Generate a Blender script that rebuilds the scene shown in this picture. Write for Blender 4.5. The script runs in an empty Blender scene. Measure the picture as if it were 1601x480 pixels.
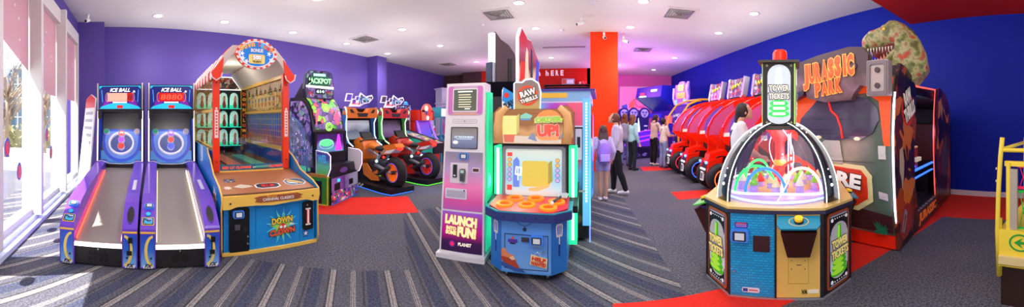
import bpy, bmesh, math, random
from math import sin, cos, pi, radians as R, atan2, hypot
from mathutils import Vector, Matrix, Euler
SC = bpy.context.scene
COL = SC.collection
rnd = random.Random(7)

# ---------------------------------------------------------------- materials
def lin(h):
    h = h.lstrip('#')
    v = [int(h[i:i+2], 16)/255 for i in (0, 2, 4)]
    return [((x+.055)/1.055)**2.4 if x > .04045 else x/12.92 for x in v] + [1]
MATS = {}
def newmat(name):
    m = bpy.data.materials.new(name); m.use_nodes = True
    nt = m.node_tree; b = nt.nodes['Principled BSDF']
    return m, nt, b
def mat(col, rough=.5, metal=0, emit=0, ecol=None, coat=0, name=None):
    k = (col, rough, metal, emit, ecol, coat)
    if k in MATS: return MATS[k]
    m, nt, b = newmat(name or 'paint')
    b.inputs['Base Color'].default_value = lin(col)
    b.inputs['Roughness'].default_value = rough
    b.inputs['Metallic'].default_value = metal
    b.inputs['Coat Weight'].default_value = coat
    if emit:
        b.inputs['Emission Color'].default_value = lin(ecol or col)
        b.inputs['Emission Strength'].default_value = emit
    # slight procedural variation of roughness so nothing is perfectly flat
    n = nt.nodes.new('ShaderNodeTexNoise'); n.inputs['Scale'].default_value = 9
    mr = nt.nodes.new('ShaderNodeMapRange')
    mr.inputs[3].default_value = max(0, rough-.06); mr.inputs[4].default_value = min(1, rough+.06)
    nt.links.new(n.outputs[0], mr.inputs[0]); nt.links.new(mr.outputs[0], b.inputs['Roughness'])
    MATS[k] = m
    return m
def glow(col, s=1.5): return mat(col, .5, 0, s, col, name='light_diffuser')
def art(cols, scale=6, emit=0, rough=.3, dist=.6, detail=True):
    """busy printed artwork: cells of flat ink colours, warped"""
    k = ('art', tuple(cols), scale, emit, rough, dist)
    if k in MATS: return MATS[k]
    m, nt, b = newmat('printed_artwork'); N = nt.nodes.new; L = nt.links.new
    tc = N('ShaderNodeTexCoord')
    no = N('ShaderNodeTexNoise'); no.inputs['Scale'].default_value = scale*.6; no.inputs['Detail'].default_value = 3
    L(tc.outputs['Object'], no.inputs['Vector'])
    mx = N('ShaderNodeVectorMath'); mx.operation = 'MULTIPLY_ADD'
    mx.inputs[1].default_value = (dist/scale*3,)*3
    L(no.outputs['Color'], mx.inputs[0]); L(tc.outputs['Object'], mx.inputs[2])
    vo = N('ShaderNodeTexVoronoi'); vo.inputs['Scale'].default_value = scale
    L(mx.outputs[0], vo.inputs['Vector'])
    sp = N('ShaderNodeSeparateColor'); L(vo.outputs['Color'], sp.inputs[0])
    cr = N('ShaderNodeValToRGB'); cr.color_ramp.interpolation = 'CONSTANT'
    e = cr.color_ramp.elements
    n = len(cols)
    e[0].position = 0; e[0].color = lin(cols[0]); e[1].position = 1/n; e[1].color = lin(cols[1 % n])
    for i in range(2, n):
        q = e.new(i/n); q.color = lin(cols[i])
    L(sp.outputs[0], cr.inputs[0])
    # thin ink lines where cells meet
    vd = N('ShaderNodeTexVoronoi'); vd.feature = 'DISTANCE_TO_EDGE'; vd.inputs['Scale'].default_value = scale
    L(mx.outputs[0], vd.inputs['Vector'])
    lt = N('ShaderNodeMath'); lt.operation = 'LESS_THAN'; lt.inputs[1].default_value = .035
    L(vd.outputs['Distance'], lt.inputs[0])
    mm = N('ShaderNodeMix'); mm.data_type = 'RGBA'
    L(lt.outputs[0], mm.inputs[0]); L(cr.outputs[0], mm.inputs[6]); mm.inputs[7].default_value = lin(cols[-1])
    L(mm.outputs[2], b.inputs['Base Color']); b.inputs['Roughness'].default_value = rough
    if emit:
        L(mm.outputs[2], b.inputs['Emission Color']); b.inputs['Emission Strength'].default_value = emit*.6
    MATS[k] = m
    return m
def blend(cols, axis='z', a=0, b_=1, emit=0, rough=.35, warp=0):
    """printed colour wash along one axis of the part"""
    k = ('blend', tuple(cols), axis, a, b_, emit, rough, warp)
    if k in MATS: return MATS[k]
    m, nt, b = newmat('printed_wash'); N = nt.nodes.new; L = nt.links.new
    tc = N('ShaderNodeTexCoord'); sx = N('ShaderNodeSeparateXYZ')
    src = tc.outputs['Object']
    if warp:
        no = N('ShaderNodeTexNoise'); no.inputs['Scale'].default_value = 3.5; L(src, no.inputs['Vector'])
        mx = N('ShaderNodeVectorMath'); mx.operation = 'MULTIPLY_ADD'; mx.inputs[1].default_value = (warp,)*3
        L(no.outputs['Color'], mx.inputs[0]); L(src, mx.inputs[2]); src = mx.outputs[0]
    L(src, sx.inputs[0])
    mr = N('ShaderNodeMapRange'); mr.inputs[1].default_value = a; mr.inputs[2].default_value = b_
    L(sx.outputs['xyz'.index(axis)], mr.inputs[0])
    cr = N('ShaderNodeValToRGB'); e = cr.color_ramp.elements
    n = len(cols)
    e[0].color = lin(cols[0]); e[1].color = lin(cols[-1])
    for i in range(1, n-1):
        q = e.new(i/(n-1)); q.color = lin(cols[i])
    L(mr.outputs[0], cr.inputs[0]); L(cr.outputs[0], b.inputs['Base Color'])
    b.inputs['Roughness'].default_value = rough
    if emit:
        L(cr.outputs[0], b.inputs['Emission Color']); b.inputs['Emission Strength'].default_value = emit*.6
    MATS[k] = m
    return m
def glass(col='ffffff', gl=.1, op=.0, rough=.02):
    k = ('glass', col, gl, op, rough)
    if k in MATS: return MATS[k]
    m, nt, b = newmat('clear_sheet'); N = nt.nodes.new; L = nt.links.new
    out = nt.nodes['Material Output']
    tr = N('ShaderNodeBsdfTransparent'); tr.inputs[0].default_value = lin(col)
    go = N('ShaderNodeBsdfGlossy'); go.inputs['Roughness'].default_value = rough
    mx = N('ShaderNodeMixShader'); mx.inputs[0].default_value = gl
    L(tr.outputs[0], mx.inputs[1]); L(go.outputs[0], mx.inputs[2])
    last = mx
    if op:
        b.inputs['Base Color'].default_value = lin(col); b.inputs['Roughness'].default_value = .4
        m2 = N('ShaderNodeMixShader'); m2.inputs[0].default_value = op
        L(mx.outputs[0], m2.inputs[1]); L(b.outputs[0], m2.inputs[2]); last = m2
    L(last.outputs[0], out.inputs['Surface'])
    MATS[k] = m
    return m
def film(col, op):
    return glass(col, .04, op, .3)

WHITE = mat('f2f2f0', .4); BLACK = mat('0c0c0e', .45); DARK = mat('1c1a20', .5); GREY = mat('8c8c90', .5)
CHROME = mat('d0d4d8', .25, .9); RED = mat('d81c10', .35); SCREEN = mat('10131a', .12)
YEL = mat('f2c14c', .4); ORANGE = mat('ff8a1e', .4)

SPLIT = set('bolt coin_door eye light_panel light_spot lock pivot_light plastic_figure rib_stud rim_light tail_lamp tail_light topper_figures red_fin speaker notice corner_trim light_tube header_figure tooth ticket_pile'.split())
# ---------------------------------------------------------------- mesh builder
def plane(o, u=(1, 0, 0), v=(0, 0, 1)):
    u = Vector(u).normalized(); v = Vector(v); v = (v-u*v.dot(u)).normalized(); w = u.cross(v)
    M = Matrix.Identity(4)
    for i, a in enumerate((u, v, w)):
        for j in range(3): M[j][i] = a[j]
    for j in range(3): M[j][3] = o[j]
    return M
class B:
    def __init__(s, m=None, M=None):
        s.bm = bmesh.new(); s.ms = []; s.mi = 0; s.M = M; s.sm = False
        if m: s.m(m)
    def m(s, m):
        if m not in s.ms: s.ms.append(m)
        s.mi = s.ms.index(m); return s
    def _v(s, p):
        p = Vector(p)
        if s.M: p = s.M @ p
        return s.bm.verts.new(p)
    def _f(s, vs, sm=False):
        try: f = s.bm.faces.new(vs)
        except ValueError: return None
        f.material_index = s.mi; f.smooth = sm
        return f
    def box(s, x0, x1, y0, y1, z0, z1, bev=0):
        vs = [s._v((x, y, z)) for x in (x0, x1) for y in (y0, y1) for z in (z0, z1)]
        fs = [s._f([vs[i] for i in q]) for q in ((0, 1, 3, 2), (4, 6, 7, 5), (0, 4, 5, 1), (2, 3, 7, 6), (0, 2, 6, 4), (1, 5, 7, 3))]
        if bev:
            es = list({e for f in fs for e in f.edges})
            r = bmesh.ops.bevel(s.bm, geom=es, offset=bev, segments=2, affect='EDGES', profile=.6)
            for f in r['faces']: f.material_index = s.mi; f.smooth = True
        return s
    def prism(s, pts, axis, a, b, sm=False):
        def P(p, t):
            return {'x': (t, p[0], p[1]), 'y': (p[0], t, p[1]), 'z': (p[0], p[1], t)}[axis]
        v0 = [s._v(P(p, a)) for p in pts]; v1 = [s._v(P(p, b)) for p in pts]
        n = len(pts)
        s._f(v0[::-1]); s._f(v1)
        for i in range(n): s._f([v0[i], v0[(i+1) % n], v1[(i+1) % n], v1[i]], sm)
        return s
    def frame(s, outer, inner, axis, a, b):
        """ring between two outlines with the same number of points"""
        def P(p, t):
            return {'x': (t, p[0], p[1]), 'y': (p[0], t, p[1]), 'z': (p[0], p[1], t)}[axis]
        o0 = [s._v(P(p, a)) for p in outer]; o1 = [s._v(P(p, b)) for p in outer]
        i0 = [s._v(P(p, a)) for p in inner]; i1 = [s._v(P(p, b)) for p in inner]
        n = len(outer)
        for i in range(n):
            j = (i+1) % n
            s._f([o0[i], o0[j], o1[j], o1[i]]); s._f([i0[j], i0[i], i1[i], i1[j]])
            s._f([o1[i], o1[j], i1[j], i1[i]]); s._f([o0[j], o0[i], i0[i], i0[j]])
        return s
    def tube(s, path, r, n=8, closed=False, cap=True):
        path = [Vector(p) for p in path]; rings = []
        m = len(path)
        prev = None
        for i, p in enumerate(path):
            if closed: t = path[(i+1) % m]-path[i-1]
            else: t = path[min(i+1, m-1)]-path[max(i-1, 0)]
            t.normalize()
            if prev is None:
                a = Vector((0, 0, 1)) if abs(t.z) < .9 else Vector((1, 0, 0))
                u = t.cross(a).normalized()
            else:
                u = (prev-t*prev.dot(t))
                u = u.normalized() if u.length > 1e-6 else t.orthogonal().normalized()
            prev = u; w = t.cross(u)
            rr = r[i] if isinstance(r, (list, tuple)) else r
            rings.append([s._v(p+(u*cos(2*pi*k/n)+w*sin(2*pi*k/n))*rr) for k in range(n)])
        for i in range(m if closed else m-1):
            A, Bq = rings[i], rings[(i+1) % m]
            for k in range(n): s._f([A[k], A[(k+1) % n], Bq[(k+1) % n], Bq[k]], True)
        if cap and not closed:
            s._f(rings[0][::-1]); s._f(rings[-1])
        return s
    def cyl(s, p0, p1, r0, r1=None, n=20):
        return s.tube([p0, p1], [r0, r0 if r1 is None else r1], n)
    def lathe(s, prof, c=(0, 0, 0), n=24, a0=0, a1=2*pi, sm=True, cap=False):
        full = abs(a1-a0-2*pi) < 1e-6; k = n if full else n+1; rings = []
        for r, z in prof:
            rings.append([s._v((c[0]+r*cos(a0+(a1-a0)*i/n), c[1]+r*sin(a0+(a1-a0)*i/n), c[2]+z)) for i in range(k)])
        for A, Bq in zip(rings, rings[1:]):
            for i in range(n):
                j = (i+1) % k
                s._f([A[i], A[j], Bq[j], Bq[i]], sm)
        if cap and full:
            s._f(rings[0][::-1]); s._f(rings[-1])
        return s
    def ball(s, c, r, sc=(1, 1, 1), n=16, h=10, top=1.0):
        rings = []
        for j in range(1, h):
            t = pi*j/h
            rings.append([s._v((c[0]+r*sc[0]*sin(t)*cos(2*pi*i/n), c[1]+r*sc[1]*sin(t)*sin(2*pi*i/n), c[2]+r*sc[2]*cos(t))) for i in range(n)])
        a = s._v((c[0], c[1], c[2]+r*sc[2])); z = s._v((c[0], c[1], c[2]-r*sc[2]))
        for i in range(n):
            j = (i+1) % n
            s._f([a, rings[0][i], rings[0][j]], True); s._f([z, rings[-1][j], rings[-1][i]], True)
            for A, Bq in zip(rings, rings[1:]): s._f([A[i], Bq[i], Bq[j], A[j]], True)
        return s
    def grid(s, P):
        """surface through a 2-D list of points"""
        V = [[s._v(p) for p in row] for row in P]
        for i in range(len(V)-1):
            for j in range(len(V[0])-1): s._f([V[i][j], V[i+1][j], V[i+1][j+1], V[i][j+1]], True)
        return s
    def poly(s, pts, w0=0, w1=.004): return s.prism(pts, 'z', w0, w1)
    def rect(s, u0, u1, v0, v1, w0=0, w1=.004): return s.box(u0, u1, v0, v1, w0, w1)
    def disc(s, u, v, r, w0=0, w1=.004, n=24, rv=None):
        rv = rv or r
        return s.prism([(u+r*cos(2*pi*i/n), v+rv*sin(2*pi*i/n)) for i in range(n)], 'z', w0, w1)
    def ring(s, u, v, r0, r1, w0=0, w1=.004, n=28, k=1):
        o = [(u+r1*cos(2*pi*i/n), v+k*r1*sin(2*pi*i/n)) for i in range(n)]
        q = [(u+r0*cos(2*pi*i/n), v+k*r0*sin(2*pi*i/n)) for i in range(n)]
        return s.frame(o, q, 'z', w0, w1)
    def islands(s):
        seen, out = set(), []
        s.bm.verts.index_update()
        for v in s.bm.verts:
            if v in seen: continue
            st, comp = [v], []
            seen.add(v)
            while st:
                a = st.pop(); comp.append(a)
                for e in a.link_edges:
                    o = e.other_vert(a)
                    if o not in seen: seen.add(o); st.append(o)
            xs = [[q.co[i] for q in comp] for i in range(3)]
            out.append([set(comp), [min(x)-.004 for x in xs], [max(x)+.004 for x in xs]])
        go = True
        while go:
            go = False
            for i in range(len(out)):
                for j in range(i+1, len(out)):
                    A, Bq = out[i], out[j]
                    if all(A[1][k] <= Bq[2][k] and Bq[1][k] <= A[2][k] for k in range(3)):
                        out[i] = [A[0] | Bq[0], [min(a, b) for a, b in zip(A[1], Bq[1])], [max(a, b) for a, b in zip(A[2], Bq[2])]]
                        out.pop(j); go = True; break
                if go: break
        return [o[0] for o in out]
    def build(s, name, parent=None, label=None, solid=0, thick=None):
        if name in SPLIT:
            isl = s.islands()
            if len(isl) > 1:
                first = None
                for comp in isl:
                    q = B(); q.ms = s.ms; vm = {}
                    for v in comp: vm[v] = q.bm.verts.new(v.co)
                    for f in {f for v in comp for f in v.link_faces}:
                        nf = q.bm.faces.new([vm[v] for v in f.verts]); nf.material_index = f.material_index; nf.smooth = f.smooth
                    o = q._build(name, parent, label, solid)
                    first = first or o
                s.bm.free()
                return first
        return s._build(name, parent, label, solid, thick)
    def _build(s, name, parent=None, label=None, solid=0, thick=None):
        bmesh.ops.recalc_face_normals(s.bm, faces=s.bm.faces[:]) if not thick else None
        me = bpy.data.meshes.new(name); s.bm.to_mesh(me); s.bm.free()
        for q in s.ms: me.materials.append(q)
        o = bpy.data.objects.new(name, me); COL.objects.link(o)
        if parent: o.parent = parent
        if label: o['label'] = label
        if solid:
            md = o.modifiers.new('thickness', 'SOLIDIFY'); md.thickness = solid
        return o
def rrect(u0, u1, v0, v1, r, n=4):
    pts = []
    for cx, cy, a in ((u1-r, v0+r, -pi/2), (u1-r, v1-r, 0), (u0+r, v1-r, pi/2), (u0+r, v0+r, pi)):
        for i in range(n+1):
            t = a+pi/2*i/n; pts.append((cx+r*cos(t), cy+r*sin(t)))
    return pts
def arc(cx, cy, r, a0, a1, n=12, ry=None):
    ry = ry or r
    return [(cx+r*cos(a0+(a1-a0)*i/n), cy+ry*sin(a0+(a1-a0)*i/n)) for i in range(n+1)]
def star(u, v, r0, r1, n, ph=0):
    return [(u+(r1 if i % 2 == 0 else r0)*cos(ph+pi*i/n), v+(r1 if i % 2 == 0 else r0)*sin(ph+pi*i/n)) for i in range(2*n)]

def text(s, m, parent, M, u, v, h, w=None, ext=.003, bold=.0, shear=0, name='lettering', rot=0, w0=.004, label=None, outline=None, ol=.012):
    """one line (or several) of lettering centred at (u,v) of the plane M, cap height h, fitted to width w"""
    cu = bpy.data.curves.new('t', 'FONT'); cu.body = s; cu.size = 1; cu.align_x = 'CENTER'; cu.align_y = 'CENTER'
    cu.extrude = .5; cu.offset = bold; cu.shear = shear; cu.resolution_u = 2; cu.space_line = .85
    ob = bpy.data.objects.new('t', cu); COL.objects.link(ob)
    dg = bpy.context.evaluated_depsgraph_get(); me = bpy.data.meshes.new_from_object(ob.evaluated_get(dg))
    bpy.data.objects.remove(ob); bpy.data.curves.remove(cu)
    if not me.vertices:
        return None
    xs = [q.co.x for q in me.vertices]; ys = [q.co.y for q in me.vertices]
    cx, cy = (min(xs)+max(xs))/2, (min(ys)+max(ys))/2
    W, H = max(xs)-min(xs), max(ys)-min(ys)
    sy = h/H; sx = (w/W) if w else sy
    T = M @ Matrix.Translation((u, v, w0)) @ Matrix.Rotation(rot, 4, 'Z') @ Matrix.Diagonal((sx, sy, ext, 1)) @ Matrix.Translation((-cx, -cy, .5))
    me.transform(T)
    me.materials.clear(); me.materials.append(m)
    o = bpy.data.objects.new(name, me); me.name = name; COL.objects.link(o); o.parent = parent
    if label: o['label'] = label
    if outline:
        text(s, outline, parent, M, u, v, h+ol, (w or W*sy)+ol, ext*.5, bold+.055, shear, 'lettering_outline', rot, w0-.001)
    return o

# ---------------------------------------------------------------- scene tree
def tag(o, label, cat, group=None):
    o['label'] = label; o['category'] = cat
    if group: o['group'] = group
    return o
def struct(o, label=None):
    o['kind'] = 'structure'
    if label: o['label'] = label
    return o
def thing(name, label, cat, loc=(0, 0, 0), rz=0, group=None):
    o = bpy.data.objects.new(name, None); COL.objects.link(o); o.empty_display_size = .2
    o.location = loc; o.rotation_euler = (0, 0, rz)
    return tag(o, label, cat, group)
def copy_tree(o, parent=None):
    c = o.copy(); COL.objects.link(c); c.parent = parent
    for ch in list(o.children): copy_tree(ch, c)
    return c
def pair(L, Rr):
    """root position and turn of a machine from its two front corners (left, right as a player sees it)"""
    return ((L[0]+Rr[0])/2, (L[1]+Rr[1])/2, 0), atan2(Rr[1]-L[1], Rr[0]-L[0])
def card_reader(parent, M, u, v, s=1.0):
    b = B(mat('3f7fe0', .3, 0, .15, '4f8ff0'), M)
    b.poly(rrect(u-.055*s, u+.055*s, v-.036*s, v+.036*s, .02*s), 0, .03*s)
    o = b.build('card_reader', parent, 'blue card reader with a pale screen')
    q = B(mat('2a2c33', .3), M); q.poly(rrect(u-.04*s, u+.04*s, v-.028*s, v+.028*s, .008*s), .03*s, .033*s)
    q.m(mat('c4ccd4', .2, 0, .2, 'dfe4ea')); q.rect(u-.026*s, u+.03*s, v-.02*s, v+.02*s, .033*s, .036*s)
    q.build('screen', o)
    return o
# ================================================================ THE ROOM
CEIL = 4.0
def wallmat(col, col2=None, rough=.75):
    m, nt, b = newmat('wall_paint'); N = nt.nodes.new; L = nt.links.new
    tc = N('ShaderNodeTexCoord'); n = N('ShaderNodeTexNoise'); n.inputs['Scale'].default_value = 60; n.inputs['Detail'].default_value = 4
    L(tc.outputs['Object'], n.inputs['Vector'])
    bu = N('ShaderNodeBump'); bu.inputs['Strength'].default_value = .04; L(n.outputs[0], bu.inputs['Height'])
    L(bu.outputs[0], b.inputs['Normal'])
    b.inputs['Base Color'].default_value = lin(col); b.inputs['Roughness'].default_value = rough
    b.inputs['Specular IOR Level'].default_value = .22
    return m
PURPLE = wallmat('5a4a9a', rough=.45); BLUE = wallmat('001e9c', rough=.6); CEILM = wallmat('dcd8d6', rough=.9)
ORANGEW = wallmat('f03a06', rough=.5); REDW = wallmat('c01806', rough=.6); BROWNW = wallmat('4a3436', rough=.7)
PINKW = wallmat('e070b0', rough=.7)

def carpet(stripe):
    m, nt, b = newmat('carpet'); N = nt.nodes.new; L = nt.links.new
    tc = N('ShaderNodeTexCoord')
    n1 = N('ShaderNodeTexNoise'); n1.inputs['Scale'].default_value = 52; n1.inputs['Detail'].default_value = 2
    n2 = N('ShaderNodeTexNoise'); n2.inputs['Scale'].default_value = 1.3; n2.inputs['Detail'].default_value = 3
    n3 = N('ShaderNodeTexNoise'); n3.inputs['Scale'].default_value = 260
    for n in (n1, n2, n3): L(tc.outputs['Object'], n.inputs['Vector'])
    cr = N('ShaderNodeValToRGB'); e = cr.color_ramp.elements
    e[0].position = .3; e[0].color = lin('242428'); e[1].position = .7; e[1].color = lin('787884')
    L(n1.outputs[0], cr.inputs[0]); base = cr.outputs[0]
    mx = N('ShaderNodeMix'); mx.data_type = 'RGBA'; mx.inputs[0].default_value = .3
    c2 = N('ShaderNodeValToRGB'); e = c2.color_ramp.elements
    e[0].position = .42; e[0].color = lin('363b4c'); e[1].position = .6; e[1].color = lin('504a4e')
    L(n2.outputs[0], c2.inputs[0]); L(base, mx.inputs[6]); L(c2.outputs[0], mx.inputs[7]); base = mx.outputs[2]
    if stripe:
        d = N('ShaderNodeVectorMath'); d.operation = 'DOT_PRODUCT'; d.inputs[1].default_value = (.715, .699, 0)
        L(tc.outputs['Object'], d.inputs[0])
        a = N('ShaderNodeMath'); a.operation = 'ADD'; a.inputs[1].default_value = .23+5.25; L(d.outputs['Value'], a.inputs[0])
        f = N('ShaderNodeMath'); f.operation = 'DIVIDE'; f.inputs[1].default_value = .525; L(a.outputs[0], f.inputs[0])
        fr = N('ShaderNodeMath'); fr.operation = 'FRACT'; L(f.outputs[0], fr.inputs[0])
        rp = N('ShaderNodeValToRGB'); rp.color_ramp.interpolation = 'CONSTANT'; e = rp.color_ramp.elements
        k0, k1, k2, k3, k4 = lin('303034'), lin('9c9490'), lin('56545a'), lin('2c3250'), lin('4e4e5a')
        seq = [(0, k1), (.018, k2), (.03, k1), (.085, k0), (.11, k4), (.36, k1), (.375, k2), (.39, k1), (.41, k2), (.425, k1), (.445, k2), (.46, k4),
               (.56, k0), (.60, k4), (.63, k2), (.64, k3), (.74, k2), (.745, k3), (.84, k2), (.85, k4), (.95, k0), (.985, k1)]
        e[0].position = 0; e[0].color = seq[0][1]; e[1].position = seq[1][0]; e[1].color = seq[1][1]
        for p, c in seq[2:]:
            q = e.new(p); q.color = c
        L(fr.outputs[0], rp.inputs[0])
        m2 = N('ShaderNodeMix'); m2.data_type = 'RGBA'; m2.inputs[0].default_value = .78
        L(base, m2.inputs[6]); L(rp.outputs[0], m2.inputs[7]); base = m2.outputs[2]
        m3 = N('ShaderNodeMix'); m3.data_type = 'RGBA'; m3.blend_type = 'MULTIPLY'; m3.inputs[0].default_value = .55
        c3 = N('ShaderNodeValToRGB'); e = c3.color_ramp.elements
        e[0].position = .35; e[0].color = (.45, .45, .45, 1); e[1].position = .65; e[1].color = (1.35, 1.35, 1.35, 1)
        L(n1.outputs[0], c3.inputs[0]); L(base, m3.inputs[6]); L(c3.outputs[0], m3.inputs[7]); base = m3.outputs[2]
    L(base, b.inputs['Base Color']); b.inputs['Roughness'].default_value = .95
    bu = N('ShaderNodeBump'); bu.inputs['Strength'].default_value = .35; bu.inputs['Distance'].default_value = .004
    L(n3.outputs[0], bu.inputs['Height']); L(bu.outputs[0], b.inputs['Normal'])
    return m
CARPET = carpet(False); CARPETS = carpet(True)
def redcarpet():
    m, nt, b = newmat('red_carpet'); N = nt.nodes.new; L = nt.links.new
    tc = N('ShaderNodeTexCoord'); n = N('ShaderNodeTexNoise'); n.inputs['Scale'].default_value = 120; L(tc.outputs['Object'], n.inputs['Vector'])
    cr = N('ShaderNodeValToRGB'); e = cr.color_ramp.elements
    e[0].position = .3; e[0].color = lin('d01808'); e[1].position = .7; e[1].color = lin('f02a10')
    L(n.outputs[0], cr.inputs[0]); L(cr.outputs[0], b.inputs['Base Color']); b.inputs['Roughness'].default_value = .95
    return m
REDC = redcarpet()

# floor, one mesh: plain carpet with inlaid pieces let in flush (a hair proud)
b = B(CARPET); b.box(-8.6, 6.6, -3.2, 18.2, -.1, 0); struct(b.build('floor'))
b = B(CARPETS)
b.prism([(-6.5, -1.6), (-6.5, -1.9), (.8, -1.9), (.763, 2.68), (.556, 5.81), (.5, 6.2), (-2.3, 4.95), (-2.9, 4.06), (-1.729, 2.537)][::1], 'z', 0, .002)
struct(b.build('floor_stripes'), 'carpet with pale and blue pin stripes laid on the diagonal')
def redpatch(pts):
    b = B(REDC); b.prism(pts, 'z', 0, .003); struct(b.build('floor_inlay'), 'flame red carpet inlay')
redpatch([(.15, 2.03), (4.3, 2.03), (4.4, 2.5), (.15, 2.5)])
redpatch([(4.29, 2.06), (4.55, .6), (5.9, .6), (5.6, 4.4), (4.4, 4.4)])
redpatch([(1.55, 5.52), (3.0, 5.52), (3.0, 6.13), (1.55, 6.13)])
redpatch([(1.42, 8.8), (3.0, 8.8), (3.0, 9.55), (1.42, 9.55)])
redpatch([(-3.40, 4.93), (-2.665, 4.184), (-4.55, 2.3), (-5.3, 3.05)])

b = B(CEILM); b.prism([(-8.6,-.74),(-8.6,18.2),(6.6,18.2),(6.6,-2.36)], 'z', CEIL, CEIL+.2); struct(b.build('ceiling'))
# walls
b = B(PURPLE); b.box(-8.6, -8.39, -1.2, 16.4, 0, CEIL); b.box(-8.39, -7.86, 9.3, 9.88, 0, CEIL)
struct(b.build('wall_left'))
b = B(PURPLE); b.box(-8.39, -7.94, -.84, -.12, 0, CEIL); struct(b.build('wall_pier'), 'purple pier in the corner beside the windows')
def bluept(t): return (6.04-.0787*t, t)      # the blue wall runs at a slight angle
(ax, ay), (bx, by) = bluept(-3.2), bluept(18.2)
ax = 5.848-.0787*ay; bx = 5.848-.0787*by
b = B(BLUE); b.prism([(ax, ay), (ax+.2, ay), (bx+.2, by), (bx, by)], 'z', 0, CEIL); struct(b.build('wall_right'))
b = B(mat('cfc8d0', .4)); b.prism([(ax-.02, ay), (ax, ay), (bx, by), (bx-.02, by)], 'z', 0, .1); struct(b.build('baseboard_right'))
# bulkhead over the right-hand corner
b = B(wallmat('b41a00', rough=.7)); b.prism([(5.86, 3.42), (3.0, 3.14), (3.2, -1.95), (6.2, -2.25)], 'z', 3.5, CEIL-.001)
struct(b.build('trim_1'), 'dark red dropped ceiling over the right corner')
# back of the room
b = B(REDW); b.box(-5.8, -.15, 15.2, 15.4, 0, CEIL); struct(b.build('wall_back'))
b = B(BROWNW); b.box(-8.39, -5.8, 15.9, 16.1, 0, CEIL); b.box(-6.9, -5.8, 15.2, 15.9, 0, CEIL); struct(b.build('wall_brown'), 'dark brown wall at the far left corner')
b = B(PINKW)
b.box(-.15, 1.45, 17.5, 17.7, 0, CEIL); b.box(3.1, 4.7, 17.5, 17.7, 0, CEIL); b.box(1.45, 3.1, 17.5, 17.7, 3.35, CEIL); b.box(1.45, 3.1, 17.5, 17.7, 0, .5)
b.box(-.35, -.15, 15.2, 17.5, 0, CEIL)
struct(b.build('wall_far'), 'pink washed far wall around the back window')
M = plane((1.45, 17.55, .5))
w = B(mat('e8d8e0', .4)); w.frame(rrect(-.0, 1.65, 0, 2.85, .01, 1), rrect(.06, 1.59, .06, 2.79, .01, 1), 'z', 0, .1) if False else None
w.M = M; w.frame(rrect(0, 1.65, 0, 2.85, .01, 1), rrect(.06, 1.59, .06, 2.79, .01, 1), 'z', 0, .1); w.rect(0, 1.65, 1.28, 1.34, 0, .1)
w = struct(w.build('window_5'))
g = B(film('ff9ccc', .35), M); g.rect(.06, 1.59, 1.34, 2.79, .03, .035); g.ring(1.2, 2.0, .3, .36, .036, .04) ; g.build('pane', w, 'pink film on the upper pane')
g = B(glass('ffffff', .06), M); g.rect(.06, 1.59, .06, 1.28, .03, .035); g.build('pane', w)

# orange column
b = B(ORANGEW); b.box(-.11, .68, 8.86, 9.5, 0, CEIL); struct(b.build('column'), 'orange square column in the middle of the room')

# ---- shopfront windows along the left / behind the camera
WO = Vector((-7.96, -.8, 0)); WD = Vector((.995, -.0995, 0)).normalized()
WM = plane(WO, WD, (0, 0, 1))      # w points to the outside (-y)
FR = mat('d8d4d2', .45)
L_ = 14.3
b = B(PURPLE, WM); b.box(0, L_, 3.58, CEIL, 0, .3); struct(b.build('wall_front'), 'purple header above the shop windows')
b = B(PURPLE); b.box(6.0, 6.3, -2.6, -2.2, 0, CEIL)
b = b.build('wall_return'); struct(b, 'end of the shopfront wall')
b = B(mat('cdd6e6', .4), WM); b.box(0, L_, 0, .12, -.12, .1); b.box(0, L_, .0, .06, -.2, -.12); struct(b.build('trim_2'), 'pale grey window sill rail')
S = [.35, 2.1, 3.58, 5.06, 6.54, 8.02, 9.5, 10.98, 12.46, 14.0]
for i in range(len(S)-1):
    a, c = S[i], S[i+1]
    f = B(FR, WM)
    ww = .16 if i == 3 else .05
    f.box(a-ww, a+ww, .12, 3.58, -.2 if i else -.08, .1)
    if i == 0: f.box(-.0, a-.05, .12, 3.58, .0, .06)
    f.box(a+.05, c-.05, 3.32, 3.58, -.1, .1); f.box(a+.05, c-.05, .12, .2, -.06, .08)
    if i == len(S)-2: f.box(c-.05, c+.3, .12, 3.58, -.2, .1)
    f = struct(f.build('window_%d' % (i if i else 10)))
    g = B(glass('ffffff', .06), WM); g.box(a+.05, c-.05, .2, 3.32, .0, .008); g.build('pane', f)
    # pink film with a swooping lower edge
    top = 3.32
    def zb(s): return 1.93 if s < 2.6 else 1.93+.115*(s-2.6)**1.15*2.2 if s < 5.08 else 2.2
    n = 8; low = [(a+.06+(c-a-.12)*k/n, min(3.1, zb(a+.06+(c-a-.12)*k/n))) for k in range(n+1)]
    g = B(glass('d8a8b4', .04, .9, .3), WM); g.prism(low+[(c-.06, top), (a+.06, top)], 'z', -.004, -.001)
    for k in range(5):
        g.m(mat('f6e8ee', .5)); uu, vv = a+.25+rnd.random()*(c-a-.5), 2.5+rnd.random()*.6
        g.prism(star(uu, vv, .012, .035, 4), 'z', -.006, -.004)
    g.build('window_film', f, 'translucent pink film with stars and a swooping lower edge')
# safety dots stuck on the panes
for s, z in [(4.39, 1.15), (3.3, 1.25), (3.02, .95), (2.75, 1.23), (1.75, 1.14), (2.5, .9), (5.4, 1.1), (6.1, 1.2), (7.2, 1.1), (4.0, .8)]:
    g = B(mat('5b5fb4', .5), WM); g.disc(s, z, .085, -.012, -.009, rv=.12)
    g.m(mat('e04868', .5)); g.disc(s, z-.01, .06, -.014, -.012, rv=.09)
    tag(g.build('window_sticker'), 'oval blue sticker with a red centre stuck on the shop window', 'sticker', 'oval safety stickers on the windows')

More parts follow.
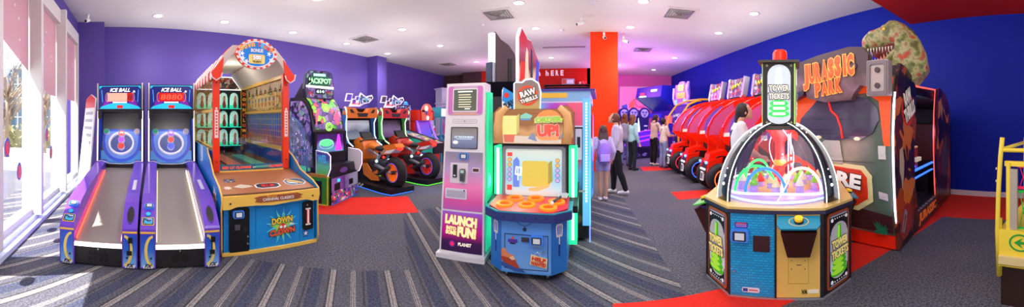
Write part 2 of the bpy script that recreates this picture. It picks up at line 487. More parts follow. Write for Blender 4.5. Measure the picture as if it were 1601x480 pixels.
# ---- outside the windows
b = B(mat('a8a49c', .9)); b.prism([(-34, 2), (-9.2, 2), (-8.7, -1.0), (20, -4.2), (20, -40), (-34, -40)], 'z', -.25, -.12); struct(b.build('pavement'), 'bright pavement outside')
def building(x0, x1, y0, h, col, label, at=None, rz=0):
    t = thing('office_building', label, 'building', at or ((x0+x1)/2, y0, -.12), rz)
    w = (x1-x0)/2
    b = B(mat(col, .8)); b.box(-w, w, -4, 0, 0, h); b.m(mat('8c98a4', .5)); b.box(-w-.1, w+.1, -4.1, .1, h, h+.3); b.build('wall', t)
    nx = int((x1-x0)/2.2)
    for k in range(2 if h < 8 else 3):
        for i in range(nx):
            u = -w+1.1+i*2.2
            q = B(mat('3c5468', .2)); q.box(u-.6, u+.6, 0, .05, 1.0+k*3, 2.6+k*3); q.m(WHITE); q.box(u-.03, u+.03, .05, .08, 1.0+k*3, 2.6+k*3); q.box(u-.6, u+.6, .05, .08, 1.78+k*3, 1.82+k*3)
            q.build('window', t)
building(-34, -16, -17, 6.2, '50647c', 'blue grey two storey office building beyond the shop windows', (-27, -9.5, -.12), R(-90))
building(-15, 4, -19, 9.4, '70808c', 'pale grey taller office building across the street')
def tree(x, y, h, label, seed):
    r = random.Random(seed)
    t = thing('street_tree', label, 'tree', (x, y, -.12), 0, 'bare street trees outside')
    b = B(mat('8a7868', .9))
    b.tube([(0, 0, 0), (.06, .02, h*.3), (0, .05, h*.55)], [.13, .1, .07], 8)
    for k in range(26):
        a = r.random()*6.28; z0 = h*(.25+.3*r.random()); l = h*(.25+.3*r.random())
        p1 = Vector((cos(a)*l*.45, sin(a)*l*.45, z0+l*.5)); p2 = p1+Vector((cos(a+.5)*l*.25, sin(a+.5)*l*.25, l*.3))
        b.tube([(0, .03, z0), p1, p2], [.045, .025, .008], 5)
        for q in range(3):
            a2 = a+r.uniform(-1, 1); p3 = p1+Vector((cos(a2)*.4, sin(a2)*.4, r.uniform(0, .5)))
            b.tube([p1, p3], [.012, .004], 4)
    b.build('trunk', t)
    f = B(mat('b8b48c', .8))
    for k in range(160):
        a = r.random()*6.28; rr = h*.35*r.random()**.5; z = h*(.45+.5*r.random())
        c = Vector((cos(a)*rr, sin(a)*rr, z)); s = .07
        f._f([f._v(c+Vector((r.uniform(-s, s), r.uniform(-s, s), r.uniform(-s, s)))) for _ in range(3)])
    f.build('foliage', t)
tree(-12.5, -4.3, 5.0, 'bare young street tree with thin branches outside the windows', 1)
tree(-14.5, -3.1, 4.6, 'bare young street tree with thin branches outside the windows', 2)
tree(-18.0, -6.0, 5.4, 'bare young street tree with thin branches outside the windows', 3)
r = random.Random(5)
h = B(mat('a49c6c', .9))
for k in range(1500):
    x = -17+r.uniform(-.5, .5); y = -14+13*r.random(); z = r.random()*1.15
    c = Vector((x, y, z)); s = .16
    h._f([h._v(c+Vector((r.uniform(-s, s), r.uniform(-s, s), r.uniform(-s, s)))) for _ in range(3)])
h.m(mat('6c6a48', .9)); h.box(-17.3, -16.7, -14, -1, -.12, .85)
o = h.build('hedge'); tag(o, 'straw coloured hedge running along the street outside', 'hedge')

# ---- ceiling lights
LAMP = glow('fff6ee', 7)
proto = None
for (x, y) in [(-7.38, 1.18), (-7.38, 2.9), (-5.02, 7.0), (-7.35, 7.12), (-7.32, 9.25), (-5.04, 9.25), (-5.02, 12.55), (-1.6, 6.44), (-1.6, 8.35), (-1.75, 12.45),
               (.98, 8.35), (1.04, 6.48), (3.62, 6.36), (3.52, 8.25), (3.24, 12.2), (3.0, 15.4), (-7.38, -.4 + .9 - 1.0 + 5.5), (-5.0, 1.2), (-5.0, 4.0), (-1.6, 1.0), (-1.6, 3.6), (1.04, 3.6), (1.04, 1.0), (3.4, 4.2)]:
    vis = not (y < 4.3 and x > -6) and (x, y) != (-7.38, 5.0)
    if proto is None:
        t = thing('downlight', 'x', 'ceiling light', (x, y, CEIL), 0, 'round recessed ceiling lights')
        q = B(WHITE); q.lathe([(.1, 0), (.125, -.002), (.13, -.012), (.105, -.014), (.1, 0)], n=28); q.build('trim_ring', t)
        q = B(LAMP); q.lathe([(0.0005, -.006), (.1, -.006)], n=28); q.build('diffuser', t)
        proto = t; o = t
    else:
        o = copy_tree(proto); o.location = (x, y, CEIL)
    o['label'] = 'round white recessed light flush in the pale ceiling'
    ld = bpy.data.lights.new('downlight_beam', 'SPOT'); ld.energy = 60; ld.spot_size = R(150); ld.spot_blend = .9; ld.color = (1, .95, .92); ld.shadow_soft_size = .1
    lo = bpy.data.objects.new('downlight_beam', ld); COL.objects.link(lo); lo.location = (0, 0, -.03); lo.parent = o
    ld = bpy.data.lights.new('ceiling_fill', 'POINT'); ld.energy = 24; ld.color = (1, .95, .93); ld.shadow_soft_size = .3
    lo = bpy.data.objects.new('ceiling_fill', ld); COL.objects.link(lo); lo.location = (0, 0, -1.1); lo.parent = o  # added fill hanging below each downlight, no fixture there, to brighten the ceiling

# ---- air diffusers
vp = None
def vent_build(t):
    q = B(mat('d8d0d0', .5))
    q.frame(rrect(-.38, .38, -.38, .38, .005, 1), rrect(-.31, .31, -.31, .31, .005, 1), 'z', -.02, 0); q.build('frame', t)
    q = B(mat('8c8684', .6))
    for k in range(5):
        a = .30-k*.055
        o_ = [(-a, -a), (a, -a), (a, a), (-a, a)]; i_ = [(-a+.035, -a+.035), (a-.035, -a+.035), (a-.035, a-.035), (-a+.035, a-.035)]
        V0 = [q._v((x, y, -.025-.012*k)) for x, y in o_]; V1 = [q._v((x, y, -.005-.008*k)) for x, y in i_]
        for i in range(4): q._f([V0[i], V0[(i+1) % 4], V1[(i+1) % 4], V1[i]])
    q.build('louvre', t, solid=.004)
for (x, y) in [(-6.5, 7.12), (-2.25, 7.03), (1.98, 7.03), (1.73, 10.95), (-6.4, 12.5), (-3.2, 13.2)]:
    if vp is None:
        vp = thing('air_diffuser', 'square white ceiling air diffuser with nested louvres', 'air vent', (x, y, CEIL), 0, 'square ceiling air diffusers'); vent_build(vp)
    else:
        o = copy_tree(vp); o.location = (x, y, CEIL)
# smoke detectors, cameras, small ceiling fittings
for (x, y, lab) in [(-1.0+.97, 6.6, 'round white smoke detector on the ceiling above the aisle'), (-2.9, 7.6, 'flat white detector in the ceiling near the square vent'), (-.9, 8.6, 'flat round detector beside the middle ceiling light')]:
    q = B(mat('d8d4d8', .5)); q.lathe([(.0005, -.05), (.05, -.05), (.07, -.02), (.075, 0)], n=20); o = q.build('smoke_detector'); o.location = (x, y, CEIL); tag(o, lab, 'smoke detector')
def camera_fit(x, y, z, rz, lab):
    t = thing('ceiling_camera', lab, 'security camera', (x, y, z), rz)
    q = B(WHITE); q.cyl((0, 0, 0), (0, 0, -.08), .035, .03); q.tube([(0, 0, -.07), (0, -.05, -.12)], .02); q.build('bracket', t)
    q = B(WHITE); q.tube([(0, .06, -.11), (0, -.02, -.14), (0, -.14, -.19)], [.04, .045, .04], 12); q.build('body', t)
    q = B(BLACK); q.cyl((0, -.14, -.19), (0, -.145, -.192), .032); q.build('lens', t)
camera_fit(-7.4, -.5, CEIL, R(70), 'white security camera under the ceiling by the purple corner pier')
camera_fit(.28, 8.75, CEIL-.05, R(10), 'white security camera at the top of the orange column front')
camera_fit(.85, 8.9, CEIL-.1, R(60), 'white security camera hanging right of the orange column')
camera_fit(-.3, 7.6, CEIL, R(-60), 'white security camera on the ceiling left of the orange column')
# recessed slot in the ceiling
q = B(mat('8c8084', .8)); q.box(-1.8, -.3, 10.6, 10.75, CEIL-.012, CEIL); struct(q.build('trim_3'), 'grey linear slot in the ceiling')

# ---------------------------------------------------------------- camera, light, world
cd = bpy.data.cameras.new('camera'); co = bpy.data.objects.new('camera', cd); COL.objects.link(co)
co.location = (0, 0, 1.5); co.rotation_euler = (R(90), 0, .26605)
cd.type = 'PANO'; cd.panorama_type = 'CENTRAL_CYLINDRICAL'
cd.central_cylindrical_range_u_min = -800.5/483; cd.central_cylindrical_range_u_max = 800.5/483
cd.central_cylindrical_range_v_min = -294/483; cd.central_cylindrical_range_v_max = 186/483
cd.central_cylindrical_radius = 1
cd.clip_start = .02
SC.camera = co
sun = bpy.data.lights.new('sun', 'SUN'); sun.energy = 18; sun.angle = R(.6); sun.color = (1, .96, .9)
so = bpy.data.objects.new('sun', sun); COL.objects.link(so)
d = Vector((-.27*cos(R(61)), .96*cos(R(61)), -sin(R(61))))
so.rotation_euler = d.to_track_quat('-Z', 'Y').to_euler()
w = bpy.data.worlds.new('world'); SC.world = w; w.use_nodes = True
bg = w.node_tree.nodes['Background']; bg.inputs[0].default_value = (.86, .92, 1, 1); bg.inputs[1].default_value = 3.0
SC.view_settings.view_transform = 'Standard'; SC.view_settings.look = 'None'; SC.view_settings.gamma = 1
SC.view_settings.exposure = 0.0
try: SC.view_settings.use_curve_mapping = False
except Exception: pass
SC.cycles.max_bounces = 8; SC.cycles.transparent_max_bounces = 16
SC.cycles.sample_clamp_indirect = 6; SC.cycles.caustics_reflective = False; SC.cycles.caustics_refractive = False
SC.cycles.use_denoising = True
def lamp(x, y, z, e, col, s=.15, name='neon_glow'):
    l = bpy.data.lights.new(name, 'POINT'); l.energy = e; l.color = col; l.shadow_soft_size = s
    o = bpy.data.objects.new(name, l); COL.objects.link(o); o.location = (x, y, z)
# ================================================================ ALLEY ROLLERS
def alley(L, Rr, label, strip_l, strip_r, digits, seed):
    loc, rz = pair(L, Rr)
    t = thing('alley_roller', label, 'arcade machine', loc, rz, 'alley rollers side by side')
    PU = mat('6a3cc4', .3, coat=.3); side = mat('2a62e0', .35)
    # side rails with their steep console fronts
    for sx in (-1, 1):
        x0, x1 = (-.40, -.245) if sx < 0 else (.245, .40)
        q = B(PU)
        q.prism([(0, .015), (0, .40), (.02, .42), (.32, .585), (.55, .63), (2.2, .80), (2.3, .80), (2.3, .015)], 'x', x0, x1)
        r = q.build('side_rail', t)
        M = plane((x0, -.001, 0))
        q = B(blend(['8ec8f0', '2c6cd8', '2f3fc0'], 'z', 0, .4), M); q.rect(.012, .143, .03, .35)
        q.m(YEL); q.rect(.004, .151, .362, .38, 0, .005)
        c = .075 if sx < 0 else .02
        q.m(mat('f4d468', .4)); a0, a1 = (R(90), R(270)) if sx < 0 else (R(-90), R(90))
        q.frame(arc(.078+(.05 if sx < 0 else -.055), .19, .085, a0, a1, 14, .155), arc(.078+(.05 if sx < 0 else -.055), .19, .055, a0, a1, 14, .13), 'z', .004, .007)
        q.m(WHITE); q.prism([(.03, .02), (.125, .02), (.135, .05), (.04, .05)], 'z', .004, .006)
        q.build('front_art', r)
        text('FX', mat('20184a', .4), r, M, .085, .045, .036, .08, bold=.03, shear=.3, w0=.008)
        q = B(BLACK, M)
        if sx > 0:
            q.box(.06, .105, .27, .32, .004, .02); q.box(.07, .08, .19, .27, .004, .008); q.box(.05, .1, .15, .19, .004, .02)
        q.disc(.11 if sx < 0 else .05, .12, .009, .004, .012); q.build('coin_door', r)
        # console slope
        Mc = plane((x0, .02, .42), (1, 0, 0), (0, .30, .165))
        if sx < 0:
            q = B(YEL, Mc); q.poly(rrect(.015, .14, .02, .125, .012), .001, .005); q.m(DARK); q.poly(rrect(.022, .133, .027, .118, .01), .005, .007)
            q.m(art(['2c4ca0', '6c8ce0', 'c8c0e0', '1a1440', '38b0d8'], 40)); q.poly(rrect(.03, .125, .035, .11, .01), .007, .009)
            q.build('instruction_plate', r)
            q = B(mat('28a8d8', .3, 0, .3), Mc); q.disc(.078, .165, .024, 0, .015); q.m(mat('1a6cb0', .4)); q.ring(.078, .165, .024, .032, 0, .008); q.build('start_button', r)
            card_reader(r, Mc, .085, .27, .95)
        else:
            q = B(BLACK, Mc); q.poly(rrect(.045, .11, .05, .26, .032, 6), .001, .003); q.m(mat('40248c', .5)); q.ring(.078, .155, .034, .04, .001, .006, k=3.1)
            q.build('ball_trough', r)
            Mt = plane((x0, .55, .63), (1, 0, 0), (0, 1.65, .17))
            q = B(mat('d4cce8', .4), Mt); q.rect(.055, .1, .12, .5, .001, .004); q.build('sticker', r)
    # lane
    q = B(mat('8e857e', .35)); q.prism([(.03, .225), (.03, .245), (2.2, .70), (2.2, .66)], 'x', -.245, .245); q.build('lane', t)
    q = B(mat('1b1b1b', .5)); q.box(-.245, .245, .025, .05, .02, .2)
    q.m(mat('060606', .8))
    Mf = plane((0, .024, .105))
    q.M = Mf
    if seed == 1:
        for cx in (-.055, .055):
            for r_ in (.018, .03, .042, .054):
                for a in (0, pi/2, pi, 3*pi/2):
                    o_ = arc(cx, 0, r_, a+.2, a+1.37, 6); i_ = arc(cx, 0, r_-.006, a+.2, a+1.37, 6)
                    q.prism(o_+i_[::-1], 'z', 0, .002)
    else:
        q.disc(-.05, 0, .04); q.disc(.05, 0, .04)
    q.m(CHROME); q.disc(0, .075, .008, 0, .008)
    q.build('front_panel', t)
    q = B(glow('fff0e8', 1.8)); q.box(-.245, .245, .0, .03, .205, .238); q.build('light_bar', t)
    for sx, c, s_ in ((-1, strip_l, 2.6), (1, strip_r, 2.2)):
        q = B(glow(c, s_)); x = sx*.236
        th = .014 if (c in ('ff5038', 'fff0c0')) else .005
        q.prism([(.04, .262), (.04, .285), (1.9, .672), (1.9, .65)], 'x', min(x, x-sx*th), max(x, x-sx*th)); q.build('light_strip', t)
    # back box sides
    for sx in (-1, 1):
        q = B(BLACK); x = sx*.375
        q.prism([(2.18, .55), (2.05, .80), (2.12, 1.66), (2.08, 2.08), (2.62, 2.08), (2.75, .015), (2.3, .015)], 'x', min(x, x+sx*.02), max(x, x+sx*.02))
        q.m(mat('1f48e0', .3)); q.prism([(2.22, .76), (2.22, 1.64), (2.58, 1.64), (2.32, .76)], 'x', min(x, x-sx*.003), max(x, x-sx*.003))
        q.build('side_panel', t)
        q = B(glow('ffd8cc' if sx*1 < 0 and seed == 1 else 'fff4f0', 2)); q.tube([(x, 2.03, .80), (x, 2.1, 1.64)], .011, 6); q.build('edge_light', t)
        q = B(mat('d8d0cc', .4)); q.tube([(x, 2.1, 1.66), (x, 2.06, 2.10)], .012, 6); q.build('edge_trim', t)
    # net screen surround above target board
    q = B(BLACK); q.box(-.375, .375, 2.1, 2.6, 1.62, 1.66); q.box(-.375, -.31, 2.08, 2.12, 1.5, 1.64); q.box(.31, .375, 2.08, 2.12, 1.5, 1.64); q.box(-.375, .375, 2.6, 2.72, .0, 1.64); q.build('housing', t)
    # target board, leaning back; emission in its blues imitates UV light
    T = plane((0, 2.24, .76), (1, 0, 0), (0, .34, .80)); H = .87
    q = B(mat('6a665e', .6), T); q.rect(-.36, .36, 0, H+.12, -.02, 0)
    q.m(mat('5aa8e8', .35, 0, .12)); q.rect(-.36, .36, .0, .2, 0, .003)
    U = [(-.36, .02), (.36, .02), (.34, .5)]+[(.345, .62), (.30, .62)]+arc(0, .36, .30, 0, 0, 1)[:0]
    q.m(mat('3c62e0', .35, 0, .18)); q.prism([(-.345, .6), (-.345, .36)]+arc(0, .34, .345, pi, 2*pi, 16)+[(.345, .6)], 'z', .003, .007)
    q.m(mat('7ca4f0', .35, 0, .18)); q.prism([(-.30, .56), (-.30, .36)]+arc(0, .34, .29, pi, 2*pi, 16)+[(.30, .56)], 'z', .007, .010)
    q.build('target_board', t)
    q = B(mat('f0ecf8', .4, 0, .3), T); q.ring(0, .32, .195, .225, .01, .09, n=36, k=.92); q.build('ring_wall', t)
    q = B(mat('4a5c98', .4, 0, .15), T); q.disc(0, .32, .2, .010, .014, rv=.185); q.m(mat('4a60c0', .4)); q.disc(0, .25, .1, .014, .018); q.build('ring_floor', t)  # ring floor emission imitates UV light as well
    cups = [(0, .26, .062, 'e05038' if seed == 1 else '5c70e8'), (0, .375, .058, 'c860e8' if seed == 1 else 'e05038'), (0, .49, .058, 'e05038' if seed == 1 else 'a040e8'), (-.27, .53, .05, '10a068'), (.27, .53, .05, 'c0a89c' if seed == 1 else 'a8a0a0')]
    for (u, v, r_, c) in cups:
        q = B(mat('e8e0f8', .4, 0, .12), T); q.ring(u, v, r_-.008, r_, .01, .10, n=20); q.m(mat(c, .4, 0, .45, c)); q.ring(u, v, r_-.02, r_-.004, .10, .106, n=20); q.disc(u, v, r_-.008, .012, .05)
        q.build('scoring_cup', t)
    q = B(mat('5aa8e8', .35)); q.box(-.36, .36, 2.15, 2.26, .70, .76); q.m(DARK); q.box(-.24, .24, 2.1, 2.16, .66, .74)
    q.m(mat('d8dce8', .3)); q.tube([(-.37, 2.06, .79), (-.3, 2.06, .80), (-.17, 2.06, .755), (0, 2.06, .75), (.17, 2.06, .755), (.3, 2.06, .80), (.37, 2.06, .79)], .007, 6)
    q.build('ball_ramp', t)
    q = B(glass('ffffff', .02, 0, .5), T); q.rect(-.36, .36, .1, H, .13, .133); q.build('clear_guard', t)
    # marquee
    q = B(BLACK); q.box(-.36, .36, 2.09, 2.5, 1.66, 2.07); hd = q.build('marquee', t)
    Mq = plane((0, 2.088, 1.66)); 
    q = B(mat('141858', .3, 0, .5, '1b2090'), Mq); q.rect(-.355, .355, .005, .40)
    q.m(mat('20b4d0', .3, 0, .8)); q.prism([(-.35, .34), (-.3, .385), (.3, .385), (.35, .34), (.35, .395), (-.35, .395)], 'z', .004, .006)
    q.prism([(-.35, .01), (.35, .01), (.3, .06), (.12, .105), (-.12, .105), (-.3, .06)], 'z', .004, .006)
    q.m(mat('7018a0', .3, 0, .7)); q.prism([(-.3, .05), (-.14, .11), (-.2, .3), (-.24, .2)], 'z', .005, .007); q.prism([(.3, .05), (.14, .11), (.2, .3), (.24, .2)], 'z', .005, .007)
    q.m(mat('3c90f0', .3, 0, 1.2)); q.prism([(-.3, .12), (-.29, .12), (-.305, .33), (-.315, .33)], 'z', .006, .008); q.prism([(.3, .12), (.29, .12), (.305, .33), (.315, .33)], 'z', .006, .008)
    q.m(mat('f8a890' if seed == 1 else 'c01c14', .2, 0, .75 if seed == 1 else .8)); q.rect(-.21, .21, .135, .275, .007, .01)
    if seed == 1: q.m(mat('c01c14', .2, 0, .8)); q.rect(.12, .21, .135, .275, .01, .011)
    q.m(YEL)
    for sx in (-1, 1):
        o_ = arc(sx*.2, .205, .045, R(90) if sx < 0 else R(-90), R(270) if sx < 0 else R(90), 8, .085); i_ = arc(sx*.2, .205, .035, R(90) if sx < 0 else R(-90), R(270) if sx < 0 else R(90), 8, .072)
        q.prism(o_+i_[::-1], 'z', .008, .012)
    q.m(mat('e02018', .3, 0, .8)); q.rect(-.05, .05, .02, .07, .007, .01)
    q.build('marquee_art', hd)
    WL = mat('f4f6ff', .4, 0, 1.3)
    text('ICE BALL', WL, hd, Mq, 0, .325, .062, .34, bold=.02, shear=.35, w0=.01, outline=mat('101430', .4), ol=.02)
    text('fx', WL, hd, Mq, .24, .30, .035, bold=.02, shear=.3, w0=.01)
    q = B(WL, Mq)
    for k in range(9): q.rect(-.12+k*.027, -.10+k*.027, .108, .128, .01, .012)
    q.build('caption_bar', hd)
    text(digits, mat('ff5038' if seed > 1 else '8c1410', .4, 0, 1.4 if seed > 1 else .2), hd, Mq, .165 if seed == 1 else 0, .205, .09, .08 if seed == 1 else .36, bold=.01, shear=.1, w0=.012)
    ld = bpy.data.lights.new('marquee_light', 'POINT'); ld.energy = 2.5; ld.shadow_soft_size = .08; ld.color = (.9, .95, 1)
    lo = bpy.data.objects.new('marquee_light', ld); COL.objects.link(lo); lo.parent = t; lo.location = (0, 2.12, 1.5)
    return t
alley((-3.17, -.511), (-3.055, .285), 'purple ball rolling alley nearest the window, red glow along its lane', 'ff5038', 'f8b0b0', '8', 1)
alley((-3.05, .315), (-2.925, 1.09), 'purple ball rolling alley beside the clown game, warm white strip along its lane', 'e8d0a0', 'fff0c0', '8880', 2)

# ================================================================ CLOWN THROWING GAME
def clown_game():
    loc, rz = pair((-3.133, 1.199), (-2.953, 2.35))
    t = thing('clown_throwing_game', 'blue and yellow carnival booth game with red striped awning and shelves of clown targets', 'arcade machine', loc, rz)
    W = .58; BL = mat('1c90dc', .3, coat=.3); YE = mat('f4c658', .35)
    # cabinet
    q = B(BL); q.box(-W+.02, W-.02, .02, 3.08, .03, .60); cab = q.build('cabinet', t)
    q = B(YE); q.prism([(-W, .0), (W, .0), (W, .035), (-W, .035)], 'y', -.005, .03); q.build('kick_strip', t)
    prof = [(0, .02), (-.02, .1), (-.01, .5), (-.045, .60), (-.03, .67), (.03, .70), (.12, .74), (.45, .82), (.68, .97), (.82, 1.02), (.9, 1.1), (3.1, 1.1), (3.1, .02)]
    for sx in (-1, 1):
        x = sx*W
        q = B(BL); q.prism(prof, 'x', min(x, x+sx*.02), max(x, x+sx*.02)); s_ = q.build('side_panel', t)
        q = B(YE); q.tube([(x+sx*.01, y, z) for y, z in prof[:11]], .011, 6); q.build('edge_trim', s_)
        # star burst and fish-like squiggle printed on the outside
        Ms = plane((x+sx*.021, .12, .35), (0, -sx, 0) if sx > 0 else (0, -1, 0), (0, 0, 1)) if sx < 0 else plane((x+sx*.021, .12, .35), (0, 1, 0), (0, 0, 1))
        q = B(mat('f0f4f8', .4), Ms); q.prism(star(-.2 if sx < 0 else .2, .22, .06, .14, 9), 'z', 0, .002); q.m(mat('f06428', .4)); q.disc(-.2 if sx < 0 else .2, .22, .05, .002, .004)
        q.m(mat('f4c658', .4)); q.disc(-.19 if sx < 0 else .19, .2, .025, .004, .006)
        q.build('side_art', s_)
    # rail below the play table
    M = plane((0, -.012, 0))
    rail = [(-W, .52), (-.5, .52), (-.42, .545), (-.2, .545), (0, .53), (.2, .545), (.42, .55), (.5, .525), (W, .525), (W, .66), (-W, .66)]
    q = B(YE, M); q.prism(rail, 'z', 0, .035); rl = q.build('front_rail', t)
    q = B(mat('9c5430', .5), M); q.prism([(-.22, .585), (-.16, .572), (.3, .572), (.36, .585), (.33, .60), (.37, .615), (.3, .645), (-.16, .645), (-.23, .63), (-.2, .61)], 'z', .035, .04); q.m(BLACK); q.disc(-.5, .585, .01, .035, .045); q.disc(.5, .585, .01, .035, .045); q.build('name_plaque', rl)
    text("Down's", mat('ffb040', .4), rl, M, -.02, .634, .02, .12, bold=.02, w0=.042)
    text('CARNIVAL CLASSICS', mat('f4f0e8', .4), rl, M, .06, .603, .032, .38, bold=.02, w0=.042)
    # play table
    T = plane((0, .0, .665), (1, 0, 0), (0, .76, .13))
    q = B(mat('b07048', .45), T); q.rect(-W+.01, W-.01, 0, .78, -.02, 0); q.m(mat('40281c', .5)); q.rect(-W+.01, W-.01, 0, .02, 0, .004); tb = q.build('play_table', t)
    q = B(WHITE, T); q.poly([(-.14+.0, .16), (-.08, .12), (.12, .12), (.18, .16), (.18, .24), (.12, .28), (-.08, .28), (-.14, .24)], .001, .004); q.m(mat('303848', .4)); q.poly([(-.12, .165), (-.07, .135), (.11, .135), (.16, .165), (.16, .235), (.11, .265), (-.07, .265), (-.12, .235)], .004, .006)
    q.m(mat('c0282c', .3, 0, .4)); q.rect(-.06, .1, .165, .235, .006, .008); q.build('score_display', tb)
    text('10', mat('2c0808', .4), tb, T, .02, .2, .05, bold=.01, w0=.009)
    q = B(mat('d8e4e8', .4), T)
    P = [(.26, .2), (.32, .14), (.48, .14), (.54, .2), (.54, .3), (.48, .36), (.32, .36), (.26, .3)]
    q.poly(P, .001, .004); q.m(mat('2a4a6c', .4)); q.poly([(.4+(u-.4)*.88, .25+(v-.25)*.88) for u, v in P], .004, .006); q.m(mat('f4c040', .4)); q.prism([(.3, .31), (.34, .33), (.5, .19), (.46, .17)], 'z', .006, .008); q.m(WHITE)
    for k in range(3): q.prism([(.29+.0*k, .27-.03*k), (.3, .28-.03*k), (.42, .18-.0*k), (.41, .17)], 'z', .0055, .0065)
    q.build('rule_sticker', tb)
    q = B(mat('e8dccc', .4), T); q.poly([(-.40, .22), (-.3, .17), (-.16, .2), (-.2, .25), (-.3, .29)], .001, .003); q.prism(star(-.47, .2, .03, .055, 8), 'z', .001, .003)
    q.m(art(['3c70b0', 'e8e0d0', '903028', '2c2c40'], 30)); q.rect(-.47, -.33, .38, .48, .001, .004); q.build('printed_faces', tb)
    # panel art: name in a burst
    Mb = plane((0, .018, 0))
    q = B(mat('1774c0', .4), Mb)
    for u in (-.19, .36): q.rect(u-.002, u+.002, .05, .50, 0, .003)
    q.rect(-.19, .36, .495, .499, 0, .003)
    q.m(mat('58d8f0', .4)); q.prism(star(.13, .26, .09, .21, 13), 'z', .002, .004)
    q.m(mat('a0e85c', .4)); q.prism(star(.13, .26, .07, .15, 11, .2), 'z', .004, .006)
    q.m(mat('2c6cc0', .4))
    for k in range(3): q.ring(.13, .44, .02+.03*k, .024+.03*k, .003, .005, k=1.2)
    q.m(mat('e8402c', .4)); q.disc(.14, .235, .055, .006, .01); q.m(WHITE); q.disc(.115, .25, .018, .01, .012); q.disc(.165, .25, .018, .01, .012)
    q.m(mat('1a3490', .4)); q.prism(star(.44, .12, .02, .055, 5, .3), 'z', .002, .004); q.m(WHITE); q.prism(star(.44, .125, .012, .035, 5, .3), 'z', .004, .005)
    q.build('front_art', cab)
    text('DOWN', mat('f8d040', .4), cab, Mb, .13, .33, .075, .26, bold=.05, w0=.014, rot=.05, outline=mat('20303c', .4))
    text('the', WHITE, cab, Mb, .25, .275, .03, bold=.03, w0=.014)
    text('CLOWN', mat('f06038', .4), cab, Mb, .13, .2, .07, .32, bold=.05, w0=.014, rot=.06, outline=mat('20303c', .4))
    # coin door and dispenser
    q = B(BLACK, Mb); q.poly(rrect(-.50, -.27, .03, .52, .03), 0, .02); q.m(DARK); q.box(-.35, -.3, .25, .3, .02, .03); q.m(CHROME); q.disc(-.29, .2, .01, .02, .03); q.disc(-.29, .12, .012, .02, .03); q.m(mat('505058', .4)); q.box(-.44, -.38, .28, .34, .02, .035)
    cdoor = q.build('coin_door', cab)
    card_reader(cdoor, Mb @ Matrix.Translation((0, 0, .02)), -.40, .455, 1.15)
    q = B(mat('5030a0', .4), Mb); q.rect(-.42, -.33, .54, .575, 0, .004); q.m(mat('e0d0ff', .4)); q.rect(-.41, -.34, .553, .562, .004, .005); q.build('label', cab)
    q = B(BLACK, Mb); q.poly(rrect(.395, .535, .17, .51, .03), 0, .02); q.m(RED); q.poly(rrect(.44, .485, .24, .42, .01), .02, .026); q.m(WHITE); q.rect(.452, .473, .25, .41, .026, .028); q.rect(.43, .495, .415, .43, .02, .028); q.rect(.43, .495, .23, .245, .02, .028); q.m(CHROME); q.disc(.45, .47, .01, .02, .03)
    q.build('ticket_dispenser', cab)
    # cage posts, boards, shelves
    y0, y1 = .76, 3.05
    RP = mat('f43a10', .35)
    zt = 2.14
    for sx in (-1, 1):
        x = sx*.50
        q = B(RP); q.box(x-.045, x+.045, y0-.03, y0+.03, .80, zt); p = q.build('corner_post', t)
        Mp = plane((x, y0-.031, 0)); q = B(mat('f0e4dc', .4), Mp); q.rect(-.025, .025, 1.25, 1.62); q.prism(star(0, 1.64, .01, .022, 5, pi/2), 'z', 0, .004); q.m(mat('d84838', .4))
        for k in range(8): q.rect(-.012, .012, 1.29+k*.04, 1.31+k*.04, .004, .006)
        q.m(BLACK); q.build('post_sticker', p)
        for zz in (1.98, .93): q = B(BLACK, Mp); q.disc(0, zz, .008, 0, .01); q.build('bolt', p)
        q = B(YE); q.box(x-.03, x+.03, y1-.03, y1+.03, .80, zt)
        q.box(x-.02, x+.02, y0+.03, y1-.03, zt-.05, zt); q.box(x-.02, x+.02, y0+.03, y1-.03, 1.60, 1.64); q.box(x-.02, x+.02, y0+.03, y1-.03, 1.04, 1.10); q.box(x-.02, x+.02, y0+.03, y0+.07, 1.1, zt)
        q.build('side_frame', t)
        q = B(mat('e8b860', .4, .3))
        n = 24
        for k in range(n+1):
            y = y0+.06+(y1-y0-.12)*k/n; q.box(x-.002, x+.002, y-.0025, y+.0025, 1.1, zt-.05)
        for k in range(11):
            z = 1.14+k*.09; q.box(x-.003, x+.001, y0+.05, y1-.03, z-.003, z+.003)
        q.build('wire_grid', t)
    # far side wall art (seen from inside)
    q = B(blend(['1c60c8', '3c58d8', 'd06040', '6040c8', '2878d8'], 'z', 1.05, 1.62, warp=.35)); q.box(.525, .535, y0, y1, .82, 1.62)
    q.m(art(['f0c860', 'e89040', '58a860', '3c80c8', 'f8e8b0', 'd05838', 'f4dc90'], 16)); q.box(.525, .535, y0, y1, 1.62, 1.95); q.m(mat('d8ccb8', .5)); q.box(.525, .535, y0, y1, 1.95, 2.08)
    q.m(mat('2c4038', .6))
    for k in range(11): 
        y = y0+.2+k*.23; h = [.09, .05, .12, .06, .1, .14, .05, .11, .07, .13, .06][k]
        q.prism([(y-.07, 1.93), (y+.07, 1.93), (y, 1.94+h)], 'x', .518, .525)
    wl = q.build('side_board', t)
    Mi = plane((.517, .93, 0), (0, 1, 0), (0, 0, 1)); Mi = plane((.517, 1.75, 0), (0, -1, 0), (0, 0, 1))
    q = B(mat('f4e4a0', .4), Mi); q.poly([(.75*cos(2*pi*i/24), 1.78+.12*sin(2*pi*i/24)*(1+.15*(i % 2))) for i in range(24)], .004, .008); q.build('painted_cloud', wl)
    for k in range(7):
        for v_, c_ in ((1.82, '3868b8'), (1.74, 'e06038')):
            q = B(mat(c_, .4), Mi); q.poly(star(-.55+k*.18, v_+.01*(k % 2), .02, .045, 5, k), .008, .014); q.build('painted_star', wl)
    q = B(mat('2878d0', .4)); q.box(-.535, -.525, y0, y1, .82, 1.06); q.build('side_board', t)
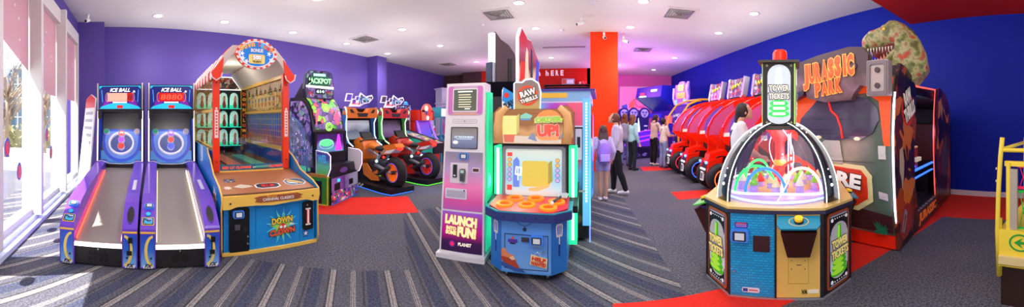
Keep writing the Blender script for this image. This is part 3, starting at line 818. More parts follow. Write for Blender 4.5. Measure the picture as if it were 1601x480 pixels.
    # back wall with shelves
    q = B(mat('101820', .6)); q.box(-.5, .5, y1-.02, y1+.02, .80, zt); q.build('back_board', t)
    Mk = plane((0, y1-.03, 0))
    q = B(art(['3c3c44', 'd86848', 'e8c8a0', '505058', 'b83c2c', '8c8c90', 'f0e0d0', '2c2c34'], 20), Mk); q.prism([(-.46, zt-.02), (.46, zt-.02), (.27, 2.36), (-.27, 2.36)], 'z', 0, .01); q.m(glow('ffffff', 1.2)); q.tube([(-.47, zt-.03, .012), (.47, zt-.03, .012), (.27, 2.37, .012), (-.27, 2.37, .012)], .011, 6, closed=True)
    q.build('gable_picture', t)
    for z in (.97, 1.34, 1.71):
        q = B(mat('102c34', .4)); q.box(-.5, .42, y1-.3, y1-.02, z-.025, z); q.m(mat('30e8c8', .4, 0, .9)); q.box(-.49, .41, y1-.305, y1-.3, z-.008, z+.002); q.build('shelf', t)
    q = B(mat('3c2418', .5)); q.box(.42, .5, y1-.32, y1-.28, 1.0, zt-.05)
    q.m(mat('f4b838', .4)); pl = q.build('letter_strip', t)
    Ml = plane((.46, y1-.322, 0))
    for k, ch in enumerate('DOWNCLOWN'):
        text(ch, mat('f8b038' if k % 2 else 'f06030', .4, 0, .3), pl, Ml, 0, 2.0-k*.105, .065, bold=.03)
    # floor of the cage and front banner
    q = B(mat('5c3428', .5)); q.box(-.5, .5, .76, y1, .80, .84)
    q.m(mat('c05848', .5)); q.box(-.3, -.1, .8, 2.2, .84, .86); q.m(mat('50b8a0', .5)); q.box(.05, .25, .7, 2.1, .84, .86); q.build('cage_floor', t)
    Mr = plane((0, y0-.02, 0))
    q = B(mat('2c6c8c', .3), Mr); q.rect(-.455, .455, .81, .885, 0, .01); q.m(YE); q.rect(-.455, .455, .785, .81, -.01, .015); bn = q.build('rule_banner', t)
    text('RED LIT CLOWNS', mat('ff5838', .4, 0, .5), bn, Mr, -.22, .848, .036, .4, bold=.03, w0=.012)
    text('are worth', WHITE, bn, Mr, .08, .848, .03, .15, bold=.02, w0=.012)
    text('DOUBLE POINTS', mat('ff5838', .4, 0, .5), bn, Mr, .31, .848, .036, .27, bold=.03, w0=.012)
    q = B(glass('ffffff', .06)); q.box(-.455, .455, y0, y0+.006, .885, 1.25); q.build('clear_guard', t)
    # awning: open ended hip of striped cloth over the cage
    ST1, ST2 = mat('e83428', .7), mat('f4ece4', .7)
    A, Hh = .56, .34
    z_e, z_t = 2.10, 2.47
    ya, yb = y0-.10, y1+.08
    n = 17
    for sx in (-1, 1):
        q = B(ST1)
        for k in range(n):
            ys0 = ya+(yb-ya)*k/n; ys1 = ya+(yb-ya)*(k+1)/n
            q.m(ST1 if k % 2 else ST2)
            P = [(sx*.30, z_t), (sx*.43, z_t-.14), (sx*.53, z_t-.32), (sx*.575, z_e+.02)]
            for (xa, za), (xb, zb_) in zip(P, P[1:]):
                q._f([q._v((xa, ys0, za)), q._v((xa, ys1, za)), q._v((xb, ys1, zb_)), q._v((xb, ys0, zb_))])
            # scalloped valance
            v = [q._v((sx*.575, ys0+(ys1-ys0)*i/4, z_e+.02)) for i in range(5)]
            l = [q._v((sx*.58, ys0+(ys1-ys0)*i/4, z_e-.04-.05*sin(pi*i/4))) for i in range(5)]
            for i in range(4): q._f([v[i], v[i+1], l[i+1], l[i]])
        q.build('awning_side', t, 'red and white striped side of the awning', solid=.008)
    q = B(ST2); q.box(-.30, .30, ya, yb, z_t-.008, z_t); q.build('awning_top', t)
    # cloth lining turned down on the inside right
    q = B(mat('d8d0ca', .8))
    q._f([q._v(p) for p in ((.28, ya+.02, z_t-.03), (.28, yb-.02, z_t-.03), (.50, yb-.02, z_e+.03), (.50, ya+.02, z_e+.03))]); q.build('awning_lining', t, 'pale inner lining', solid=.006)
    # front gable edge
    q = B(mat('e0d8d0', .7)); o_ = [(-.575, z_e), (-.53, z_t-.32), (-.43, z_t-.14), (-.30, z_t), (.30, z_t), (.43, z_t-.14), (.53, z_t-.32), (.575, z_e)]
    q.prism(o_+[(.50, z_e), (.46, z_t-.34), (.37, z_t-.2), (.27, z_t-.1), (-.27, z_t-.1), (-.37, z_t-.2), (-.46, z_t-.34), (-.50, z_e)], 'y', ya-.01, ya+.01); q.build('awning_front', t)
    for sx in (-1, 1):
        pts = [(sx*.42, z_t-.16), (sx*.58, z_t-.36), (sx*.60, z_e+.02), (sx*.58, z_e-.06), (sx*.52, z_e-.10), (sx*.46, z_e-.06), (sx*.44, z_e+.0)]
        q = B(mat('f4360e', .5)); q.prism(pts, 'y', ya-.03, ya-.012); q.m(WHITE); q.tube([(x, ya-.032, z) for x, z in pts[1:]], .008, 6); q.build('corner_flap', t, 'red corner flap with white piping')
    # oval sign
    Mo = plane((.0, ya-.06, 2.35), (1, 0, 0), (0, -.06, 1))
    def oval(k): return [(.285*k*cos(a)*(1-.06*abs(sin(2*a))), .195*k*sin(a)) for a in [2*pi*i/36 for i in range(36)]]
    q = B(RP, Mo); q.poly(oval(1.0), 0, .05); sg = q.build('oval_sign', t)
    q = B(WHITE, Mo)
    for i in range(36):
        a, c = oval(1.0), oval(.9)
        if i % 2: q.poly([a[i], a[(i+1) % 36], c[(i+1) % 36], c[i]], .05, .054)
    q.poly(oval(.88), .05, .055); q.m(mat('1c7cd8', .3, 0, .25)); q.poly(oval(.80), .055, .058)
    q.m(mat('f0d878', .3, 0, .15)); q.poly(rrect(-.11, .11, -.125, -.005, .02), .058, .064); q.m(mat('dff0ff', .4, 0, .2))
    for u, v in ((-.2, 0), (-.19, -.06), (.2, -.07), (.17, .01), (-.14, -.1)): q.prism(star(u, v, .015, .038, 5), 'z', .058, .062)
    q.build('sign_face', sg)
    for i, ch in enumerate('Down'):
        text(ch, mat('ffb838', .4, 0, .15), sg, Mo, -.205+.05*i, .07+.016*i, .055 if i else .07, .048, bold=.05, rot=.35-.07*i, w0=.064)
    for i, ch in enumerate('Clown'):
        text(ch, mat(['f05838', '60c0e8', 'f08030', 'e84830', 'f8a040'][i], .4, 0, .1), sg, Mo, .03+.042*i, .128-.018*i, .058, .042, bold=.05, rot=-.05-.1*i, w0=.064)
    text('BONUS', WHITE, sg, Mo, 0, .045, .05, .17, bold=.05, w0=.064)
    text('500', mat('f8fcff', .4, 0, .2), sg, Mo, 0, -.045, .055, .12, bold=.05, w0=.07, outline=mat('c07018', .4))
    text('TICKETS', mat('503010', .4), sg, Mo, 0, -.10, .024, .12, bold=.03, w0=.066)
    lamp_ = bpy.data.lights.new('cage_light', 'POINT'); lamp_.energy = 5; lamp_.shadow_soft_size = .1; lamp_.color = (1, .95, .85)
    lo = bpy.data.objects.new('cage_light', lamp_); COL.objects.link(lo); lo.parent = t; lo.location = (0, 1.9, 2.2)
    # clown targets: fringed dolls hinged on the shelves, part of the game
    for z in (.97, 1.34, 1.71):
        for i in range(4):
            x = -.39+i*.225
            q = B(mat('d8fff4', .6, 0, .35, 'b8fff0'))
            q.lathe([(.085, 0), (.092, .08), (.09, .22), (.07, .29), (.03, .32), (.0005, .325)], (x, y1-.18, z), 12)
            q.m(mat('30f0c0', .6, 0, .5)); q.lathe([(.088, .0), (.096, .03), (.095, .07)], (x, y1-.18, z), 12)
            q.m(mat('e8b090', .5)); q.ball((x, y1-.27, z+.19), .03, (1, .6, 1.2), 8, 6); q.m(mat('a83c30', .5)); q.lathe([(.03, 0), (.038, .07), (.014, .16)], (x, y1-.265, z+.01), 8); q.m(mat('e83828', .5)); q.ball((x, y1-.285, z+.235), .018, n=8, h=6)
            q.build('clown_target', t)
    return t
clown_game()
# ================================================================ JACKPOT COIN CABINET
def jackpot():
    ox, oy = -4.75, 3.95
    t = thing('coin_pusher_cabinet', 'tall purple stone-patterned jackpot cabinet with domed coin stations, green and pink art', 'arcade machine', (ox, oy, 0), 0)
    STONE = art(['8c6cb4', '6c58a0', 'b898c8', '54508c', '9c80b8', '3c3468', '7ca0a8', '241c38'], 11, .6, dist=.3)
    SLIME = art(['8c6cb4', '6adc50', 'b090c8', 'f06888', 'a8f060', '6c58a0', '9c80b8', '181428'], 10, .7, dist=.3)
    CONF = art(['e04838', '3868d8', '48b858', 'f0d8e8', '9c5cc0', '2848a0', 'd83870', '302048'], 22, .3, dist=.3)
    def Lc(x, y, z=0): return (x-ox, y-oy, z)
    # hub with an arched top; front face looks +x, side face looks -y
    x0, x1, y0, y1 = -.55, .25, -.45, .35
    prof = [(x0, .0), (x1+.02, .0), (x1+.02, .84), (x1, 1.25)]+[(x1-.02-.42*(1-cos(a)), 1.25+.68*sin(a)) for a in [pi/2*i/8 for i in range(1, 9)]]+[(x0+.05, 1.93), (x0, 1.8)]
    q = B(mat('141220', .35)); q.prism(prof, 'y', y0, y1); hub = q.build('hub', t)
    q = B(STONE)
    inner = [(x*.90-.015, .45+(z-.45)*.95) for x, z in prof if z > .5]
    inner = [(x0+.04, .5), (x1-.06, .5)]+inner
    q.prism(inner, 'y', y0-.012, y0); q.build('stone_side_panel', hub)
    # curved front art
    q = B(SLIME); P = []
    for a in [pi/2*i/10*.8 for i in range(11)]:
        P.append([(x1-.01-.42*(1-cos(a)), y, 1.27+.68*sin(a)) for y in (y0+.06, (y0+y1)/2, y1-.05)])
    q.grid(P); fa = q.build('curved_front', hub, solid=.01)
    Mf = plane((x1+.006, (y0+y1)/2, 1.27), (0, 1, 0), (0, 0, 1))
    q = B(mat('b0ff70', .3, 0, 1.1), Mf)
    for v, w_ in ((.08, .0), (.44, -.09)):
        q.disc(-.02, v, .085, w_, w_+.006)
    q.m(mat('30284c', .4))
    for v, w_ in ((.08, .0), (.44, -.09)):
        q.ring(-.02, v, .06, .068, w_+.006, w_+.009)
    q.m(mat('ff6890', .3, 0, .8)); q.poly([(.2, .13), (.27, .26), (.2, .4), (.13, .26)], -.03, -.01); q.poly([(-.31, .12), (-.27, .3), (-.24, .42), (-.28, .42), (-.33, .3)], -.03, -.01)
    q.build('slime_badge', hub)
    text('50', mat('30284c', .4), hub, Mf, -.02, .08, .07, bold=.03, w0=.01)
    # play window
    Mw = plane((x1+.022, (y0+y1)/2, .85), (0, 1, 0), (0, 0, 1))
    q = B(BLACK, Mw); q.frame(rrect(-.40, .40, -.02, .42, .01, 1), rrect(-.35, .35, .02, .37, .01, 1), 'z', 0, .03)
    q.m(blend(['2c1450', '7c38c0', '50b0b8', '8858c8', '3c1c68'], 'z', .85, 1.25, emit=.7, warp=.3)); q.rect(-.35, .35, .02, .37, 0, .004)
    q.m(mat('60f090', .3, 0, .8)); q.disc(-.1, .2, .17, .004, .01, rv=.07); q.m(mat('b0f8e0', .3, 0, .8)); q.ring(-.1, .17, .17, .18, .01, .014, k=.5); q.m(mat('e040ff', .3, 0, 1)); q.poly([(.12, .04), (.3, .04), (.23, .35), (.19, .35)], .004, .01)
    q.build('play_window', hub)
    # topper sign
    Mt = plane((x1-.22, (y0+y1)/2-.05, 1.9), (.25, 1, 0), (-.1, 0, 1))
    q = B(mat('1c1830', .4), Mt); O = [(-.30, 0), (.30, 0), (.31, .2), (.29, .5), (.2, .56), (-.2, .56), (-.28, .5), (-.33, .2)]
    q.poly(O, -.12, 0); q.m(STONE); q.poly([(u*.95, .01+v*.96) for u, v in O], 0, .006); tp = q.build('topper', t)
    q = B(mat('205c48', .3, 0, .6), Mt); q.poly([(-.19, .24), (.19, .24), (.22, .40), (.13, .51), (-.13, .51), (-.22, .40)], .006, .014); q.m(DARK); q.rect(-.1, .1, .09, .19, .006, .014)
    q.m(mat('f4f8e8', .3, 0, 1)); q.poly([(-.3, .22), (.3, .19), (.3, .24), (-.3, .26)], .008, .016); q.build('topper_art', tp)
    text('JACKPOT', mat('a8f8b0', .3, 0, 1.4), tp, Mt, 0, .335, .14, .50, bold=.03, w0=.018, outline=mat('0c6848', .4))
    q = B(mat('c0f8f0', .3, 0, 1.0), Mt)
    for k in range(6): q.rect(-.13+k*.045, -.095+k*.045, .445, .495, .014, .02)
    q.build('topper_bar', tp)
    text('614', mat('c8fff0', .3, 0, 1.6), tp, Mt, 0, .14, .06, .16, bold=.03, w0=.018)
    q = B(CONF, Mt); q.poly(star(-.2, .1, .03, .075, 7), .008, .02); q.poly(star(.2, .12, .03, .08, 7), .008, .02); q.build('topper_figures', tp)
    # back wing sweeping down to the left
    q = B(mat('1c1830', .4)); q.prism([(x0-.1, 1.2), (x0+.35, 1.95), (x0+.55, 2.25), (x0+.3, 2.2), (x0-.05, 1.85), (x0-.25, 1.4)], 'y', y0+.1, y0+.16); q.build('back_wing', t)
    # right hand station, faces the aisle
    a = Lc(-4.006, 3.515); c = Lc(-4.283, 4.47)
    u = Vector((c[0]-a[0], c[1]-a[1], 0)); wd = u.length; Ms = plane((a[0], a[1], 0), u, (0, 0, 1))
    q = B(BLACK, Ms); q.box(0, wd, 0, .48, -.45, -.01); q.m(mat('24202c', .35)); q.prism([(0, .48), (wd, .48), (wd, .62), (0, .62)], 'z', -.45, -.12); st = q.build('coin_station', t)
    q = B(blend(['9c6cc8', 'b088d0', '6c3ca8', 'a8b8d8'], 'y', -.6, .6, warp=.6), Ms); q.rect(.02, wd-.02, .22, .46, -.01, 0); q.m(CONF); q.rect(.02, wd-.02, .02, .22, -.01, 0); q.m(mat('3c70d8', .4)); q.rect(0, wd, 0, .02, -.01, .01); q.build('confetti_art', st)
    q = B(BLACK, Ms); q.rect(.1, .28, .24, .36, 0, .01); q.rect(.62, .76, .26, .36, 0, .01); q.rect(.45, .455, .02, .46, 0, .003); q.m(mat('40c8f0', .3, 0, 1)); q.rect(.2, .26, .38, .43, 0, .02); q.build('coin_slot', st)
    q = B(mat('181420', .3), Ms); q.prism([(.02, .48), (wd-.02, .48), (wd-.08, .66), (.1, .66)], 'z', -.3, -.05); q.m(mat('5c3c80', .3, 0, .3)); q.disc(.5, .55, .14, -.05, -.04, rv=.05); q.build('coin_console', st)
    for k, (uu, nm) in enumerate(((wd-.02, .0),)):
        pass
    def wing(M, w_, art_m, lab):
        q = B(mat('c8c4d8', .3), M); O = rrect(0, .34, .0, .42, .05); O = [(0, .08), (.12, 0), (.26, .06), (.32, .2), (.32, .42), (.26, .47), (0, .5)]
        q.poly(O, 0, .02); q.m(art_m); q.poly([(.02+u_*.9, .03+v*.9) for u_, v in O], .02, .024); q.m(glow('f0d8ff', 1.8)); q.tube([(u_, v, .01) for u_, v in O], .009, 6, closed=True); q.build('side_wing', t, lab)
    Mr = plane(Lc(-4.5, 4.42, .42), (1, .2, 0), (0, 0, 1)); wing(Mr, 0, mat('c8c4cc', .3, 0, .15), 'pale wing panel with glowing rim')
    Ml = plane(Lc(-4.32, 3.44, .44), (1, .2, 0), (0, 0, 1)); wing(Ml, 0, blend(['2c7c50', '6cc050', '6cc8a0', '58489c'], 'z', .45, .9, emit=.3, warp=.2), 'green slimy wing panel with glowing rim')
    text('WEL', mat('48a0c8', .3, 0, .5), t, Ml, .15, .36, .14, .22, bold=.04, w0=.03)
    # green left-hand station with a blue ribbed dome
    a = Lc(-4.42, 3.28); c = Lc(-4.03, 3.46); u = Vector((c[0]-a[0], c[1]-a[1], 0)); Mg = plane((a[0], a[1], 0), u, (0, 0, 1)); wd = u.length
    q = B(mat('3c9c30', .35), Mg); q.box(0, wd, 0, .48, -.5, 0); gs = q.build('coin_station', t)
    q = B(mat('241c38', .3), Mg); q.rect(.05, wd-.12, .03, .42, 0, .006); q.m(mat('c88c38', .4)); q.prism([(0, .48), (wd, .48), (wd-.04, .53), (.04, .53)], 'z', -.5, 0); q.m(mat('e8d840', .4)); q.rect(wd-.02, wd, 0, .5, 0, .01); q.rect(0, wd, 0, .02, 0, .01)
    q.m(mat('a03870', .3, 0, .4)); q.rect(.1, .2, .3, .36, .006, .01); q.rect(.1, .24, .1, .2, .006, .01); q.build('coin_door', gs)
    cx, cy = Lc(-4.85, 3.25)[:2]
    q = B(mat('3878b8', .3, .2))
    for k in range(3):
        aa = R(-35+k*45); r_ = .44
        pts = [(cx+r_*cos(aa)*sin(b_), cy+r_*.6*sin(aa)*sin(b_), .55+.98*cos(b_)) for b_ in [pi/2*i/10 for i in range(11)]]
        q.tube(pts, .012, 6)
    q.tube([(cx+.42*cos(b_), cy+.25*sin(b_), .95) for b_ in [2*pi*i/20 for i in range(20)]], .010, 6, closed=True)
    q.build('dome_rib', t, 'blue dome ribs')
    q = B(glass('d8dcf8', .08, .10)); q.lathe([(.44*sin(b_), .98*cos(b_)) for b_ in [pi/2*i/8 for i in range(1, 9)]], (cx, cy, .55), 20); q.build('dome', t, 'clear bluish dome')
    q = B(mat('3c3468', .4)); q.lathe([(.45, 0), (.45, .55), (.3, .56), (.0005, .56)], (cx, cy, 0), 20); q.m(mat('48d890', .4, 0, .5)); q.lathe([(.43, .56), (.3, .60), (.0005, .60)], (cx, cy, 0), 20); q.build('dome_base', t)
    q = B(mat('f02890', .4, 0, .6)); q.ball((cx+.3, cy-.12, .72), .075, (1, .7, .9)); q.ball((cx+.33, cy-.12, .62), .06); q.ball((cx+.24, cy-.12, .68), .05); q.m(mat('e8a840', .4, 0, .3)); q.ball((cx-.05, cy-.2, 1.0), .05, (1, .6, 1.6)); q.build('plastic_figure', t, 'pink plastic figure inside the dome')
jackpot()

# ================================================================ MOTORBIKE RACERS
def bike_game(x, y, rz, body, label, glowc, k):
    t = thing('motorbike_racer', label, 'arcade machine', (x, y, 0), rz, 'ride-on motorbike racing games')
    BO = mat(body, .3, coat=.4); ST = mat('9ca0a8', .35, .6)
    q = B(mat('101014', .4)); q.prism([(-.30, -.05), (.30, -.05), (.36, .2), (.40, 1.9), (-.40, 1.9), (-.36, .2)], 'z', .03, .13); pl = q.build('platform', t)
    q = B(glow(glowc, 1.3)); q.prism([(-.28, -.03), (.28, -.03), (.34, .2), (.38, 1.88), (-.38, 1.88), (-.34, .2)], 'z', .008, .03); q.build('under_light', pl)
    Mp = plane((-.38, 1.3, .03), (0, -1, 0), (0, 0, 1)); q = B(mat('e8e4dc', .4), Mp)
    for i in range(7):
        for j in range(2):
            if (i+j) % 2: q.rect(.1+i*.06, .16+i*.06, .02+j*.035, .055+j*.035, .02, .023)
    q.build('checker_stripe', pl)
    text('RIDERS 1007', mat('e8dca0', .4), pl, plane((-.345, .9, .03), (.02, -1, 0), (0, 0, 1)), .5, .05, .06, .5, bold=.02, shear=.3, w0=.016) if False else None
    # rear wheel
    q = B(mat('141416', .7)); c = (0, .20, .40); pr = [(.185, -.09), (.24, -.10), (.29, -.075), (.315, -.03), (.32, 0), (.315, .03), (.29, .075), (.24, .10), (.185, .09)]
    Mw = plane((0, .20, .40), (0, 1, 0), (0, 0, 1)); q.M = Mw; q.lathe(pr, n=32); ty = q.build('rear_wheel', t)
    q = B(mat('ff8418' if body == 'e87c18' else 'd03020', .35, 0, .15), Mw); q.lathe([(.185, -.08), (.165, -.075), (.165, .075), (.185, .08)], n=28); q.m(mat('7858e8', .4, 0, .6)); q.lathe([(.186, -.095), (.196, -.098), (.196, -.09)], n=28); q.lathe([(.186, .095), (.196, .098), (.196, .09)], n=28)
    q.m(mat('ff8418' if body == 'e87c18' else 'd03020', .35, 0, .15))
    for i in range(6):
        a = pi/3*i; ca, sa = cos(a), sin(a)
        for off in (-.05, .05):
            cb, sb = cos(a+off*4), sin(a+off*4)
            q.prism([(ca*.03, sa*.03), (cb*.17-sb*.014, sb*.17+cb*.014), (cb*.17+sb*.014, sb*.17-cb*.014)], 'z', -.03, .03)
    q.m(DARK); q.cyl((0, 0, -.1), (0, 0, .1), .04); q.build('rim', ty)
    # swing arm, frame, engine
    q = B(ST)
    for sx in (-1, 1):
        q.tube([(sx*.13, .18, .40), (sx*.14, .45, .46), (sx*.12, .72, .50)], [.03, .04, .05], 8)
        q.tube([(sx*.12, .72, .50), (sx*.13, .62, .72), (sx*.10, 1.0, .82)], .035, 8)
        q.tube([(sx*.10, .42, .86), (sx*.12, .68, .6)], .022, 8)
    q.build('frame', t)
    q = B(mat('3c3c44', .4, .5)); q.box(-.13, .13, .62, 1.02, .30, .60, .03); q.tube([(.15, .95, .38), (.16, .6, .32), (.17, .35, .42), (.17, .2, .52)], [.03, .035, .045, .05], 10); q.tube([(-.15, .95, .38), (-.16, .6, .32), (-.17, .35, .42), (-.17, .2, .52)], [.03, .035, .045, .05], 10); q.build('engine', t)
    q = B(BO)
    q.prism([(.52, .20), (.58, .42), (.75, .34), (.98, .52), (1.15, .50), (1.1, .26), (.8, .17)], 'x', -.19, -.165); q.prism([(.52, .20), (.58, .42), (.75, .34), (.98, .52), (1.15, .50), (1.1, .26), (.8, .17)], 'x', .165, .19); q.build('belly_fairing', t)
    # tank, seat, tail
    q = B(BO); q.ball((0, .98, .88), .17, (.75, 1.35, .55), 18, 12); q.build('fuel_tank', t)
    q = B(mat('1a1a1e', .6)); q.ball((0, .58, .86), .2, (.75, 1.3, .33), 16, 10); q.build('seat', t)
    q = B(BO); q.prism([(.02, .93), (.10, 1.0), (.42, .95), (.62, .82), (.50, .74), (.2, .80)], 'x', -.11, .11); q.m(mat('e0e4ea', .3)); q.prism([(.05, .90), (.35, .84), (.45, .78), (.2, .80)], 'x', -.115, .115); tl = q.build('tail', t)
    q = B(mat('ff2010', .3, 0, 3.5)); q.ball((0, .03, .90), .045, (1.6, .6, .8)); q.ball((-.13, .42, .70), .028); q.build('tail_light', tl)
    q = B(mat('b8e8ff', .3, 0, 3)); q.ball((-.17, .62, .60), .03); q.ball((.17, .62, .60), .03); q.build('pivot_light', t)
    # front fairing and bars
    q = B(BO); q.prism([(1.05, .82), (1.15, 1.02), (1.3, 1.08), (1.5, .98), (1.42, .6), (1.25, .45), (1.08, .6)], 'x', -.2, .2); q.m(BLACK); q.prism([(1.15, 1.02), (1.3, 1.08), (1.36, 1.2), (1.28, 1.18)], 'x', -.14, .14); q.build('front_fairing', t)
    q = B(BLACK); q.tube([(-.34, 1.0, 1.0), (-.15, 1.12, 1.03), (.15, 1.12, 1.03), (.34, 1.0, 1.0)], .018, 8); q.build('handlebar', t)
    # monitor cabinet
    q = B(mat('16161c', .4)); q.prism([(1.55, .1), (1.45, .9), (1.62, .98), (1.72, 1.55), (1.60, 1.75), (1.95, 1.75), (1.95, .1)], 'x', -.40, .40); cb = q.build('cabinet', t)
    Mo = plane((0, 1.60, .97), (1, 0, 0), (0, .17, 1))
    q = B(BLACK, Mo); q.frame(rrect(-.39, .39, 0, .55, .01, 1), rrect(-.35, .35, .04, .50, .01, 1), 'z', 0, .03)
    q.m(blend(['203c50', '9cb0b8', '50607c', 'c8d4e0'] if k == 1 else ['241c2c', '584470', '6c5c84', '302438'], 'z', .95, 1.5, emit=.5, warp=.25)); q.rect(-.35, .35, .04, .50, .0, .006); q.build('monitor', cb)
    q = B(BO); q.prism([(-.41, 1.52), (.41, 1.52), (.44, 1.62), (.42, 1.78), (.2, 1.76), (.12, 1.66), (-.12, 1.66), (-.2, 1.76), (-.42, 1.78), (-.44, 1.62)], 'y', 1.42, 1.62); q.m(BLACK); q.prism([(.22, 1.64), (.32, 1.64), (.36, 1.72), (.3, 1.73)], 'y', 1.415, 1.43); q.prism([(-.22, 1.64), (-.32, 1.64), (-.36, 1.72), (-.3, 1.73)], 'y', 1.415, 1.43); q.m(mat('20181c', .4)); q.prism([(-.12, 1.55), (.12, 1.55), (.16, 1.64), (-.16, 1.64)], 'y', 1.415, 1.43); q.build('speaker_hood', t)
    for sx in (-1, 1):
        q = B(glow('c8e8ff' if k == 1 else 'b8ffb0', 1.6)); q.tube([(sx*.44, 1.5, 1.78), (sx*.45, 1.42, 1.68), (sx*.42, 1.45, 1.55), (sx*.40, 1.52, 1.4), (sx*.40, 1.5, 1.1), (sx*.40, 1.38, .95), (sx*.40, 1.2, .88)], .014, 6); q.m(mat('2860b0' if k == 1 else '4ca850', .4, 0, .2)); q.prism([(1.52, 1.78), (1.44, 1.68), (1.47, 1.55), (1.54, 1.4), (1.52, 1.1), (1.40, .95), (1.60, .9), (1.66, 1.7)], 'x', min(sx*.40, sx*.43), max(sx*.40, sx*.43)); q.build('side_light', t)
    # logo topper: two slanted squares with a burst
    Mt = plane((0, 1.60, 1.80), (1, 0, 0), (0, 0, 1))
    q = B(mat('f0eef4', .3, 0, .5), Mt)
    def para(u, v, s): return [(u, v), (u+s, v), (u+s+.05*s/.16, v+s*1.1), (u+.05*s/.16, v+s*1.1)]
    for (u, v, s) in ((-.40, .12, .17), (-.23, .05, .12), (-.12, .14, .1)):
        p = para(u, v, s); cxm = sum(a[0] for a in p)/4; cym = sum(a[1] for a in p)/4
        q.poly(p, 0, .03); q.m(mat('5838b8' if k == 1 else '402858', .4, 0, .3)); q.poly([(cxm+(a-cxm)*.76, cym+(b_-cym)*.76) for a, b_ in p], .03, .034); q.m(mat('f0eef4', .3, 0, .5))
    q.poly([(-.28, .0), (.02, .0), (.12, .06), (.3, .10), (.42, .22), (.38, .30), (.2, .25), (.05, .34), (-.02, .2), (-.2, .14)], -.01, .02)
    q.m(art(['3c68c8', 'f0f0f8', '6cc0e0', '484c90', 'c8d0e8', '303040'], 22, .4)); q.poly([(-.02, .04), (.28, .11), (.39, .22), (.36, .28), (.2, .22), (.06, .30), (.0, .18)], .02, .026)
    tp = q.build('topper_logo', t)
    text('MotoGP', mat('e83058', .4, 0, .5), tp, Mt, -.1, .07, .05, .24, bold=.03, shear=.3, w0=.036)
bike_game(-3.62, 5.03, R(76), 'e87c18', 'orange motorbike racer with glowing blue base, nearer of the two bike games', '3c80ff', 1)
bike_game(-3.50, 6.19, R(76), 'c8281c', 'red motorbike racer with glowing green base, farther of the two bike games', '60f040', 2)

# ================================================================ PINBALL STYLE TABLE
def pinball():
    t = thing('pinball_table', 'teal sided pinball table with a dark upright picture head', 'arcade machine', (-3.98, 7.3, 0), R(84))
    q = B(blend(['20b0a0', '38d0b8', '2878a0', '3c50a0'], 'y', 0, 1.6, emit=.25, warp=.2)); q.prism([(0, .60), (0, .82), (1.5, 1.18), (1.5, .62)], 'x', -.29, .29); bd = q.build('body', t)
    q = B(BLACK); q.prism([(0, .82), (0, .85), (1.5, 1.21), (1.5, 1.18)], 'x', -.31, -.27); q.prism([(0, .82), (0, .85), (1.5, 1.21), (1.5, 1.18)], 'x', .27, .31); q.box(-.31, .31, -.03, .02, .58, .85); q.build('side_rail', bd)
    q = B(art(['8c98c0', 'd8d070', '484868', 'c05878', '50a0c0', '2c2840'], 9, .4)); q.prism([(.05, .835), (.05, .84), (1.45, 1.175), (1.45, 1.17)], 'x', -.26, .26); q.build('playfield', bd)
    q = B(BLACK); q.box(-.34, .34, 1.35, 1.62, 1.15, 1.92); q.build('head', t)
    q = B(art(['243c6c', '5c8cc8', '1c1c30', 'c8d8e8', '703048', '181424'], 13, .5)); q.box(-.31, .31, 1.345, 1.35, 1.45, 1.88); q.m(mat('1c0c10', .3)); q.box(-.31, .31, 1.345, 1.35, 1.2, 1.44); q.m(mat('d83c28', .3, 0, .8)); q.box(-.12, .12, 1.34, 1.346, 1.28, 1.31); q.m(mat('c8b8b8', .3)); q.box(.325, .34, 1.34, 1.36, 1.15, 1.92); q.build('picture_glass', t)
    for sx in (-.26, .26):
        for y in (.06, 1.42):
            q = B(CHROME); q.box(sx-.025, sx+.025, y-.025, y+.025, 0, .62); q.build('leg', t)
pinball()

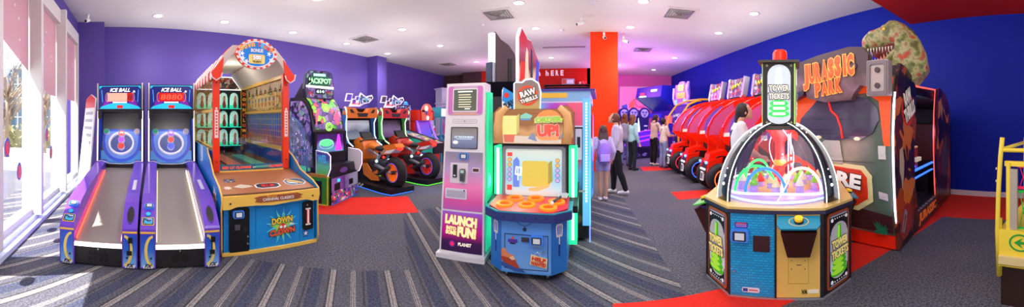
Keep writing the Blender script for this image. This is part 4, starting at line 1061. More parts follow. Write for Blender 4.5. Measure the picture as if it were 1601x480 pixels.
# ================================================================ RED PUPPY ALLEY
def puppy():
    t = thing('ticket_alley_game', 'red ticket game with a white bone plaque, purple ramp and blue splash on top', 'arcade machine', (-4.95, 8.52, 0), R(90))
    RD = mat('d82818', .35, coat=.3)
    q = B(RD); q.box(-.48, .48, .35, 1.2, 0, 1.45); q.box(-.5, .5, .2, 1.2, 1.45, 1.78); q.prism([(-.02, 0), (-.02, .35), (.4, .42), (.4, 0)], 'x', -.5, .5); bd = q.build('body', t)
    Ms = plane((-.5, .95, 1.6), (0, -1, 0), (0, 0, 1)); q = B(mat('f4f0ec', .4, 0, .3), Ms)
    q.box(.02, .42, -.035, .035, .0, .02)
    for u in (.02, .42):
        for v in (-.035, .035): q.disc(u, v, .045, 0, .02)
    q.build('bone_plaque', bd)
    Mf = plane((0, .18, 1.5)); q = B(mat('ff8060', .4), Mf); q.prism([(-.30, -.05), (.30, -.05), (.34, .28)]+arc(0, .22, .34, 0, pi, 12, .27)+[(-.34, .28)], 'z', 0, .03); q.m(mat('fff0e0', .4, 0, .5)); q.disc(-.08, .33, .1, .03, .04); q.m(mat('e04030', .4, 0, .5)); q.disc(.12, .22, .12, .03, .045); q.m(mat('3c60c0', .4)); q.disc(-.08, .2, .06, .04, .05); q.build('arched_sign', t)
    q = B(mat('fff4e8', .4, 0, .6), Mf); q.disc(0, .03, .07, .03, .045); q.build('paw_print', t)
    q = B(mat('2880ff', .3, 0, 1.0)); 
    for (x, y, z, r_) in ((-.3, .8, 1.88, .12), (-.42, .8, 1.84, .08), (-.18, .8, 1.86, .1), (-.3, .8, 2.0, .07), (-.1, .8, 1.8, .07)): q.ball((x, y, z), r_, n=10, h=8)
    q.build('splash_topper', t)
    q = B(blend(['5c28c0', '3c58d8', '8c50e0'], 'z', .4, 1.4, emit=.6)); q.prism([(.02, .42), (.1, .42), (.42, 1.45), (.34, 1.45)], 'x', -.36, .36); q.m(mat('ffb898', .3, 0, .9)); q.box(-.3, .3, .2, .23, .9, .93); q.build('ramp', t)
    for sx in (-1, 1):
        q = B(mat('9c60ff', .3, 0, 1.0)); q.tube([(sx*.40, .30, 1.45), (sx*.41, .22, 1.2), (sx*.44, .1, .9), (sx*.48, -.1, .62), (sx*.48, -.15, .45)], .035, 8); q.build('ramp_edge', t)
puppy()

# ================================================================ OTHER CABINETS AT THE BACK LEFT
def crane(x, y, rz, label, body, inside, w=.8, h=1.9, sign=None):
    t = thing('crane_cabinet', label, 'arcade machine', (x, y, 0), rz)
    q = B(mat(body, .35)); q.box(-w/2, w/2, 0, .75, 0, .8); q.box(-w/2, w/2, 0, .75, h-.35, h)
    for sx in (-1, 1):
        for yy in (0, .71): q.box(sx*(w/2-.02)-.02, sx*(w/2-.02)+.02, yy, yy+.04, .8, h-.35)
    bd = q.build('body', t)
    q = B(inside); q.box(-w/2+.04, w/2-.04, .68, .70, .8, h-.35); q.box(-w/2+.04, w/2-.04, .05, .68, .8, .95); q.build('prize_bed', t)
    q = B(glass('e8f0ff', .08)); q.box(-w/2+.04, w/2-.04, .01, .016, .8, h-.35); q.build('pane', t)
    M = plane((0, -.004, h-.18)); q = B(mat('f4f0f4', .4, 0, .6), M); q.rect(-w/2+.03, w/2-.03, -.13, .14, 0, .01); q.m(mat('e02840', .4, 0, .5)); q.ring(0, 0, .06, .09, .01, .016); q.build('marquee', t)
    q = B(BLACK); q.box(-.15, .15, -.14, 0, .72, .82); q.cyl((0, -.08, .82), (0, -.08, .9), .012); q.ball((0, -.08, .92), .025); q.build('control_shelf', t)
    return t
crane(-5.05, 9.75, R(88), 'white and teal crane cabinet with a red round emblem, left of the payment kiosk', '3098b0', art(['30b0c0', 'e04070', '207888', 'f0e0e8', '186070'], 8, .5))
t = thing('tall_cabinet', 'tall pale lilac cabinet standing in front of the brown corner wall', 'cabinet', (-6.15, 11.9, 0), R(62))
q = B(mat('b4a8c8', .5)); q.box(-.26, .26, 0, .5, 0, 2.15); q.box(-.29, .29, -.03, .53, 2.15, 2.2); q.build('body', t)
q = B(mat('a8a0bc', .5)); q.box(-.26, .26, .0, .5, 2.2, 2.78); q.box(-.3, .3, -.04, .54, 2.78, 2.84); q.build('upper_box', t)
q = B(mat('e070a8', .4)); q.box(-.22, .22, -.008, 0, .2, 1.3); q.m(mat('8c80a8', .4)); q.box(-.2, .2, -.012, 0, 1.5, 2.05); q.build('door', t)
t = thing('dark_cabinet', 'narrow dark cabinet with small lit squares beside the tall lilac cabinet', 'cabinet', (-5.3, 12.2, 0), R(62))
q = B(mat('1c1620', .4)); q.box(-.3, .3, 0, .6, 0, 2.5); q.m(mat('c060c0', .3, 0, .8))
for k in range(6): q.box(-.05, .02, -.006, 0, 1.4+k*.18, 1.44+k*.18)
q.build('body', t)
q = B(mat('3c2c48', .4)); q.box(-.26, .26, -.02, 0, .2, 1.2); q.build('door', t)
# ================================================================ PAYMENT KIOSK
def kiosk():
    loc, rz = pair((-1.644, 2.960), (-1.117, 3.005))
    t = thing('payment_kiosk', 'white leaning payment kiosk with pink and purple panels and a slim card terminal', 'kiosk', loc, rz)
    WH = mat('ece8ea', .35, coat=.3)
    wb, wt = .255, .225
    lean = lambda z: .02+.16*(z/1.9)
    # body as a leaning tapered case
    q = B(WH)
    def ring(z): w_ = wb+(wt-wb)*z/1.9; return [(-w_, lean(z), z), (w_, lean(z), z), (w_, .42, z), (-w_, .42, z)]
    rs = [[q._v(p) for p in ring(z)] for z in (.05, .9, 1.9)]
    q._f(rs[0][::-1]); q._f(rs[-1])
    for A, Bq in zip(rs, rs[1:]):
        for i in range(4): q._f([A[i], A[(i+1) % 4], Bq[(i+1) % 4], Bq[i]])
    bd = q.build('body', t)
    q = B(WH); q.prism([(-.275, -.03), (.275, -.03), (.275, .45), (-.275, .45)], 'z', 0, .05); q.build('plinth', t)
    q = B(mat('20d090', .4, 0, .7)); q.prism([(.03+.14*z/1.9+.06, z) for z in (.08, .6, 1.2, 1.8)]+[(.38, 1.8), (.38, .08)], 'x', .235, .262); q.build('side_light', t, 'green lit side panel')
    M = plane((0, .02, 0), (1, 0, 0), (0, .16, 1.9)); k = 1.0069
    def w_at(v): return wb+(wt-wb)*v/1.9
    def pan(v0, v1, m, name, parent=bd, ins=.02, w1=.004, w0=0):
        a, b_ = w_at(v0)-ins, w_at(v1)-ins
        q = B(m, M); q.poly([(-a, v0), (a, v0), (b_, v1), (-b_, v1)], w0, w1); return q.build(name, parent)
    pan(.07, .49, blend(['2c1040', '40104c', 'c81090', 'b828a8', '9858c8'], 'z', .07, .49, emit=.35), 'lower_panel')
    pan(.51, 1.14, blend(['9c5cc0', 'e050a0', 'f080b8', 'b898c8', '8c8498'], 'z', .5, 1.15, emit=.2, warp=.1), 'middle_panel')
    YL = mat('fff0b0', .4, 0, .5); OL = mat('d89838', .4, 0, .2)
    text('LAUNCH', YL, bd, M, -.01, .40, .10, .36, bold=.06, rot=-.05, w0=.008, outline=OL)
    text('INTO\nSOME', YL, bd, M, -.12, .29, .085, .12, bold=.05, rot=-.04, w0=.008, outline=OL)
    text('FUN!', YL, bd, M, .06, .285, .11, .21, bold=.06, rot=-.05, w0=.008, outline=OL)
    text('PLANET', mat('fff4e0', .4, 0, .4), bd, M, .04, .155, .035, .15, bold=.04, w0=.008)
    text('FUN', mat('fff4e0', .4, 0, .3), bd, M, .10, .12, .018, .06, bold=.03, w0=.008) if False else None
    q = B(mat('e8285c', .4, 0, .5), M); q.disc(-.105, .15, .022, .004, .007); q.m(mat('8838b8', .4)); q.ring(-.105, .15, .026, .034, .004, .007); q.build('emblem', bd)
    # upper: white fascia with touch screen, header display
    q = B(mat('d0b0cc', .4), M); q.poly(rrect(-.205, .205, 1.545, 1.875, .03), 0, .004); q.m(mat('c870b8', .4, 0, .15)); q.poly(rrect(-.2, -.135, 1.56, 1.87, .02), .004, .006); q.poly(rrect(.135, .2, 1.56, 1.87, .02), .004, .006); q.m(mat('e0a890', .4)); q.rect(-.135, .135, 1.55, 1.575, .004, .006); q.m(WHITE); q.rect(-.145, .145, 1.585, 1.845, .004, .008)
    hs = q.build('header', bd)
    q = B(mat('5c6458', .12, 0, .25), M); q.rect(-.133, .133, 1.597, 1.833, .008, .011); scr = q.build('header_screen', hs)
    text('RELOAD HERE!', mat('f4f4f0', .4, 0, .8), scr, M, 0, 1.808, .018, .17, bold=.02, w0=.013) if False else text('WE ACCEPT', mat('f4f4f0', .4, 0, .8), scr, M, 0, 1.808, .018, .17, bold=.02, w0=.013) if False else None
    q = B(mat('f0e8c0', .4, 0, .6), M)
    for i in range(6): q.rect(-.075, .075-.01*(i % 2), 1.635+i*.027, 1.643+i*.027, .011, .013)
    q.m(mat('f4f4f4', .4, 0, .8)); q.rect(-.085, .085, 1.803, 1.816, .011, .013); q.rect(.0, .06, 1.612, 1.622, .011, .013); q.build('text_lines', scr)
    q = B(mat('9c98a0', .4), M); q.frame(rrect(-.14, .14, 1.46, 1.50, .005, 1), rrect(-.138, .138, 1.462, 1.498, .005, 1), 'z', 0, .003); q.rect(-.12, .12, 1.479, 1.481, 0, .003); q.disc(0, 1.48, .008, 0, .004); q.build('vent_plate', bd)
    q = B(DARK, M); q.frame(rrect(-.155, .155, 1.155+.02, 1.405+.01, .008, 1), rrect(-.148, .148, 1.182, 1.408, .008, 1), 'z', 0, .012)
    q.m(blend(['5c6480', '7c88a8', '908c8c', '78746c'], 'z', 1.17, 1.42, emit=.35)); q.rect(-.148, .148, 1.182, 1.408, 0, .006); q.m(mat('e8e4e0', .4, 0, .4)); q.disc(-.1, 1.245, .032, .006, .008, rv=.02)
    ts = q.build('touch_screen', bd)
    text('LET THE FUN BEGIN!', mat('d8ecf8', .4, 0, .6), ts, M, 0, 1.305, .02, .22, bold=.02, w0=.009)
    q = B(mat('c0d8f0', .4, 0, .5), M); q.rect(-.09, .09, 1.28, 1.287, .006, .008); q.build('text_lines', ts)
    card_reader(bd, M @ Matrix.Translation((0, 0, .002)), .005, 1.095, .95)
    q = B(mat('9c98a0', .4), M); q.rect(-.17, -.08, 1.105, 1.112, 0, .003); q.rect(-.16, -.11, 1.06, 1.065, 0, .003); q.disc(-.1, 1.07, .008, 0, .006); q.build('instruction_lines', bd)
    q = B(mat('e8dce4', .4), M); q.rect(-.15, .055, .80, 1.02, .004, .008); q.m(mat('181820', .4)); q.rect(-.115, -.07, .86, 1.0, .008, .02); q.m(CHROME); q.rect(-.105, -.08, .875, .89, .02, .024); q.build('card_slot', bd)
    q = B(mat('60646c', .35, .4), M); q.poly([(-.025, .825), (.02, .82), (.03, .94), (.02, .96), (-.02, .96), (-.03, .94)], .008, .045); q.m(mat('9cb8b0', .3, 0, .4)); q.rect(-.018, .02, .915, .945, .045, .048); q.m(mat('303438', .5))
    for i in range(3):
        for j in range(4): q.rect(-.017+i*.013, -.008+i*.013, .84+j*.015, .85+j*.015, .045, .049)
    q.build('card_terminal', bd)
    q = B(WHITE, M); q.rect(.105, .185, .925, .975, .004, .008); q.m(mat('5c2430', .4)); q.rect(.112, .178, .935, .967, .008, .012); q.build('ticket_slot', bd)
    q = B(mat('e4e0ec', .4), M); q.poly(rrect(-.2, .05, .63, .74, .01), .004, .012); q.m(mat('b8b4c4', .3)); q.rect(-.185, .035, .645, .72, .012, .014); q.m(BLACK); q.disc(.02, .725, .008, .012, .02); q.build('dispenser_door', bd)
kiosk()

# ================================================================ BURGER WHACKING GAME
def burger_game():
    t = thing('burger_game', 'blue burger flipping game with orange rings, wooden crate header and green lit sides', 'arcade machine', (-.63, 2.80, 0), R(1.5))
    BL = mat('3c90dc', .35, coat=.3); NV = mat('28387c', .35)
    fp = [(-.235, 0), (.235, 0), (.375, .12), (.375, .80), (-.375, .80), (-.375, .12)]
    q = B(BL); q.prism(fp, 'z', .06, .56); bs = q.build('base', t)
    for (x, y) in ((-.2, .07), (.2, .07), (-.33, .22), (.33, .22), (-.33, .74), (.33, .74)):
        q = B(CHROME); q.cyl((x-.012, y, .03), (x+.012, y, .03), .03, n=14); q.cyl((x, y, .03), (x, y, .07), .01, n=8); q.build('castor', t)
    Mf = plane((0, -.001, 0))
    q = B(blend(['3c8cdc', '78b0ec', '68a0e8', '5c98e4'], 'z', .06, .56, warp=.2), Mf); q.rect(-.235, .235, .07, .55, 0, .002); q.m(mat('182848', .4)); q.frame(rrect(-.205, .21, .1, .425, .002, 1), rrect(-.199, .204, .106, .419, .002, 1), 'z', .002, .005); q.build('front_art', bs)
    q = B(mat('b84430', .45), Mf); q.poly([(-.235, .18), (-.2, .14), (-.05, .10), (-.1, .18), (-.16, .24), (-.235, .21)], .003, .005); q.m(mat('e88c5c', .45)); q.poly([(-.235, .21), (-.235, .27), (-.2, .29), (-.17, .24), (-.12, .23), (-.09, .18), (-.16, .2)], .005, .007); q.m(mat('f4d0a8', .4)); q.poly([(-.16, .2), (-.12, .22), (-.1, .19), (-.13, .18)], .007, .008); q.m(mat('3858a0', .4)); q.poly([(-.235, .12), (-.1, .08), (.0, .075), (-.03, .1), (-.1, .115), (-.235, .16)], .005, .006); q.build('painted_shoe', bs)
    q = B(mat('f8e4a8', .4), Mf); q.poly([(.04, .155), (.195, .125), (.205, .215), (.05, .25)], .004, .008); sg = q.build('notice', bs)
    text('HELP', mat('e83820', .4), sg, Mf, .125, .208, .036, .13, bold=.04, w0=.012, rot=-.15)
    text('WANTED', mat('e83820', .4), sg, Mf, .12, .165, .036, .145, bold=.04, w0=.012, rot=-.12)
    q = B(WHITE, Mf); q.tube([(.08, .245, .006), (.11, .275, .008), (.14, .235, .006)], .003, 5); q.build('string', sg)
    # dark T shaped drain and cord art, sticker
    q = B(mat('183050', .4), Mf); q.tube([(-.09, .545, .004), (-.05, .515, .004), (0, .505, .004), (.06, .54, .004)], .0025, 5); q.disc(-.01, .475, .018, .003, .008); q.prism([(-.018, .475), (-.002, .475), (-.01, .505)], 'z', .003, .008); q.build('lure_art', bs)
    q = B(mat('5838a8', .4), Mf); q.rect(-.17, -.08, .345, .375, .003, .006); q.m(mat('e04838', .4)); q.rect(-.135, -.115, .375, .40, .003, .006); q.m(mat('303040', .4)); q.rect(-.15, -.1, .33, .342, .003, .006); q.build('sticker', bs)
    q = B(mat('403840', .4), Mf); q.rect(-.04, .03, .36, .40, .003, .012); q.build('ticket_slot', bs)
    card_reader(bs, Mf @ Matrix.Translation((0, 0, .003)), .105, .385, 1.15)
    q = B(mat('a8b0a8', .4), Mf); q.rect(.07, .14, .32, .342, .003, .01); q.m(CHROME); q.disc(.165, .275, .012, .003, .012); q.build('lock', bs)
    # corner faces with spatulas
    for sx in (-1, 1):
        if sx > 0: Mc = plane((.235, -.001, 0), (.14, .12, 0))
        else: Mc = plane((-.375, .119, 0), (.14, -.12, 0))
        q = B(mat('2478d0', .35), Mc); q.rect(.004, .18, .07, .55, 0, .002); q.m(mat('e8e4e8', .4)); q.frame([(.06, .40), (.125, .40), (.132, .50), (.12, .52), (.065, .52), (.053, .50)], [(.07, .42), (.115, .42), (.118, .49), (.11, .505), (.075, .505), (.068, .49)], 'z', .002, .005); q.rect(.083, .088, .41, .51, .002, .005); q.rect(.098, .103, .41, .51, .002, .005); q.rect(.088, .097, .33, .40, .002, .005); q.m(mat('1c3488', .4)); q.poly(rrect(.084, .101, .22, .33, .008), .002, .006); q.build('spatula_art', bs)
    # bumper table
    tp = [(-.27, -.05), (.27, -.05), (.425, .085), (.425, .42), (-.425, .42), (-.425, .085)]
    q = B(NV); q.prism(tp, 'z', .555, .632); bm_ = q.build('bumper', t)
    q = B(mat('2090a8', .4)); q.frame([(x*1.001, y) for x, y in tp], [(x*.9, .03+(y-.03)*.85) for x, y in tp], 'z', .632, .642); q.build('bumper_edge', bm_)
    q = B(DARK)
    for x in (-.2, -.1, 0, .1, .2): q.cyl((x, -.052, .595), (x, -.05+.002, .595), .008, n=10)
    q.build('bolt', bm_)
    T = plane((0, -.02, .636), (1, 0, 0), (0, .40, .045))
    q = B(blend(['e83c50', 'f06048', 'd8a8a0', 'f04858', 'd82848'], 'x', -.4, .4, warp=.15), T); q.poly([(-.25, .0), (.25, .0), (.385, .12), (.385, .42), (-.385, .42), (-.385, .12)], -.01, .006); tt = q.build('play_table', t)
    k = 0
    for (u, v) in ((-.235, .14), (-.015, .15), (.20, .10), (-.165, .30), (.045, .32), (.265, .25)):
        q = B(mat('ff9420', .35, 0, .35), T); q.ring(u, v, .05, .085, .006, .026, n=24, k=.9); q.m(mat('e85818', .4, 0, .2)); q.disc(u, v, .05, .006, .012, rv=.045); q.build('target_ring', tt)
    q = B(mat('d8e0e0', .35, .3), T); q.poly([(.27, .30), (.36, .30), (.375, .40), (.34, .43), (.285, .43), (.26, .39)], .035, .05); q.m(mat('384048', .4)); q.tube([(.30, .31, .045), (.25, .2, .045), (.235, .15, .045)], .014, 8); q.m(WHITE); q.ball((.232, .14, .045), .02, n=10, h=8); q.build('spatula', tt)
    # screen housing
    S = plane((0, .40, .655), (1, 0, 0), (0, .05, 1)); 
    q = B(mat('50545c', .4), S); q.rect(-.345, .345, 0, .56, -.3, 0); hs = q.build('screen_housing', t)
    q = B(mat('8c909c', .35), S); q.frame(rrect(-.34, .34, .0, .555, .03), rrect(-.305, .305, .035, .525, .025), 'z', 0, .02); q.build('screen_frame', hs)
    q = B(blend(['f0dcc0', 'c8e8f0', '90d4f0', 'b8e8e8', 'd8ece0'], 'z', .7, 1.2, emit=.45, warp=.12), S); q.poly(rrect(-.305, .305, .035, .525, .02), 0, .006); scn = q.build('screen', hs)
    q = B(mat('d8c850', .3, 0, .3), S); q.poly(rrect(-.12, .16, .13, .40, .03), .006, .008); q.m(mat('a8a040', .3, 0, .25)); q.poly([(.16, .15), (.205, .19), (.2, .41), (.16, .38)], .006, .008)
    q.m(mat('5c78c8', .3, 0, .7)); q.poly([(-.22, .12), (-.15, .12), (-.15, .40), (-.18, .44), (-.22, .40)], .006, .007); q.m(mat('d03c30', .3, 0, .7)); q.rect(-.285, -.23, .445, .485, .006, .008); q.rect(-.285, -.23, .085, .14, .006, .008)
    q.m(mat('e8a868', .3, 0, .7)); q.poly([(-.06, .11), (.16, .15), (.19, .19), (.17, .13), (.05, .085), (-.04, .085)], .008, .01)
    q.m(mat('e8eef8', .3, 0, .9)); q.frame([(-.2, .25), (-.13, .24), (-.12, .33), (-.19, .34)], [(-.185, .265), (-.14, .258), (-.135, .318), (-.18, .325)], 'z', .008, .01); q.rect(-.17, -.16, .26, .33, .008, .01); q.rect(-.17, -.158, .19, .25, .008, .01)
    for sx in (-1, 1):
        for j in range(5):
            q.m(mat('f0a050' if j > 2 else 'b090d8', .3, 0, .8)); q.disc(sx*.258, .2+j*.052, .019, .006, .01, n=16); q.m(mat('50586c', .3)); q.ring(sx*.258, .2+j*.052, .019, .023, .006, .011, n=16)
    q.build('screen_picture', scn)
    # header: wooden crate side with logs
    H = plane((0, .36, 1.235), (1, 0, 0), (0, .04, 1))
    WD = blend(['a87848', 'c89860', 'b08450', 'd8a870', 'a06c40'], 'z', 1.2, 1.62, emit=.35, warp=.3)
    q = B(mat('6c4828', .6), H); q.poly([(-.43, 0), (.43, 0), (.43, .34), (.36, .41), (.24, .37), (-.28, .37), (-.36, .40), (-.43, .33)], -.25, 0); hd = q.build('header', t)
    q = B(WD, H); q.poly([(-.425, .005), (.425, .005), (.425, .34), (.36, .405), (.24, .365), (-.28, .365), (-.36, .395), (-.425, .33)], 0, .006); q.m(mat('d8ccb8', .4, 0, .3)); q.poly([(-.40, .01), (.3, .01), (.3, .05), (.1, .08), (-.2, .09), (-.40, .15)], .006, .008); q.m(mat('c05030', .4, 0, .2)); q.rect(.31, .425, .01, .07, .006, .008)
    q.m(mat('9a6a3c', .5)); 
    for v in (.2, .27, .32): q.rect(-.2, .2, v, v+.004, .006, .008)
    q.build('crate_art', hd)
    for sx in (-1, 1):
        q = B(mat('d8a468', .5, 0, .2), H)
        P = [(sx*.36, .01, .012), (sx*.37, .2, .014), (sx*.36, .31, .014), (sx*.28, .39, .012)]
        q.tube(P, [.045, .045, .045, .03], 10); q.build('log', hd)
    # burger with the name
    q = B(mat('e0904c', .4, 0, .35), H); q.poly([(.02, .24)]+arc(.17, .24, .14, pi, 0, 12, .12)+[(.31, .24)], .006, .014); q.m(mat('e8a060', .4, 0, .35)); q.poly([(.05, .10), (.28, .10), (.27, .05), (.24, .045), (.09, .045), (.06, .06)], .006, .014); q.m(mat('c8d868', .4, 0, .4)); q.poly([(.02, .22), (.31, .24), (.32, .27), (.2, .29), (.02, .27)], .014, .018); q.m(mat('90a8c8', .4)); q.poly([(-.05, .06), (.05, .03), (.02, .1), (-.0, .12)], .007, .01); q.poly([(.28, .05), (.41, .14), (.32, .14)], .007, .01); q.build('burger_art', hd)
    text('ORDER', mat('98c840', .4, 0, .4), hd, H, .17, .258, .06, .28, bold=.05, rot=.04, w0=.022, outline=mat('f4f0d0', .4))
    text('UP!', mat('f05040', .4, 0, .5), hd, H, .165, .145, .13, .23, bold=.06, rot=.02, w0=.022, outline=mat('fce8d8', .4))
    # plain yellow crate picture on the left of the header, small fish-shaped lettering board
    q = B(mat('e8dc88', .4, 0, .4), H); q.poly([(-.33, .10), (-.17, .10), (-.17, .30), (-.33, .30)], .008, .014); q.m(mat('c8c070', .4, 0, .3)); q.poly([(-.17, .10), (-.14, .13), (-.14, .32), (-.17, .30)], .008, .014); q.m(mat('d87058', .4, 0, .3)); q.poly([(-.30, .02), (-.2, .02), (-.19, .1), (-.31, .1)], .008, .012); q.m(mat('80c8b0', .4, 0, .4)); q.poly([(-.13, .27), (-.02, .27), (.0, .3), (-.07, .33), (-.13, .3)], .008, .012); q.m(mat('6c98c0', .4, 0, .3)); q.rect(-.13, -.02, .25, .268, .008, .012); q.build('box_picture', hd)
    # green lit side columns, rear box
    for sx in (-1, 1):
        q = B(mat('28e098', .4, 0, .9)); q.box(min(sx*.37, sx*.46), max(sx*.37, sx*.46), .50, .72, .15, 1.20); cl = q.build('side_column', t, 'green glowing side column')
        q = B(mat('d8e8ff', .4, 0, 1.3)); q.box(min(sx*.40, sx*.43), max(sx*.40, sx*.43), .494, .50, .2, 1.18); q.build('light_tube', cl)
        q = B(BLACK); q.prism([(.3, .62), (.5, .66), (.72, .78), (.72, .60), (.3, .55)], 'x', min(sx*.36, sx*.475), max(sx*.36, sx*.475)); q.build('side_bracket', t)
    q = B(DARK); q.box(-.37, .37, .50, .85, .56, 1.6); q.build('rear_box', t)
    # round shouldered maker board on top
    K = plane((-.08, .50, 1.60), (1, .02, 0), (0, 0, 1))
    O = [(-.15, -.02), (.14, -.02), (.145, .2), (.12, .29), (.05, .335), (-.02, .33), (-.06, .30), (-.13, .305), (-.15, .29)]
    q = B(blend(['d8c060', 'b89870', '9c8478', '8c7c78'], 'z', 1.58, 1.93, emit=.25), K); q.poly(O, -.03, 0); tb = q.build('maker_board', t)
    q = B(mat('c8e4ff', .4, 0, 1.2), K); q.tube([(u, v, .0) for u, v in O], .008, 6, closed=True); q.build('board_edge', tb)
    q = B(mat('e84828', .4, 0, .3), K); q.ring(0, .155, .085, .11, .002, .006); q.build('red_ring', tb)
    for i, (s_, v) in enumerate((('RAW', .185), ('THRILLS', .115))):
        text(s_, mat('f4f2ec', .4, 0, .3), tb, K, .005+.012*i, v, .07 if i == 0 else .045, .18 if i == 0 else .2, bold=.05, rot=.32, w0=.012, outline=mat('281c1c', .5))
burger_game()

# ================================================================ CABINETS BEHIND THE BURGER GAME
def claw_blue():
    t = thing('prize_cabinet', 'long light blue prize cabinet with dotted light strip and swirling blue pink picture', 'arcade machine', (-.45, 3.80, 0), R(-1))
    q = B(mat('181820', .4)); q.box(-.33, .38, 0, 1.5, .04, 1.75); bd = q.build('body', t)
    q = B(mat('8cb8e8', .4, 0, .2)); q.box(-.35, .40, -.02, 1.52, 1.72, 1.84); q.m(mat('5038a0', .4)); q.box(-.37, .46, -.05, 1.54, 1.84, 1.87); q.m(mat('f0b840', .4, 0, .3)); q.box(-.3, .12, -.026, -.02, 1.76, 1.82); q.build('top_band', t)
    M = plane((0, -.004, 0))
    q = B(mat('d8c8e8', .4, 0, .4), M); q.rect(-.32, .385, 1.40, 1.72, 0, .004); q.m(blend(['e08c70', '6858d8', '2878f0', '60b8f8', 'b048c8', 'e05878'], 'x', -.5, .4, emit=.8, warp=.5)); q.rect(-.31, .31, 1.42, 1.70, .004, .008); q.build('swirl_picture', bd)
    q = B(blend(['3c2c28', 'c85c38', '302870', '5898d8', 'c04878', '403058'], 'z', .5, 1.4, emit=.4, warp=.5), M); q.rect(-.1, .3, .6, 1.38, 0, .006); q.build('prize_window', bd)
    q = B(mat('d8c8e0', .4, 0, .3), M); q.rect(.22, .3, 1.0, 1.38, .006, .012); q.m(mat('281838', .4)); q.rect(.24, .28, 1.15, 1.28, .012, .016); q.build('hand_sign', bd)
    q = B(mat('70b8f8', .35, 0, .5), M); q.box(.31, .41, .2, 1.75, 0, .03); tr = q.build('corner_trim', t)
    q = B(glow('c8f8ff', 3), M)
    for k in range(34): q.disc(.355, .5+k*.036, .011, .03, .036, n=8)
    q.build('light_dot', tr)
    q = B(glow('60a0ff', 2), M); q.rect(.395, .405, .0, 1.7, .03, .036); q.build('light_line', tr)
    q = B(mat('241418', .4), M); q.rect(.02, .32, .05, .62, 0, .02); q.m(mat('604838', .5)); q.disc(.25, .28, .06, .02, .026, rv=.05); q.m(mat('b09890', .3)); q.rect(.02, .34, .61, .63, 0, .04); q.build('lower_door', bd)
    q = B(mat('38a0f0', .35, 0, .5)); q.prism([(.3, .45), (1.4, .25), (1.5, .3), (1.5, .9), (1.1, 1.0), (.6, 1.2), (.3, 1.25)], 'x', .38, .41); q.m(mat('b868d0', .4, 0, .4)); q.prism([(.7, .9), (1.45, .8), (1.45, 1.5), (.9, 1.6)], 'x', .411, .415); q.m(mat('2030a0', .4, 0, .3)); q.prism([(.6, .5), (.9, .46), (1.0, .8), (.7, .9)], 'x', .411, .414); q.build('blue_side_art', bd)
claw_blue()

